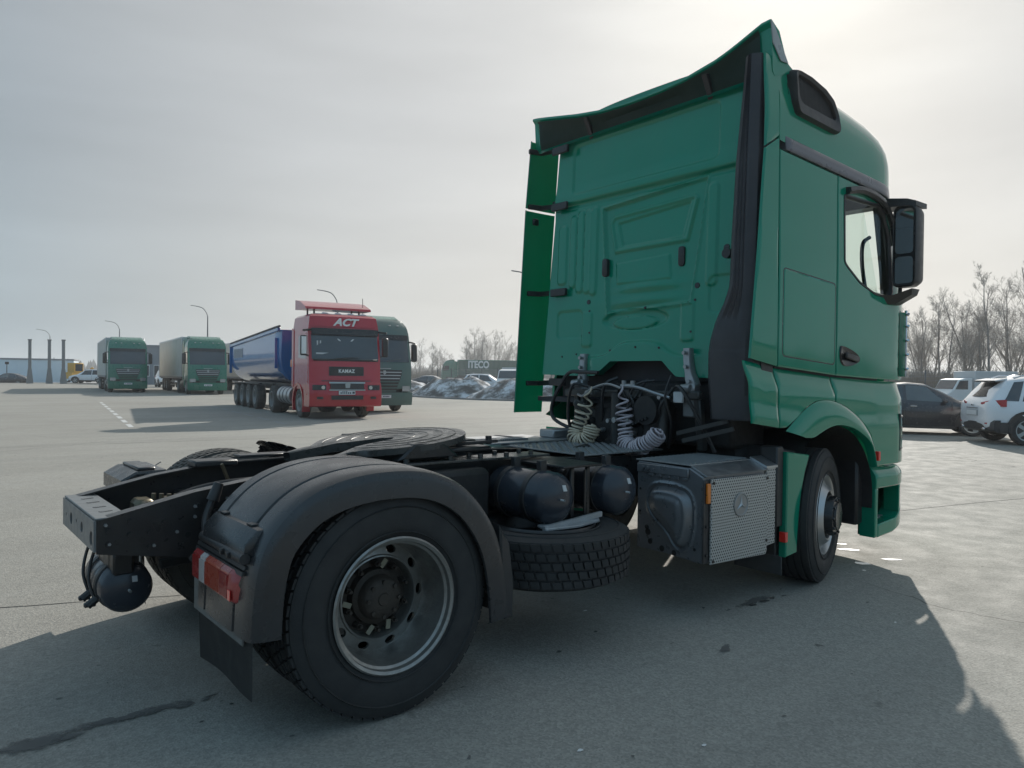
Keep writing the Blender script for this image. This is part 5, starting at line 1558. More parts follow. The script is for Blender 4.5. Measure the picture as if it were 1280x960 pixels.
for k in range(46):
    drips.append((rr.uniform(-1.3, 3.6), rr.uniform(-3.1, .6), rr.uniform(.006, .022), rr.uniform(.004, .010)))
for k, (x, y, a, b_) in enumerate(drips):
    blob(x, y, a, b_, rr.uniform(-.4, .9), OIL if k < 11 else STAIN, .0030+.00003*k, n=26 if a > .02 else 12, jit=.42)
for k, (x, y, a, b_, r_) in enumerate(((-.87, -.50, .24, .045, .05), (-1.02, -.50, .18, .05, -.1), (-1.27, -.53, .22, .07, .0), (-1.16, -.55, .07, .03, .3), (-.70, -.53, .06, .022, -.1), (-.60, -.52, .035, .016, .2), (2.85, -1.17, .20, .05, .1), (1.9, -1.6, .12, .02, .4))):
    blob(x, y, a, b_, r_, STAIN, .0050+.0003*k, n=44, jit=.5)
# long joints in the paving
g = G()
JO = mat('tar_joint', (.045, .043, .04), .8, var=.3)
def joint(pts, w):
    P = spline([(a, b_, 0) for a, b_ in pts], 10); L_ = []; R_ = []
    for i, p_ in enumerate(P):
        d = (P[min(i+1, len(P)-1)]-P[max(i-1, 0)]).normalized(); n_ = Vector((d.y, -d.x, 0)); j = Vector((rr.uniform(-.012, .012), rr.uniform(-.012, .012), 0)); ww = w*rr.uniform(.5, 1.2)
        L_.append(p_+j-n_*ww+Vector((0, 0, .0022))); R_.append(p_+j+n_*ww+Vector((0, 0, .0022)))
    A = [g.b.verts.new(p_) for p_ in L_]; B = [g.b.verts.new(p_) for p_ in R_]
    for i in range(len(P)-1): g.b.faces.new((A[i], B[i], B[i+1], A[i+1]))
joint([(-4.5, 3.0), (-1.9, 1.95), (-.4, 1.35), (.6, 1.0)], .006)
joint([(5.2, .35), (9.5, -.6), (12.5, -1.4), (16, -2.6), (20, -3.5)], .010)
joint([(-8, 14), (2, 13.4), (9, 12.2), (16, 9.5), (22, 6.2)], .012)
jo = g.build('paving_joint', JO, angle=0); jo['kind'] = 'structure'

# ================================================================== wheels of the parked vehicles
def simple_tyre(name, parent, loc, R, w, rim_m=RIMW, out=-1, rr_=.56, ry=0.0, rubber=RUBD):
    g = G(); h = w/2
    g.lathe([(R*rr_, -h*.85), (R*rr_+.03, -h), (R*.88, -h), (R*.97, -h*.85), (R, -h*.6), (R, -h*.12), (R-.012, -h*.08), (R-.012, h*.08), (R, h*.12), (R, h*.6), (R*.97, h*.85), (R*.88, h), (R*rr_+.03, h), (R*rr_, h*.85)], n=32)
    t = g.build(name, rubber, parent, angle=40); t.location = loc; t.rotation_euler = (0, 0, ry)
    return t
def truck_rim(t, R, w, out, deep=False, m=RIMW):
    g = G(); s = out; h = w/2*s; rw = R*.57
    if deep: g.lathe([(rw, h*.9), (rw+.01, h), (rw-.02, h), (rw-.05, h*.3), (rw-.08, -h*.1), (rw-.22, -h*.05), (rw-.24, h*.2), (0, h*.25)], n=24)
    else:
        g.lathe([(rw, h*.9), (rw+.01, h), (rw-.02, h*.98), (rw-.05, h*.5), (rw-.12, h*.72), (rw-.15, h*1.05), (.10, h*1.1), (.09, h*1.35), (0, h*1.4)], n=24)
        for i in range(10):
            a = 2*pi*i/10; g.cyl(((rw-.18)*cos(a), h*1.0, (rw-.18)*sin(a)), ((rw-.18)*cos(a), h*1.22, (rw-.18)*sin(a)), .016, n=6)
    g.build('rim', m, t, angle=35)

# ================================================================== cab-over trucks facing the camera
def cabover(label, paint, face_paint, group, kind='modern', roof_paint=None):
    """front axle at the origin, driving towards +X"""
    t = thing('parked_truck', label, 'truck', group=group)
    W2 = 1.25
    def fx(y, z):
        b = interp([(.25, 1.36), (.55, 1.42), (1.3, 1.42), (2.0, 1.38), (3.05, 1.12), (3.45, .95), (3.75, .62), (3.86, .2)], z)
        return b-.16*(abs(y)/1.25)**3.5
    # body sections from the bottom up
    g = G(); rows = []
    for z in (.95, 1.2, 1.6, 2.0, 2.4, 2.8, 3.05, 3.2, 3.35, 3.5, 3.65, 3.75, 3.82, 3.86):
        w = 1.24 if z < 3.2 else interp([(3.2, 1.24), (3.5, 1.20), (3.75, 1.08), (3.86, .9)], z)
        r = [(fx(-w+2*w*k/16, z), -w+2*w*k/16, z) for k in range(17)]
        r += [(.3, w, z), (-.4, w, z), (-.95, w-.05, z), (-.95, -w+.05, z), (-.4, -w, z), (.3, -w, z)]
        rows.append(r)
    g.loft(rows)
    cab = g.build('cab', paint, t, angle=40)
    def patch(name, y0, y1, z0, z1, m, off=.012, nu=12, nv=5, parent=t, th=.012, curve=None):
        g = G()
        def f(u, v):
            z = lerp(z0, z1, v); yy0, yy1 = (y0, y1) if curve is None else curve(z)
            y = lerp(yy0, yy1, u); return (fx(y, z)+off, y, z)
        g.grid(f, nu, nv)
        bmesh.ops.recalc_face_normals(g.b, faces=g.b.faces[:])
        r = bmesh.ops.solidify(g.b, geom=g.b.faces[:], thickness=-th)
        return g.build(name, m, parent, angle=40)
    patch('windscreen', -1.12, 1.12, 2.02, 2.95, GLASSD, .014, 14, 6)
    patch('sun_visor', -1.15, 1.15, 2.93, 3.13, BLKG, .05 if kind != 'x' else .02, 14, 2)
    g = G()
    for s in (-1, 1): g.tube([(fx(.0, 2.06)+.03, s*.1, 2.06), (fx(.5, 2.2)+.03, s*.75, 2.16)], .012, 6)
    g.build('wiper', BLK, t)
    # lower grille with slats
    patch('grille', -.55, .55, .78, 1.70, BLK, .012, 10, 5, curve=lambda z: (-lerp(.52, .78, sstep(.8, 1.7, z)), lerp(.52, .78, sstep(.8, 1.7, z))))
    for k in range(7):
        z = .86+.125*k; w = lerp(.50, .74, k/6)
        patch('grille_slat', -w, w, z-.022, z+.022, paint if k < 4 else SILV, .035, 8, 1)
    g = G(); g.prism([(0, 1.50), (.07, 1.58), (.05, 1.68), (-.05, 1.68), (-.07, 1.58)], 1.44, 1.475, 'YZ', .006); g.build('badge', SILV, t)
    g = G(); g.bb((1.425, -.28, 1.745), (1.445, .28, 1.775)); g.build('nameplate', SILV, t)
    patch('bumper', -1.22, 1.22, .30, .80, face_paint, .03, 16, 5, th=.08)
    patch('lower_intake', -.62, .62, .36, .50, BLK, .045, 10, 2)
    g = G(); g.bb((1.525, -.26, .58), (1.545, .26, .70)); pl = g.build('number_plate', PLATE, t)
    g = G()
    for i in range(7): 
        if i != 1: g.bb((1.5455, -.20+.057*i, .615), (1.548, -.165+.057*i, .665))
    g.build('plate_marks', INK, pl)
    for s in (-1, 1):
        patch('headlight', s*.78 if s > 0 else -1.14, 1.14 if s > 0 else -.78, .84, 1.06, LENS, .03, 5, 2)
        patch('fog_light', s*.85 if s > 0 else -1.02, 1.02 if s > 0 else -.85, .52, .60, LENS, .045, 3, 1)
        # side: door window, corner deflector, arch, step
        g = G(); g.prism([(.05, 2.10), (.95, 2.02), (.80, 2.85), (.60, 2.92), (.05, 2.92)], s*1.243, s*1.252, 'XZ', .003); g.build('side_window', GLASSD, t)
        g = G(); g.prism([(-.12, 1.0), (1.10, 1.0), (1.16, 1.9), (.92, 2.98), (-.12, 2.98)], s*1.236, s*1.246, 'XZ', .004); g.build('door', paint, t)
        g = G()
        g.prism([(.62, .35), (1.16, .35), (1.20, .98), (.62, .98)], s*1.10, s*1.245, 'XZ', .02); g.build('step_panel', face_paint, t)
        g = G(); g.prism([(-.62, .50), (-.54, .50), (-.50, .75), (-.30, .96), (.62, .98), (.62, 1.02), (-.95, 1.02), (-.95, .75)], s*1.0, s*1.24, 'XZ', .01); g.build('wheel_arch', face_paint, t)
        # mirror
        g = G()
        g.box((1.02, s*1.46, 2.42), (.16, .25, .74), .05); g.bar((1.05, s*1.20, 2.86), (1.05, s*1.48, 2.82), .07, .06, .01); g.bar((1.10, s*1.20, 2.08), (1.06, s*1.40, 2.12), .08, .06, .01)
        g.build('mirror', BLK, t)
        g = G(); g.bb((1.10, s*1.36, 2.18), (1.115, s*1.56, 2.70)); 
        # side fairing behind the cab
        g2 = G(); g2.prism([(-.97, .95), (-1.5, .95), (-1.45, 3.6), (-.97, 3.75)], s*1.20, s*1.235, 'XZ', .01); g2.build('side_fairing', paint, t)
        g.b.free()
        ft = simple_tyre('front_tyre', t, (0, s*1.05, .50), .50, .30); truck_rim(ft, .50, .30, s)
        rt = simple_tyre('rear_tyre', t, (-3.7, s*.95, .50), .50, .58); truck_rim(rt, .50, .58, s, True)
    # roof air deflector and lamps
    g = G(); g.prism([(.45, 3.80), (.0, 3.96), (-.95, 4.02), (-.95, 3.80)], -1.02, 1.02, 'XZ', .05); g.build('roof_deflector', roof_paint or paint, t)
    g = G()
    for y in (-.75, -.4, .4, .75): g.box((.90, y, 3.52), (.05, .10, .035), .01)
    g.build('roof_marker', PAPER, t)
    g = G(); g.bb((-5.2, -.42, .62), (.9, .42, .92), .02); g.bb((-4.2, -.5, .9), (-3.0, .5, 1.12), .03); g.bb((-.9, -.9, .6), (1.2, .9, 1.0), .05)
    for s in (-1, 1):
        g.cyl((-2.6, s*.95, .68), (-1.3, s*.95, .68), .30, n=18)
    g.build('chassis', FRAME, t)
    return t

def trailer(label, group, L=13.6, H=4.0, side=CURT, roofrail=ALU, cat='trailer', name='curtain_trailer'):
    """kingpin at the origin, nose towards +X"""
    t = thing(name, label, cat, group=group)
    x1 = 1.55; x0 = x1-L; zb = 1.18
    g = G()
    for s in (-1, 1):
        def f(u, v):
            x = lerp(x0+.05, x1-.12, u); z = lerp(zb, H-.12, v); return (x, s*(1.245+.012*sin(x*7.1)+.008*sin(x*2.3+z*3)), z)
        g.grid(f, 70, 6)
    g.build('curtain', side, t, angle=60)
    g = G()
    g.bb((x1-.10, -1.24, zb), (x1-.02, 1.24, H-.02), .01)
    for k in range(12):
        y = -1.15+2.3*k/11; g.bb((x1-.02, y-.03, zb+.05), (x1-.006, y+.03, H-.08), .002)
    g.build('front_wall', ALU, t)
    g = G()
    for s in (-1, 1):
        g.bb((x0, s*1.20, H-.13), (x1-.02, s*1.272, H), .01); g.bb((x1-.14, s*1.19, zb), (x1-.01, s*1.275, H-.02), .01); g.bb((x0, s*1.19, zb), (x0+.12, s*1.275, H-.02), .01)
    g.build('frame', roofrail, t)
    g = G(); g.bb((x0+.02, -1.19, H-.06), (x1-.03, 1.19, H-.02)); g.bb((x0, -1.22, zb), (x0+.05, 1.22, H-.05)); g.build('roof', PAPER, t)
    g = G()
    for s in (-1, 1):
        g.bb((x0, s*1.18, zb-.16), (x1-.05, s*1.26, zb), .01); g.bb((x0, s*.45, .80), (x1-.3, s*.52, 1.10))
        g.bb((-5.0, s*1.15, .50), (-3.0, s*1.2, .60)); g.bb((-5.0, s*1.15, .75), (-3.0, s*1.2, .85)); g.cyl((-2.6, s*.9, .45), (-2.6, s*.9, 1.1), .06, n=8)
    for k in range(7): g.bb((x0+.5+k*1.9, -1.2, .95), (x0+.6+k*1.9, 1.2, 1.05))
    g.bb((x0+.02, -1.2, .48), (x0+.12, 1.2, .62), .01)
    g.build('chassis', FRAME, t)
    for k in range(3):
        for s in (-1, 1):
            tt = simple_tyre('tyre', t, (x0+2.2+1.31*k, s*1.04, .50), .50, .385); truck_rim(tt, .50, .385, s, True)
    return t

HD = 262.0
def heading(o, xy, lateral_dx=0.0):
    o.location = (xy[0], xy[1], 0); o.rotation_euler = (0, 0, radians(HD)); return o
uh = Vector((cos(radians(HD)), sin(radians(HD))))
def kingpin(xy): return (xy[0]-uh.x*3.15, xy[1]-uh.y*3.15)
P1, P2, P3 = (11.05, 56.0), (14.7, 50.0), (13.55, 24.0)
k1 = heading(cabover('green cab-over truck farthest left, coupled to a grey curtain trailer', GREEND, GREEND, 'green and grey cab-over trucks parked in the yard'), P1)
k2 = copy_tree(k1); heading(k2, P2)
k2['label'] = 'green cab-over truck parked just behind the blue tipper trailer'
k3 = heading(cabover('dusty grey-green cab-over truck half hidden beside the red truck', STEELG, STEELG, 'green and grey cab-over trucks parked in the yard', roof_paint=GREEND), P3)
# its cab top stays green
g = G()
rows = []
t1 = heading(trailer('grey curtain-sided trailer behind the farthest left green truck', 'grey curtain-sided trailers'), kingpin(P1))
t2 = copy_tree(t1); heading(t2, kingpin(P2)); t2['label'] = 'grey curtain-sided trailer of the green truck beside the blue tipper'
t3 = copy_tree(t1); heading(t3, (20.2, 54.0)); t3['label'] = 'grey curtain-sided trailer mostly hidden between the blue tipper and the second green truck'

# ---- red truck
def red_truck():
    t = thing('red_truck', 'red cab-over truck with white letters on its roof, coupled to a blue tipper trailer', 'truck')
    def fx(y, z):
        b = interp([(.30, 1.40), (.50, 1.46), (1.10, 1.44), (1.28, 1.40), (2.0, 1.36), (2.95, 1.20), (3.1, 1.20), (3.45, 1.10), (3.52, .95)], z)
        return b-.10*(abs(y)/1.25)**5
    g = G(); rows = []
    for z in (1.0, 1.28, 1.6, 2.0, 2.45, 2.95, 3.05, 3.2, 3.35, 3.45, 3.50, 3.53):
        w = 1.24 if z < 3.05 else interp([(3.05, 1.22), (3.45, 1.16), (3.53, 1.05)], z)
        r = [(fx(-w+2*w*k/14, z), -w+2*w*k/14, z) for k in range(15)]
        r += [(.3, w, z), (-.85, w-.02, z), (-.85, -w+.02, z), (.3, -w, z)]
        rows.append(r)
    g.loft(rows); cab_ = g.build('cab', REDP, t, angle=35)
    def patch(name, y0, y1, z0, z1, m, off=.012, nu=12, nv=5, parent=t, th=.012):
        g = G(); g.grid(lambda u, v: (fx(lerp(y0, y1, u), lerp(z0, z1, v))+off, lerp(y0, y1, u), lerp(z0, z1, v)), nu, nv)
        bmesh.ops.recalc_face_normals(g.b, faces=g.b.faces[:]); bmesh.ops.solidify(g.b, geom=g.b.faces[:], thickness=-th)
        return g.build(name, m, parent, angle=40)
    ws = patch('windscreen', -1.15, 1.15, 2.0, 2.82, GLASSD, .014)
    g = G(); x = fx(0, 2.5)+.03
    g.prism([(-.30, 2.70), (-.24, 2.70), (-.04, 2.52), (.04, 2.52), (.24, 2.70), (.30, 2.70), (.07, 2.46), (-.07, 2.46)], fx(0, 2.6)+.018, fx(0, 2.6)+.022, 'YZ'); g.build('windscreen_banner', PAPER, ws)
    g = G(); g.bb((fx(0, 2.2), -1.02, 2.17), (fx(0, 2.2)+.02, -.55, 2.22)); g.bb((fx(.9, 2.6), -.98, 2.42), (fx(.9, 2.6)+.04, -.94, 2.62)); g.bb((fx(.9, 2.6), -.88, 2.42), (fx(.9, 2.6)+.04, -.84, 2.62)); g.build('paper_notice', PAPER, ws)
    patch('sun_visor', -1.16, 1.16, 2.82, 3.04, BLKG, .10, 12, 2)
    g = G()
    for s in (-1, 1): g.tube([(fx(0, 2.0)+.04, s*.08-.3, 2.03), (fx(0, 2.1)+.05, s*.08+.35, 2.08)], .014, 6)
    g.bb((fx(0, 2.0), -1.12, 1.95), (fx(0, 2.0)+.03, 1.12, 2.02), .005); g.build('wiper', BLK, t)
    np_ = patch('name_panel', -.60, .60, 1.46, 1.76, BLK, .016, 8, 2)
    Mf = lambda x, z, s=1: Matrix.Translation((x, 0, z)) @ Matrix(((0, 0, 1, 0), (1, 0, 0, 0), (0, 1, 0, 0), (0, 0, 0, 1)))
    text_mesh('KAMAZ', .16, LETW, np_, Mf(1.412, 1.61), bold=.005, space=1.15, width=.56)
    rp_ = patch('roof_panel', -1.05, 1.05, 3.10, 3.44, REDP, .006, 10, 3)
    text_mesh('ACT', .34, LETW, t, Mf(1.185, 3.25) @ Matrix.Rotation(-.0, 4, 'X'), shear=.35, bold=.012, width=.92, depth=.03)
    # lower grille in chrome surround
    patch('grille', -.58, .58, 1.00, 1.20, BLK, .075, 8, 2); patch('grille_bar', -.62, .62, 1.20, 1.25, SILV, .085, 8, 1); patch('grille_bar', -.62, .62, .965, 1.0, SILV, .085, 8, 1)
    g = G(); g.prism([(-.07, 1.05), (.07, 1.05), (.09, 1.18), (.05, 1.25), (-.05, 1.25), (-.09, 1.18)], 1.53, 1.56, 'YZ', .006); g.build('badge', SILV, t)
    patch('body_gap', -.85, .85, 1.275, 1.30, BLK, .008, 8, 1)
    # bumper
    g = G(); rows = []
    for z, k in ((.42, -.05), (.46, 0), (.75, .03), (.98, .03), (1.18, .0), (1.22, -.03)):
        w = 1.25; rows.append([(fx(-w+2*w*i/14, max(z, .5))+.03+k, -w+2*w*i/14, z) for i in range(15)]+[(.75, w, z), (.75, -w, z)])
    # the bumper leaves room for the grille
    g.loft(rows); g.build('bumper', REDP, t, angle=40)
    patch('lower_intake', -.55, .55, .66, .80, BLK, .075, 8, 1)
    for s in (-1, 1):
        a, b_ = (.72, 1.16) if s > 0 else (-1.16, -.72)
        patch('headlight', a, b_, .98, 1.15, BLKG, .07, 4, 1); 
        g = G(); g.cyl((fx(.9, 1.07)+.06, s*.82, 1.065), (fx(.9, 1.07)+.095, s*.82, 1.065), .065, n=14); g.build('headlight_lens', CHRO, t)
        a, b_ = (.82, 1.02) if s > 0 else (-1.02, -.82)
        patch('fog_recess', a, b_, .68, .76, BLK, .072, 3, 1)
        g = G(); g.prism([(.05, 2.05), (.98, 2.0), (.90, 2.80), (.05, 2.80)], s*1.243, s*1.255, 'XZ', .003); g.build('side_window', GLASSD, t)
        g = G(); g.prism([(-.05, 1.05), (1.18, 1.05), (1.18, 1.98), (1.02, 2.88), (-.05, 2.88)], s*1.236, s*1.248, 'XZ', .004); g.build('door', REDP, t)
        g = G(); 
        rows = []
        for k in range(9):
            a = radians(205-230*k/8); rows.append([(.60*cos(a), s*1.26, .52+.60*sin(a)), (.68*cos(a), s*1.27, .52+.70*sin(a)), (.68*cos(a), s*1.0, .52+.70*sin(a)), (.60*cos(a), s*1.0, .52+.60*sin(a))])
        g.loft(rows); g.build('wheel_arch', REDP, t)
        g = G(); g.prism([(.62, .45), (1.2, .45), (1.2, 1.05), (.66, 1.05)], s*1.05, s*1.24, 'XZ', .015); g.build('step_panel', REDP, t)
        g = G(); g.prism([(-.85, 1.05), (-.6, 1.05), (-.6, 3.0), (-.85, 3.1)], s*1.21, s*1.245, 'XZ', .01); g.build('rear_pillar', REDP, t)
        g = G(); g.box((1.25, s*1.42, 2.45), (.12, .20, .66), .03); g.bar((1.15, s*1.15, 2.98), (1.32, s*1.45, 2.94), .07, .07, .01); g.bar((1.2, s*1.2, 2.1), (1.27, s*1.40, 2.16), .05, .05)
        g.build('mirror', BLK, t)
        g = G(); g.bb((1.312, s*1.34, 2.17), (1.325, s*1.50, 2.74), .01); g.build('mirror_back', LETW if s < 0 else BLK, t)
        ft = simple_tyre('front_tyre', t, (0, s*1.05, .52), .52, .31); truck_rim(ft, .52, .31, s)
        rt = simple_tyre('rear_tyre', t, (-3.75, s*.95, .52), .52, .58); truck_rim(rt, .52, .58, s, True)
        g = G(); g.cyl((-2.9, s*.92, .72), (-1.15, s*.92, .72), .33, n=24); tkk = g.build('fuel_tank', ALU, t)
        g = G()
        for x in (-2.5, -2.05, -1.55): g.lathe([(.332, x-.03), (.34, x-.03), (.34, x+.03), (.332, x+.03)], c=(0, s*.92, .72), axis='X', n=24)
        g.build('strap', BLK, tkk)
        g = G(); g.bb((-1.0, s*1.02, 1.75), (-.86, s*1.25, 2.0), .01); g.build('marker_lamp', ORANGE_MARK, t) if s < 0 else g.b.free()
    g = G(); g.bb((1.525, -.30, .83), (1.555, .26, .955)); pl = g.build('number_plate', PLATE, t)
    g = G()
    for i, (w_, h_) in enumerate(((.04, .06), (.035, .09), (.035, .09), (.035, .09), (.04, .06), (.04, .06))): g.bb((1.556, -.25+.065*i, .855), (1.559, -.25+.065*i+w_, .855+h_))
    g.bb((1.556, .16, .86), (1.559, .24, .93)); g.build('plate_marks', INK, pl)
    # roof box deflector standing on struts
    g = G(); g.loft([[(.55, y, 3.72), (.50, y, 3.80), (-.15, y, 4.02), (-.75, y, 4.10), (-.75, y, 3.75), (-.2, y, 3.72)] for y in (-1.16, -1.10, 0, 1.10, 1.16)]); g.build('roof_deflector', REDP, t, angle=30)
    g = G()
    for s in (-1, 1):
        for x in (.3, -.5): g.bar((x, s*.8, 3.50), (x, s*.8, 3.78), .05, .05)
    g.build('deflector_strut', BLK, t)
    g = G(); 
    for y in (-.55, -.1, .35, .8): g.box((.75, y, 3.57), (.12, .22, .07), .02)
    g.bb((.55, -.9, 3.53), (.8, .9, 3.56)); g.build('roof_lamp', PAPER, t)
    g = G(); g.tube([(.3, .95, 3.5), (.25, .95, 4.2)], .012, 5); g.build('aerial', BLK, t)
    g = G(); g.bb((-5.0, -.42, .62), (.9, .42, .95), .02); g.bb((-4.3, -.5, .9), (-3.1, .5, 1.14), .03); g.bb((-.8, -.95, .62), (1.2, .95, 1.05), .05); g.bb((-1.1, -.5, .9), (-.9, .5, 2.2)); g.build('chassis', FRAME, t)
    return t
PR = (10.15, 20.5)
heading(red_truck(), PR)
def tipper():
    t = thing('tipper_trailer', 'glossy blue tipper trailer with rounded tub behind the red truck', 'trailer')
    # half-round tub: open top, outline in (y, z)
    def sec(x):
        e = sstep(-.2, 1.2, x); zb = lerp(1.10, 1.30, 0)
        out = []
        for k in range(21):
            a = pi*k/20; n_ = 2.8; ca, sa = -cos(a), -sin(a); f = (abs(ca)**n_+abs(sa)**n_)**(-1/n_)
            out.append((1.25*ca*f, 2.45+1.32*sa*f*1.0))
        return out
    g = G(); rows = []
    for x, k in ((-8.6, 1.0), (-8.5, 1.0), (-4, 1.0), (-.2, 1.0), (.25, 1.0)):
        top = interp([(-8.6, 2.78), (.3, 3.14)], x)
        r = [(x, y*k, z) for y, z in sec(x)]; r = [(x, -1.25*k, top)]+r+[(x, 1.25*k, top)]
        rows.append(r)
    # front wall slopes forward to the top
    r = rows[-1]; rows.append([(x+.35*sstep(1.1, 3.1, z)+.05, y*.93, z*.995+.02) for x, y, z in r])
    g.loft(rows, True, True, closed=False)
    tub = g.build('tub', BLUEP, t, angle=35)
    g = G()
    for s in (-1, 1): g.bar((-8.6, s*1.27, 2.78), (.6, s*1.27, 3.16), .10, .14, .02)
    g.bar((-8.6, -1.2, 2.78), (-8.6, 1.2, 2.78), .1, .14, .02)
    for x in (-8.5, .2):
        for s in (-1, 1): g.bar((x, s*1.27, 1.5+.2*(x > 0)), (x, s*1.27, 2.85), .12, .07, .01)
    g.build('top_rail', BLUEP, tub)
    g = G(); 
    for i in range(14): 
        x = -8.4+i*.66; g.cyl((x, -1.30, interp([(-8.6, 2.78), (.6, 3.16)], x)+.10), (x+.62, -1.30, interp([(-8.6, 2.78), (.6, 3.16)], x+.62)+.10), .045, n=6)
    pass
    g.build('rolled_tarpaulin', mat('dark_tarpaulin', (.07, .07, .075), .7, var=.3), tub)
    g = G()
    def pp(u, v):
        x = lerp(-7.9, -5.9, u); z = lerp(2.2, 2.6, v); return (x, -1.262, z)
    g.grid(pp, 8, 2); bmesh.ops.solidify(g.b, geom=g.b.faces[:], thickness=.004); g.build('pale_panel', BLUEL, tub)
    g = G(); g.bb((-8.2, -.5, .85), (1.3, .5, 1.15), .03); g.bb((-.2, -.6, 1.0), (1.4, .6, 1.25), .03); g.bb((-8.6, -1.15, .55), (-8.45, 1.15, .7)); 
    for s in (-1, 1): g.cyl((-2.0, s*.8, .4), (-2.0, s*.8, 1.1), .06, n=8); g.bb((-7.9, s*1.05, 1.06), (-3.0, s*1.2, 1.10), .01)
    g.build('chassis', FRAME, t)
    for k in range(4):
        for s in (-1, 1):
            tt = simple_tyre('tyre', t, (-7.6+1.31*k, s*1.02, .52), .52, .385); truck_rim(tt, .52, .385, s, True)
    return t
heading(tipper(), kingpin(PR))

# ================================================================== cars
def car(label, paint, prof, group=None, suv=False, L=4.4, Wd=1.82, wheels=(.85, -1.85), R=.33, name='parked_car'):
    """nose towards +X; prof rows: x, z_bottom, z_belt, w_belt, z_top, w_top"""
    t = thing(name, label, 'car', group=group)
    g = G(); rows = []
    fine = []
    for a, b_ in zip(prof, prof[1:]):
        n_ = max(1, int((b_[0]-a[0])/.12))
        for k in range(n_): fine.append([lerp(a[i], b_[i], k/n_) for i in range(6)])
    fine.append(list(prof[-1]))
    def ring(p):
        x, zb, zl, wl, zt, wt = p
        half = [(0, zb), (wl*.80, zb), (wl*.95, zb+.06), (wl*.99, zb+(zl-zb)*.35), (wl*1.0, zb+(zl-zb)*.62), (wl*.985, zb+(zl-zb)*.86), (wl*.945, zl), (lerp(wl*.945, wt, .35), lerp(zl, zt, .35)), (lerp(wl*.945, wt, .7), lerp(zl, zt, .7)), (lerp(wl*.945, wt, .93), lerp(zl, zt, .93)), (wt*.90, zt+.005), (wt*.5, zt+.03), (0, zt+.038)]
        return [(x, y, z) for y, z in half]+[(x, -y, z) for y, z in half[-2:0:-1]]
    g.loft([ring(p) for p in fine])
    body = g.build('body', paint, t, angle=42)
    def P(x, s, f, off=.006):
        p = [interp([(q[0], q[i]) for q in prof], x) for i in range(6)]; wl = p[3]*.945
        return (x, s*(lerp(wl, p[5], f)+off), lerp(p[2], p[4], f)+off*.3)
    t['_'] = 0; del t['_']
    def side_glass(x0b, x1b, x0t, x1t, m=GLASSD, f0=.06, f1=.90):
        for s in (-1, 1):
            g = G(); g.grid(lambda u, v: P(lerp(lerp(x0b, x0t, v), lerp(x1b, x1t, v), u), s, lerp(f0, f1, v)), 8, 4); g.build('side_window', m, t)
    def across(name, xb, xt, zb, zt, wb, wt, m, bow=.10, sg=1):
        g = G()
        def f(u, v):
            y = lerp(-1, 1, u); w = lerp(wb, wt, v); return (lerp(xb, xt, v)-sg*bow*y*y, y*w, lerp(zb, zt, v))
        g.grid(f, 10, 5); bmesh.ops.solidify(g.b, geom=g.b.faces[:], thickness=.004); return g.build(name, m, t)
    t_fns = dict(side_glass=side_glass, across=across, P=P, body=body)
    for x in wheels:
        for s in (-1, 1):
            tt = simple_tyre('tyre', t, (x, s*(Wd/2-.115), R), R, .22, rr_=.66, rubber=RUBBER)
            g = G(); h = s*.11
            g.lathe([(R*.68, h*.8), (R*.70, h*.98), (R*.64, h*.95), (R*.60, h*.3)], n=28)
            for k in range(5):
                a = 2*pi*k/5
                g.prism([(R*.12*cos(a+1.2), R*.12*sin(a+1.2)), (R*.64*cos(a+.20), R*.64*sin(a+.20)), (R*.64*cos(a-.20), R*.64*sin(a-.20)), (R*.12*cos(a-1.2), R*.12*sin(a-1.2))], h*.70, h*.92, 'XZ', .004)
            g.cyl((0, h*.6, 0), (0, h*.96, 0), R*.17, n=12); g.build('rim', SILV, tt)
            g = G(); g.lathe([(R*.6, h*.1), (0, h*.1)], n=20); g.build('brake', BLK, tt)
            # dark wheel opening
            g = G(); 
            g.lathe([(R*1.17, -.16), (R*1.17, .0)], c=(x, s*(Wd/2-.0), R+.01), n=24) if False else None
            rows = []
            for k in range(13):
                a = radians(-12+204*k/12); rows.append([(x+R*1.15*cos(a), s*(Wd/2-.20), R+.02+R*1.15*sin(a)), (x+R*1.15*cos(a), s*(Wd/2+.004), R+.02+R*1.15*sin(a)), (x+R*1.28*cos(a), s*(Wd/2+.010), R+.02+R*1.26*sin(a)), (x+R*1.28*cos(a), s*(Wd/2-.02), R+.02+R*1.26*sin(a))])
            g.loft(rows, False, False, closed=False)
            V = [g.b.verts.new((x+R*1.16*cos(radians(-12+204*k/12)), s*(Wd/2-.015), R+.02+R*1.16*sin(radians(-12+204*k/12)))) for k in range(13)]
            g.b.faces.new(V)
            g.build('wheel_arch', BLK, t)
    return t, t_fns

# dark grey saloon seen from its right side
sed_prof = [(-2.22, .50, .80, .70, .82, .55), (-2.15, .36, .92, .80, .95, .66), (-1.85, .24, 1.00, .87, 1.06, .66), (-1.35, .20, 1.0, .90, 1.22, .62), (-.75, .18, .97, .905, 1.41, .585), (-.2, .18, .95, .91, 1.455, .59), (.25, .18, .93, .91, 1.42, .58), (.75, .18, .92, .905, 1.18, .62), (1.10, .20, .90, .90, .97, .68), (1.6, .22, .84, .87, .90, .66), (2.05, .30, .72, .78, .78, .55), (2.2, .42, .62, .62, .65, .42)]
sc, F = car('dark grey saloon car parked in profile beside the white car', CARG, sed_prof, R=.335, wheels=(1.40, -1.32), Wd=1.82)
F['side_glass'](-1.22, -.32, -.86, -.34); F['side_glass'](-.24, .82, -.26, .30, LGLASS)
F['across']('windscreen', .92, .30, .98, 1.40, .74, .57, GLASSD, .10); F['across']('rear_window', -1.83, -.95, 1.06, 1.38, .64, .56, GLASSD, .10, -1)
g = G()
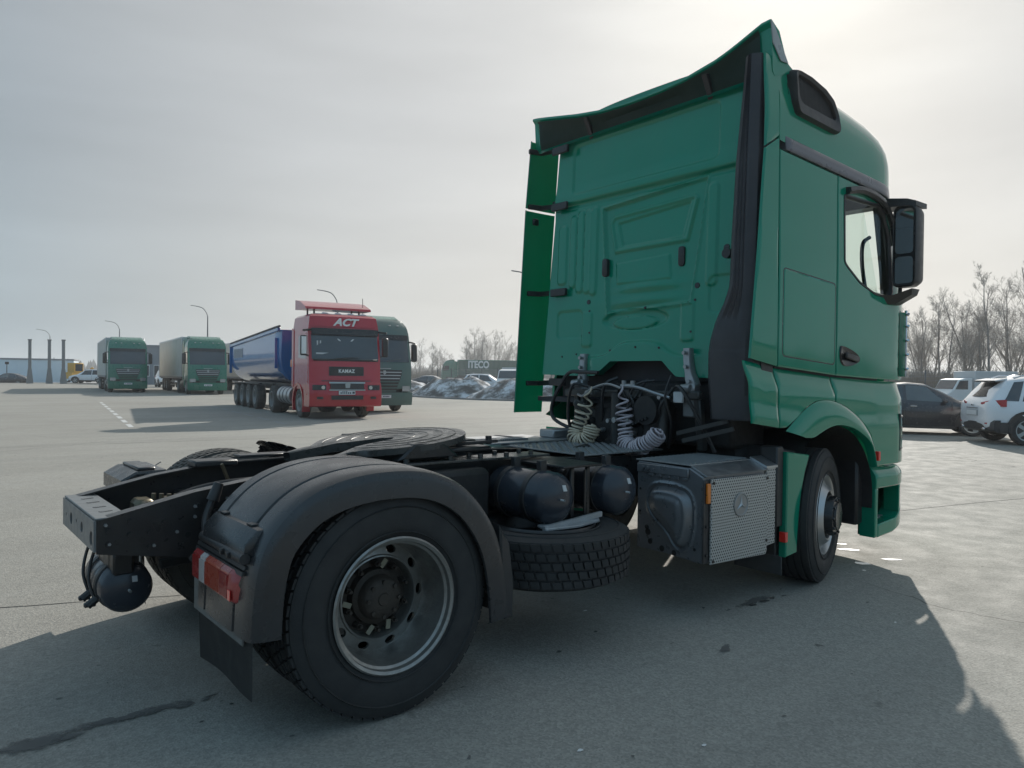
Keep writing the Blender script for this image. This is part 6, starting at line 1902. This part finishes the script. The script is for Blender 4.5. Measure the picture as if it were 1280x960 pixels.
for s in (-1, 1): g.bb((-.15, s*.905, .80), (.02, s*.935, .83), .006); g.bb((-1.12, s*.905, .82), (-.95, s*.935, .85), .006)
g.build('door_handle', CHRO, sc)
g = G()
for s in (-1, 1): g.box((.70, s*.98, .98), (.14, .18, .12), .03); g.bb((.68, s*.88, .93), (.72, s*.98, .96))
g.build('wing_mirror', CARG, sc)
g = G()
for s in (-1, 1):
    for x in (-.30, .88, -1.28): g.bar((x, s*.914, .30), (x+.02*(x > 0), s*.905, .90), .006, .012)
    g.bb((-1.0, s*.90, .19), (1.0, s*.915, .27), .01)
g.build('door_gap', BLK, sc)
g = G()
for s in (-1, 1): g.loft([[(-.95, s*.60, 1.375), (-.95, s*.575, 1.40)], [(-.2, s*.612, 1.425), (-.2, s*.585, 1.452)], [(.30, s*.60, 1.39), (.30, s*.575, 1.415)], [(.95, s*.66, 1.05), (.95, s*.63, 1.08)]], False, False, closed=False)
bmesh.ops.solidify(g.b, geom=g.b.faces[:], thickness=.012); g.build('roof_trim', CHRO, sc)
for s in (-1, 1):
    g = G(); g.box((2.02, s*.62, .66), (.22, .26, .12), .03); g.build('headlight', LENS, sc)
    g = G(); g.box((-2.10, s*.62, .86), (.16, .24, .12), .03); g.build('tail_light', TAILR, sc)
sc.location = (21.5, 5.75, 0); sc.rotation_euler = (0, 0, radians(-60))

# white sport utility car seen from behind on its right
suv_prof = [(-2.16, .52, .78, .70, .86, .60), (-2.12, .40, .98, .80, 1.02, .70), (-2.02, .34, 1.08, .86, 1.12, .72), (-1.90, .30, 1.06, .885, 1.30, .69), (-1.66, .26, 1.04, .90, 1.565, .65), (-1.2, .24, 1.02, .91, 1.625, .65), (-.4, .24, 1.0, .915, 1.655, .64), (.3, .24, .99, .915, 1.60, .63), (.85, .25, .98, .91, 1.26, .66), (1.2, .25, .97, .90, 1.04, .70), (1.7, .28, .92, .87, .97, .68), (2.05, .34, .80, .78, .86, .58), (2.16, .5, .70, .66, .74, .48)]
sv, F = car('white sport utility car seen from behind with red tail lights', CARW, suv_prof, R=.36, wheels=(1.32, -1.31), Wd=1.84)
F['side_glass'](-.45, .85, -.45, .35); F['side_glass'](-1.40, -.52, -1.22, -.52); F['side_glass'](-1.80, -1.48, -1.52, -1.30)
F['across']('windscreen', 1.0, .36, 1.04, 1.58, .76, .60, GLASSD, .10)
F['across']('rear_window', -2.045, -1.765, 1.16, 1.53, .70, .58, GLASSD, .10, -1)
g = G(); g.loft([[(-1.90, y, 1.565), (-1.62, y, 1.62), (-1.62, y, 1.58), (-1.88, y, 1.545)] for y in (-.56, -.3, 0, .3, .56)]); g.build('roof_spoiler', CARW, sv)
g = G(); g.loft([[(-1.905, y, 1.555), (-1.88, y, 1.55), (-1.88, y, 1.525), (-1.90, y, 1.525)] for y in (-.54, .54)]); g.build('spoiler_shade', BLK, sv)
for s in (-1, 1):
    g = G()
    rows = []
    for k in range(7):
        f = k/6; y = lerp(.40, .915, f); x = -2.105+.0*f+.30*f**3.2; hh = lerp(.035, .085, f); rows.append([(x-.03, s*(y), .985-hh+.03*f), (x-.035, s*y, .985+.03*f), (x-.03, s*y, .985+hh+.03*f), (x+.03, s*y, .985+hh+.03*f), (x+.03, s*y, .985-hh+.03*f)])
    g.loft(rows); g.build('tail_light', TAILR, sv)
    g = G(); g.box((-2.12, s*.66, .52), (.06, .16, .05), .015); g.build('rear_reflector', TAILR, sv)
    g = G(); g.box((-2.15, s*.58, .38), (.06, .18, .06), .02); g.build('exhaust_trim', CHRO, sv)
g = G(); g.loft([[(-2.10+.12*abs(y)**3, y, .60), (-2.17+.16*abs(y)**3, y, .54), (-2.17+.16*abs(y)**3, y, .36), (-2.05+.12*abs(y)**3, y, .30), (-1.9, y, .30), (-1.9, y, .60)] for y in (-.91, -.8, -.5, 0, .5, .8, .91)])
for s in (-1, 1): g.bb((-.92, s*.905, .25), (.95, s*.93, .40), .02); g.bb((-1.95, s*.86, .30), (-1.70, s*.925, .55), .02)
g.build('lower_cladding', BLK, sv)
g = G(); g.bb((-2.195, -.27, .70), (-2.175, .27, .815), .003); pl = g.build('number_plate', PLATE, sv)
g = G(); g.bb((-2.185, -.31, .685), (-2.12, .31, .835), .004); g.build('plate_recess', mat('grey_trim', (.35, .36, .37), .4), sv)
g = G(); g.box((-2.165, .0, .95), (.03, .10, .05), .01); g.bb((-2.175, -.32, .865), (-2.12, .32, .89), .004); g.build('badge', CHRO, sv)
g = G()
for s in (-1, 1): g.tube([(-1.5, s*.60, 1.62), (-1.3, s*.605, 1.69), (.2, s*.60, 1.68), (.4, s*.58, 1.60)], .018, 8); 
g.build('roof_rail', CHRO, sv)
g = G(); g.loft([[(-1.3, y*.2, 1.66), (-1.2, 0, 1.73), (-1.1, y*.2, 1.68)] for y in (-1, 1)]); g.build('aerial_fin', CARW, sv)
g = G()
for s in (-1, 1):
    for x in (-.48, .88, -1.25): g.bar((x, s*.919, .40), (x, s*.905, 1.0), .006, .012)
g.build('door_gap', BLK, sv)
sv.location = (20.85, 1.78, 0); sv.rotation_euler = (0, 0, radians(-48))

# cars standing behind the snow heaps
c1 = copy_tree(sc); c1.location = (34.3, 57.0, .0); c1.rotation_euler = (0, 0, radians(-60)); c1['label'] = 'dark car behind the snow heaps, nearest the grey-green truck'; c1['group'] = 'cars behind the snow heaps'
c2 = copy_tree(sc); c2.location = (37.6, 56.4, .0); c2.rotation_euler = (0, 0, radians(-50)); c2['label'] = 'dark car behind the snow heaps, left of the long green trailer'; c2['group'] = 'cars behind the snow heaps'
c3 = copy_tree(sv); c3.location = (40.5, 51.8, .0); c3.rotation_euler = (0, 0, radians(-50)); c3['label'] = 'white car just showing over the middle snow heap'; c3['group'] = 'cars behind the snow heaps'
c4 = copy_tree(sv); c4.location = (15.9, 97.5, 0); c4.rotation_euler = (0, 0, radians(150)); c4['label'] = 'white car beside the yellow machine at the far left'
c5 = copy_tree(sc); c5.location = (8.2, 101.5, -.35); c5.rotation_euler = (0, 0, radians(150)); c5['label'] = 'dark car low against the pale blue wall at the far left'
c6 = copy_tree(sv); c6.location = (18.8, 75.5, 0); c6.rotation_euler = (0, 0, radians(262)); c6['label'] = 'white car between the two green trucks'

# white vans
def van(label, loc, rz, box=True):
    t = thing('white_van', label, 'van')
    g = G()
    g.prism([(2.6, .35), (2.65, .95), (2.2, 1.30), (1.75, 2.0), (1.2, 2.1), (.6, 2.1), (.6, .35)], -.95, .95, 'XZ', .05); g.build('cab', WHITE, t)
    g = G(); g.prism([(2.22, 1.32), (1.78, 1.96), (1.76, 1.95), (2.18, 1.30)], -.85, .85, 'XZ'); g.build('windscreen', GLASSD, t)
    for s in (-1, 1):
        g = G(); g.prism([(2.05, 1.30), (1.70, 1.92), (1.0, 1.95), (1.0, 1.30)], s*.948, s*.956, 'XZ'); g.build('side_window', GLASSD, t)
    g = G(); g.bb((-3.2, -1.05, .75), (.5, 1.05, 2.65 if box else 2.25), .04); g.build('box_body', PAPER, t)
    g = G(); g.bb((-3.1, -.8, .45), (2.4, .8, .75), .03); g.build('chassis', FRAME, t)
    for x in (1.75, -1.9):
        for s in (-1, 1):
            tt = simple_tyre('tyre', t, (x, s*.82, .36), .36, .24, rubber=RUBBER)
            g = G(); g.lathe([(.22, s*.11), (.18, s*.09), (0, s*.10)], n=16); g.build('rim', SILV, tt)
    t.location = loc; t.rotation_euler = (0, 0, rz); return t
van('white box van parked behind the white car at the far right', (48.9, 14.05, 0), radians(152)).scale = (.82, .82, .82)
van('white van behind the snow heaps beside the green cab', (40.2, 47.2, 0), radians(215), False)

# long green trailer and its tractor beyond the heaps
GTR = mat('green_curtain', (.012, .095, .070), .5, var=.12, vs=.5, dust=.25, ds=.4, dcol=(.12, .17, .15))
gt = trailer('long green curtain trailer with large white letters beyond the snow heaps', None, side=GTR, roofrail=GREEND, name='lettered_trailer')
rzg = atan2(106.88-99.75, 75.75-87.72)
gt.rotation_euler = (0, 0, rzg); gt.location = (75.75-1.5*cos(rzg), 106.88-1.5*sin(rzg), .3)
# left side of the trailer faces the camera
Mt = Matrix(((-1, 0, 0, -2.1), (0, 0, 1, 1.285), (0, 1, 0, 3.12), (0, 0, 0, 1)))
text_mesh('ITECO', 1.75, LETW, gt, Mt, bold=.07, width=3.75, depth=.01)
gk = copy_tree(k1); gk['label'] = 'green cab-over truck in front of the lettered green trailer'
gk.rotation_euler = (0, 0, rzg); gk.location = (75.75+1.6*cos(rzg), 106.88+1.6*sin(rzg), .3)

# ================================================================== walls, posts, lamps, fence
def cladding(label, name, p0, p1, H, D, m, cat='building', rib=.5, zb=-.4):
    p0 = Vector((*p0, 0)); p1 = Vector((*p1, 0)); d = p1-p0; L = d.length
    t = thing(name, label, cat, loc=p0, rz=atan2(d.y, d.x))
    g = G(); g.bb((0, 0, zb), (L, D, H-.02)); g.build('wall', m, t)
    g = G()
    n_ = int(L/rib)
    for k in range(n_+1): g.bb((k*L/n_-.025, -.035, zb), (k*L/n_+.025, .01, H-.05))
    g.build('cladding_rib', m, t)
    g = G(); g.bb((-.1, -.12, H-.10), (L+.1, D+.1, H+.08), .01); g.build('coping', WALLG, t)
    return t
cladding('long low pale blue clad wall at the left edge of the yard', 'clad_wall', (-14.0, 115.0), (15.6, 106.7), 2.9, 5, WALLB, 'wall', 1.0)
bd = cladding('grey clad building seen between the two green trucks', 'grey_building', (20.2, 94.3), (25.5, 89.6), 4.6, 8, WALLG, rib=.8)
for i, x in enumerate((.4, 2.2, 4.0)):
    g = G(); g.bb((x, -.08, .9), (x+1.3, -.02, 2.3), .01); wn = g.build('window', WHITE, bd)
    g = G(); g.bb((x+.08, -.10, 1.0), (x+.62, -.085, 2.22)); g.bb((x+.68, -.10, 1.0), (x+1.22, -.085, 2.22)); g.build('pane', GLASSD, wn)
def post(x, y):
    t = thing('concrete_post', 'tall grey concrete post', 'post', loc=(x, y, 0), group='tall grey posts before the pale wall')
    g = G(); g.bb((-.15, -.15, -.3), (.15, .15, 4.85), .02); g.build('shaft', CONC, t)
    g = G(); g.bb((-.19, -.19, 4.85), (.19, .19, 4.98), .01); g.build('cap', CONC, t)
    g = G(); g.loft([[(-.32, -.32, -.3), (.32, -.32, -.3), (.32, .32, -.3), (-.32, .32, -.3)], [(-.30, -.30, .3), (.30, -.30, .3), (.30, .30, .3), (-.30, .30, .3)], [(-.16, -.16, 1.7), (.16, -.16, 1.7), (.16, .16, 1.7), (-.16, .16, 1.7)]]); g.build('foot', CONC, t)
    return t
for (x, y), w_ in zip(((9.63, 96.1), (11.34, 94.7), (12.57, 93.7)), ('leftmost of the three tall grey posts before the pale blue wall', 'middle of the three tall grey posts before the pale blue wall', 'rightmost of the three tall grey posts, nearest the yellow machine')):
    post(x, y)['label'] = w_
def lamp(x, y, h, az, arm, label):
    t = thing('street_lamp', label, 'street lamp', loc=(x, y, 0), group='street lamps along the yard')
    g = G(); g.tube([(0, 0, 0), (0, 0, h*.45), (0, 0, h-1.2)], .1, 10, [.11, .085, .06])
    c_, s_ = cos(az), sin(az)
    g.tube(spline([(0, 0, h-1.3), (.12*c_*arm, .12*s_*arm, h-.75), (.45*c_*arm, .45*s_*arm, h-.22), (arm*c_, arm*s_, h)], 6), .045, 8); g.build('pole', POLEM, t)
    g = G(); g.bar((arm*c_*.96, arm*s_*.96, h-.01), ((arm+.6)*c_, (arm+.6)*s_, h+.08), .16, .07, .02); g.build('lamp_head', POLEM, t)
    return t
AZL = radians(51+90)
lamp(19.85, 158.6, 9.0, AZL, 1.9, 'curved street lamp behind the three tall grey posts')
lamp(24.0, 121.8, 9.0, AZL, 1.6, 'curved street lamp above the farthest left green truck')
lamp(26.1, 86.6, 9.2, AZL, 1.4, 'curved street lamp above the second green truck')
lamp(29.75, 60.5, 9.2, AZL, 1.3, 'curved street lamp above the roof of the red truck')
lamp(34.1, 37.6, 9.1, AZL, 1.1, 'curved street lamp mostly hidden behind the large green tractor unit')
# yellow machine at the far left
t = thing('yellow_machine', 'small yellow construction machine beside the white car at the far left', 'machine', loc=(15.3, 101.8, 0), rz=.4)
g = G(); g.prism([(-1.2, .5), (1.3, .5), (1.3, 1.1), (.4, 1.3), (.4, 1.25), (-1.2, 1.3)], -.8, .8, 'XZ', .05); g.build('body', YEL, t)
g = G(); g.bb((-.9, -.7, 1.25), (.3, .7, 2.45), .05); g.build('cabin', YEL, t)
for s in (-1, 1):
    g = G(); g.bb((-.75, s*.70, 1.45), (.15, s*.715, 2.3)); g.build('cabin_window', GLASSD, t)
    for x in (-.8, .85): simple_tyre('tyre', t, (x, s*.8, .42), .42, .3)
g = G(); g.bar((1.0, 0, 1.1), (1.9, 0, 1.9), .2, .2, .02); g.bar((1.9, 0, 1.9), (2.3, 0, .8), .16, .16, .02); g.build('boom', YEL, t)
g = G(); g.prism([(2.15, .35), (2.7, .4), (2.6, .9), (2.2, .9)], -.5, .5, 'XZ', .03); g.build('bucket', FRAME, t)
t = thing('sign_board', 'small dark sign board on a thin post before the pale blue wall', 'sign', loc=(8.15, 103.4, 0))
g = G(); g.tube([(0, 0, -.3), (0, 0, 2.2)], .05, 8); g.build('post', POLEM, t)
g = G(); g.box((0, -.06, 2.3), (.45, .05, .30), .01, Matrix.Rotation(radians(-38), 3, 'Z')); g.build('panel', FRAME, t)
sn = sheet('snow_strip', [(11.5, 100.0), (24, 92.5), (25.5, 95.0), (13.0, 103.5)], .06, SNOW)

# dirty snow heaps
SNH = bpy.data.materials.new('dirty_snow'); SNH.use_nodes = True
def dirty_snow(m):
    t = m.node_tree; b = t.nodes['Principled BSDF']; L = t.links.new; b.inputs['Roughness'].default_value = .85; b.inputs['Specular IOR Level'].default_value = .25
    c = t.nodes.new('ShaderNodeTexCoord'); n1 = t.nodes.new('ShaderNodeTexNoise'); n1.inputs['Scale'].default_value = .9; n1.inputs['Detail'].default_value = 12; n1.inputs['Roughness'].default_value = .72; L(c.outputs['Object'], n1.inputs['Vector'])
    r = t.nodes.new('ShaderNodeValToRGB'); r.color_ramp.elements[0].position = .43; r.color_ramp.elements[0].color = (.10, .095, .09, 1); r.color_ramp.elements[1].position = .60; r.color_ramp.elements[1].color = (.66, .67, .69, 1)
    e = r.color_ramp.elements.new(.50); e.color = (.24, .235, .23, 1); L(n1.outputs[0], r.inputs[0]); L(r.outputs[0], b.inputs['Base Color'])
    n2 = t.nodes.new('ShaderNodeTexNoise'); n2.inputs['Scale'].default_value = 5; n2.inputs['Detail'].default_value = 8; L(c.outputs['Object'], n2.inputs['Vector'])
    bp = t.nodes.new('ShaderNodeBump'); bp.inputs['Strength'].default_value = .5; bp.inputs['Distance'].default_value = .06; L(n2.outputs[0], bp.inputs['Height']); L(bp.outputs[0], b.inputs['Normal'])
dirty_snow(SNH)
def heap(label, x, y, a, b_, h, rz, seed):
    g = G()
    def f(u, v):
        px = lerp(-1, 1, u); py = lerp(-1, 1, v); r = sqrt(px*px+py*py); q = Vector((px*a, py*b_, seed*7.7))
        z = h*(1-sstep(.25, 1.0, r))**.8
        z *= .72+.75*(mnoise.fractal(q*.35, 1.0, 2.0, 4)*.5+.35)
        z += .05*mnoise.fractal(q*1.4, 1.0, 2.0, 5)*(1-sstep(.85, 1.0, r))
        return (px*a, py*b_, max(z, 0)-.12+.12*(1-sstep(.8, 1, r)))
    g.grid(f, 60, 40); o = g.build('snow_heap', SNH, angle=80); o.location = (x, y, 0); o.scale = (1, 1, .74); o.rotation_euler = (0, 0, rz); tag(o, label, 'snow heap', 'dirty snow heaps along the kerb'); return o
heap('dirty snow heap nearest the rear of the large green tractor unit', 31.2, 34.5, 5.0, 2.8, 1.65, radians(118), 1)
heap('middle dirty snow heap before the long green trailer', 29.8, 41.2, 4.6, 2.8, 1.75, radians(105), 2)
heap('dirty snow heap nearest the grey-green truck', 29.6, 48.6, 4.8, 2.6, 1.25, radians(95), 3)
heap('low dirty snow heap behind the grey-green truck', 29.6, 56.5, 5.2, 2.4, 1.2, radians(92), 4)
heap('low dirty snow heap hidden mostly by the large green tractor unit', 33.5, 27.8, 4.2, 2.4, 1.3, radians(130), 5)

# mesh fence at the right and by the heaps
def fence(label, p0, p1, H, n_, hz=8):
    p0 = Vector((*p0, 0)); p1 = Vector((*p1, 0)); d = p1-p0; L = d.length
    t = thing('mesh_fence', label, 'fence', loc=p0, rz=atan2(d.y, d.x), group='mesh fences round the yard')
    for k in range(n_+1):
        g = G(); g.bb((k*L/n_-.04, -.03, -.2), (k*L/n_+.04, .03, H+.1)); g.build('post', POLEM, t)
    for k in range(n_):
        g = G(); x0 = k*L/n_+.05; x1 = (k+1)*L/n_-.05
        for j in range(hz): z = .1+(H-.15)*j/(hz-1); g.bb((x0, -.008, z-.008), (x1, .008, z+.008))
        m_ = int((x1-x0)/.12)
        for j in range(m_+1): x = x0+(x1-x0)*j/m_; g.bb((x-.004, -.004, .05), (x+.004, .004, H))
        g.build('mesh_panel', GALV, t)
    return t
fence('galvanised mesh fence with posts behind the parked cars at the right', (53.5, 31.0), (53.5, -4.0), 2.2, 14)
fence('thin mesh fence behind the snow heaps', (44.5, 66.0), (46.5, 36.0), 2.2, 12)
t = thing('leaning_post', 'short dark post leaning by the fence above the white car', 'post', loc=(52.5, 12.2, 0)); g = G(); g.tube([(0, 0, -.2), (.12, -.1, 3.2)], .07, 8); g.build('shaft', FRAME, t); g = G(); g.box((.14, -.12, 3.25), (.2, .2, .25), .03); g.build('head', FRAME, t)

# ================================================================== bare trees
def tree_mesh(seed, H, spread=.42, multi=1):
    r = random.Random(seed); gt_ = G(); gc = G()
    def branch(p, d, L, rad, lev):
        segs = 5 if lev < 2 else 3; pts = [p.copy()]; dd = d.copy()
        for i in range(segs):
            dd = (dd+Vector((r.uniform(-.10, .10), r.uniform(-.10, .10), (.12 if lev < 3 else .02) if lev else .02))).normalized(); p = p+dd*(L/segs); pts.append(p.copy())
        rads = [max(.0035, rad*(1-.80*i/segs)) for i in range(segs+1)]
        (gt_ if lev < 1 else gc).tube(pts, rad, 7 if lev == 0 else (5 if lev == 1 else 3), rads, cap=lev < 1)
        if lev >= 4: return
        n_ = {0: 16, 1: 7, 2: 5, 3: 4}[lev]
        for k in range(n_):
            f = r.uniform(.22 if lev == 0 else .2, .98); i = min(segs-1, int(f*segs)); q = pts[i].lerp(pts[i+1], f*segs-i); ax = (pts[i+1]-pts[i]).normalized()
            az = r.uniform(0, 2*pi); tilt = radians(r.uniform(20, 44)) if lev == 0 else radians(r.uniform(16, 44))
            pr_ = ax.orthogonal().normalized(); pr_.rotate(Matrix.Rotation(az, 3, ax)); nd = (ax*cos(tilt)+pr_*sin(tilt)).normalized()
            l2 = {0: H*spread*(1.05-f*.72), 1: L*.48, 2: L*.5, 3: L*.55}[lev]*r.uniform(.6, 1.15)
            branch(q, nd, l2, max(.0045, rads[i]*(.42 if lev == 0 else .45)), lev+1)
    for k in range(multi):
        a = r.uniform(0, 6.28); branch(Vector((.25*k*cos(a), .25*k*sin(a), -.3)), Vector((.12*k*cos(a), .12*k*sin(a), 1)).normalized(), H*(1-.12*k), H*.0105, 0)
    return gt_, gc
protos = []
for k, (sd_, H, sp_, mu) in enumerate(((3, 11.0, .36, 1), (8, 10.0, .40, 2), (15, 11.5, .34, 1), (23, 9.0, .44, 2))):
    a, b_ = tree_mesh(sd_, H, sp_, mu)
    to = a.build('trunk', BARK, None, angle=60, recalc=False); co = b_.build('crown', TWIG, to, angle=0, recalc=False)
    protos.append((to, co))
PUSED = [0]*len(protos)
def plant(k, x, y, s, rz, label, grp):
    t = thing('bare_tree', label, 'tree', loc=(x, y, 0), rz=rz, group=grp); t.scale = (s, s, s*.85)
    a, b_ = protos[k]
    if not PUSED[k]: PUSED[k] = 1; a.parent = t
    else:
        a2 = a.copy(); COL.objects.link(a2); a2.parent = t; b2 = b_.copy(); COL.objects.link(b2); b2.parent = a2
    return t
rr = random.Random(77)
TL = 'bare birch'; GR = []; GM = []
for i, (x, y, k, s) in enumerate(((63.1, 24.4, 2, 1.02), (66.5, 24.0, 3, .9), (66.3, 22.5, 1, 1.0), (66.2, 20.9, 3, .95), (70.5, 21.2, 0, 1.02), (65.6, 18.6, 0, 1.08), (66.1, 19.0, 1, .85), (70.7, 18.6, 1, 1.12), (70.5, 17.2, 2, 1.16), (66.5, 15.6, 3, 1.0), (69.0, 14.2, 1, 1.1), (73.0, 26.0, 1, 1.0), (74.0, 23.0, 2, 1.0), (75, 20.0, 3, 1.0), (76, 17.5, 0, 1.1), (67.5, 27.5, 1, .9), (65.0, 30.5, 2, .9), (80.5, 30.5, 3, 1.05), (81.0, 26.0, 1, 1.0), (82.5, 22.5, 2, 1.0), (79.0, 15.5, 1, 1.0))):
    GR.append(plant(k, x, y, s, rr.uniform(0, 6), TL, 'bare birches behind the right fence'))
TM = 'bare tree in the clump beyond the long green trailer'
for i, (x, y, k, s) in enumerate(((84, 139.5, 1, 1.0), (86.6, 137, 3, 1.1), (88.5, 135.4, 1, .95), (92.5, 138.0, 3, .95), (91, 133, 3, .85), (94, 130.6, 1, 1.12), (96, 129, 3, 1.2), (93.5, 124.7, 1, 1.28), (97, 127.5, 3, 1.32), (98.8, 126, 1, 1.25), (101, 125, 3, 1.2), (103.2, 123.0, 1, 1.1), (105.6, 114.8, 3, 1.0), (107, 119, 1, 1.0), (110, 112, 3, 1.0), (82.5, 143, 3, 1.0))):
    GM.append(plant(k, x, y, s, rr.uniform(0, 6), TM, 'bare trees beyond the lettered trailer'))
ORD = 'first second third fourth fifth sixth seventh eighth ninth tenth eleventh twelfth thirteenth fourteenth fifteenth sixteenth seventeenth eighteenth nineteenth twentieth twenty-first'.split()
for lst, txt in ((GR, 'bare birch, %s from the left, in the row behind the fence at the right'), (GM, 'bare tree, %s from the left, in the clump beyond the lettered green trailer')):
    for o_, w_ in zip(sorted(lst, key=lambda o: -atan2(o.location.y+4.119, o.location.x+1.708)), ORD): o_['label'] = txt % w_
# low dry scrub under the trees: one mass
def scrub(name, pts, n_, h, seed, m=BUSHM, w=4.0):
    r = random.Random(seed); g = G()
    for i in range(n_):
        k = r.randrange(len(pts)-1); f = r.random(); x = lerp(pts[k][0], pts[k+1][0], f)+r.uniform(-w, w); y = lerp(pts[k][1], pts[k+1][1], f)+r.uniform(-w, w); hh = h*r.uniform(.35, 1.0)
        for q in range(5):
            a = r.uniform(0, 6.28); l = hh*r.uniform(.6, 1.0); p1 = Vector((x, y, -.1)); p3 = Vector((x+.35*l*cos(a), y+.35*l*sin(a), l)); p2 = p1.lerp(p3, .5)+Vector((r.uniform(-.1, .1), r.uniform(-.1, .1), .1))
            g.tube([p1, p2, p3], .016, 3, [.022, .014, .008], cap=False)
            for z in range(3):
                f2 = r.uniform(.3, .9); s_ = p1.lerp(p3, f2); g.tube([s_, s_+Vector((r.uniform(-.4, .4), r.uniform(-.4, .4), r.uniform(.2, .6)))], .009, 3, [.010, .005], cap=False)
    o = g.build(name, m, None, angle=0, recalc=False); o['kind'] = 'stuff'; return o
scrub('scrub', [(56, 40), (57, 28), (57, 18), (57, 6)], 2600, 2.9, 5, w=3.5)
scrub('scrub', [(76, 152), (88, 138), (100, 124), (112, 108)], 1600, 3.6, 6, w=5)
# far forest: one ragged mass all round
def far_wood(name, r0, a0, a1, h, seed, m=FIRM, step=.22):
    r = random.Random(seed); g = G(); a = a0
    while a < a1:
        rad = r0*r.uniform(.94, 1.06); x, y = rad*cos(radians(a)), rad*sin(radians(a)); hh = h*r.uniform(.55, 1.0); w_ = hh*r.uniform(.16, .32)
        V = []
        for zf, wf in ((0, .9), (.3, 1.0), (.62, .62), (.85, .30), (1.0, .03)):
            V.append([Vector((x+w_*wf*cos(q*1.257+r.random()*.5)*r.uniform(.7, 1.2), y+w_*wf*sin(q*1.257)*r.uniform(.7, 1.2), -1+hh*zf)) for q in range(5)])
        g.loft(V, False, True); a += step*r.uniform(.5, 1.4)
    o = g.build(name, m, None, angle=0, recalc=False); o['kind'] = 'stuff'; return o
far_wood('far_forest', 620, -25, 125, 11, 9, step=.22)
far_wood('far_forest', 700, -25, 125, 12.5, 10, step=.22)
far_wood('forest_belt', 270, 125, 335, 15, 12, step=.45)

# ================================================================== pale air between here and the far trees
hb = G(); hb.bb((-900, -900, -1.4), (900, 900, 17))
hm_ = bpy.data.materials.new('haze'); hm_.use_nodes = True
t_ = hm_.node_tree; t_.nodes.clear(); o_n = t_.nodes.new('ShaderNodeOutputMaterial'); pv = t_.nodes.new('ShaderNodeVolumePrincipled')
pv.inputs['Color'].default_value = (.93, .95, .97, 1); pv.inputs['Density'].default_value = .0008; pv.inputs['Anisotropy'].default_value = .35
t_.links.new(pv.outputs[0], o_n.inputs['Volume'])
hz = hb.build('haze', hm_, None, angle=0); hz['kind'] = 'stuff'
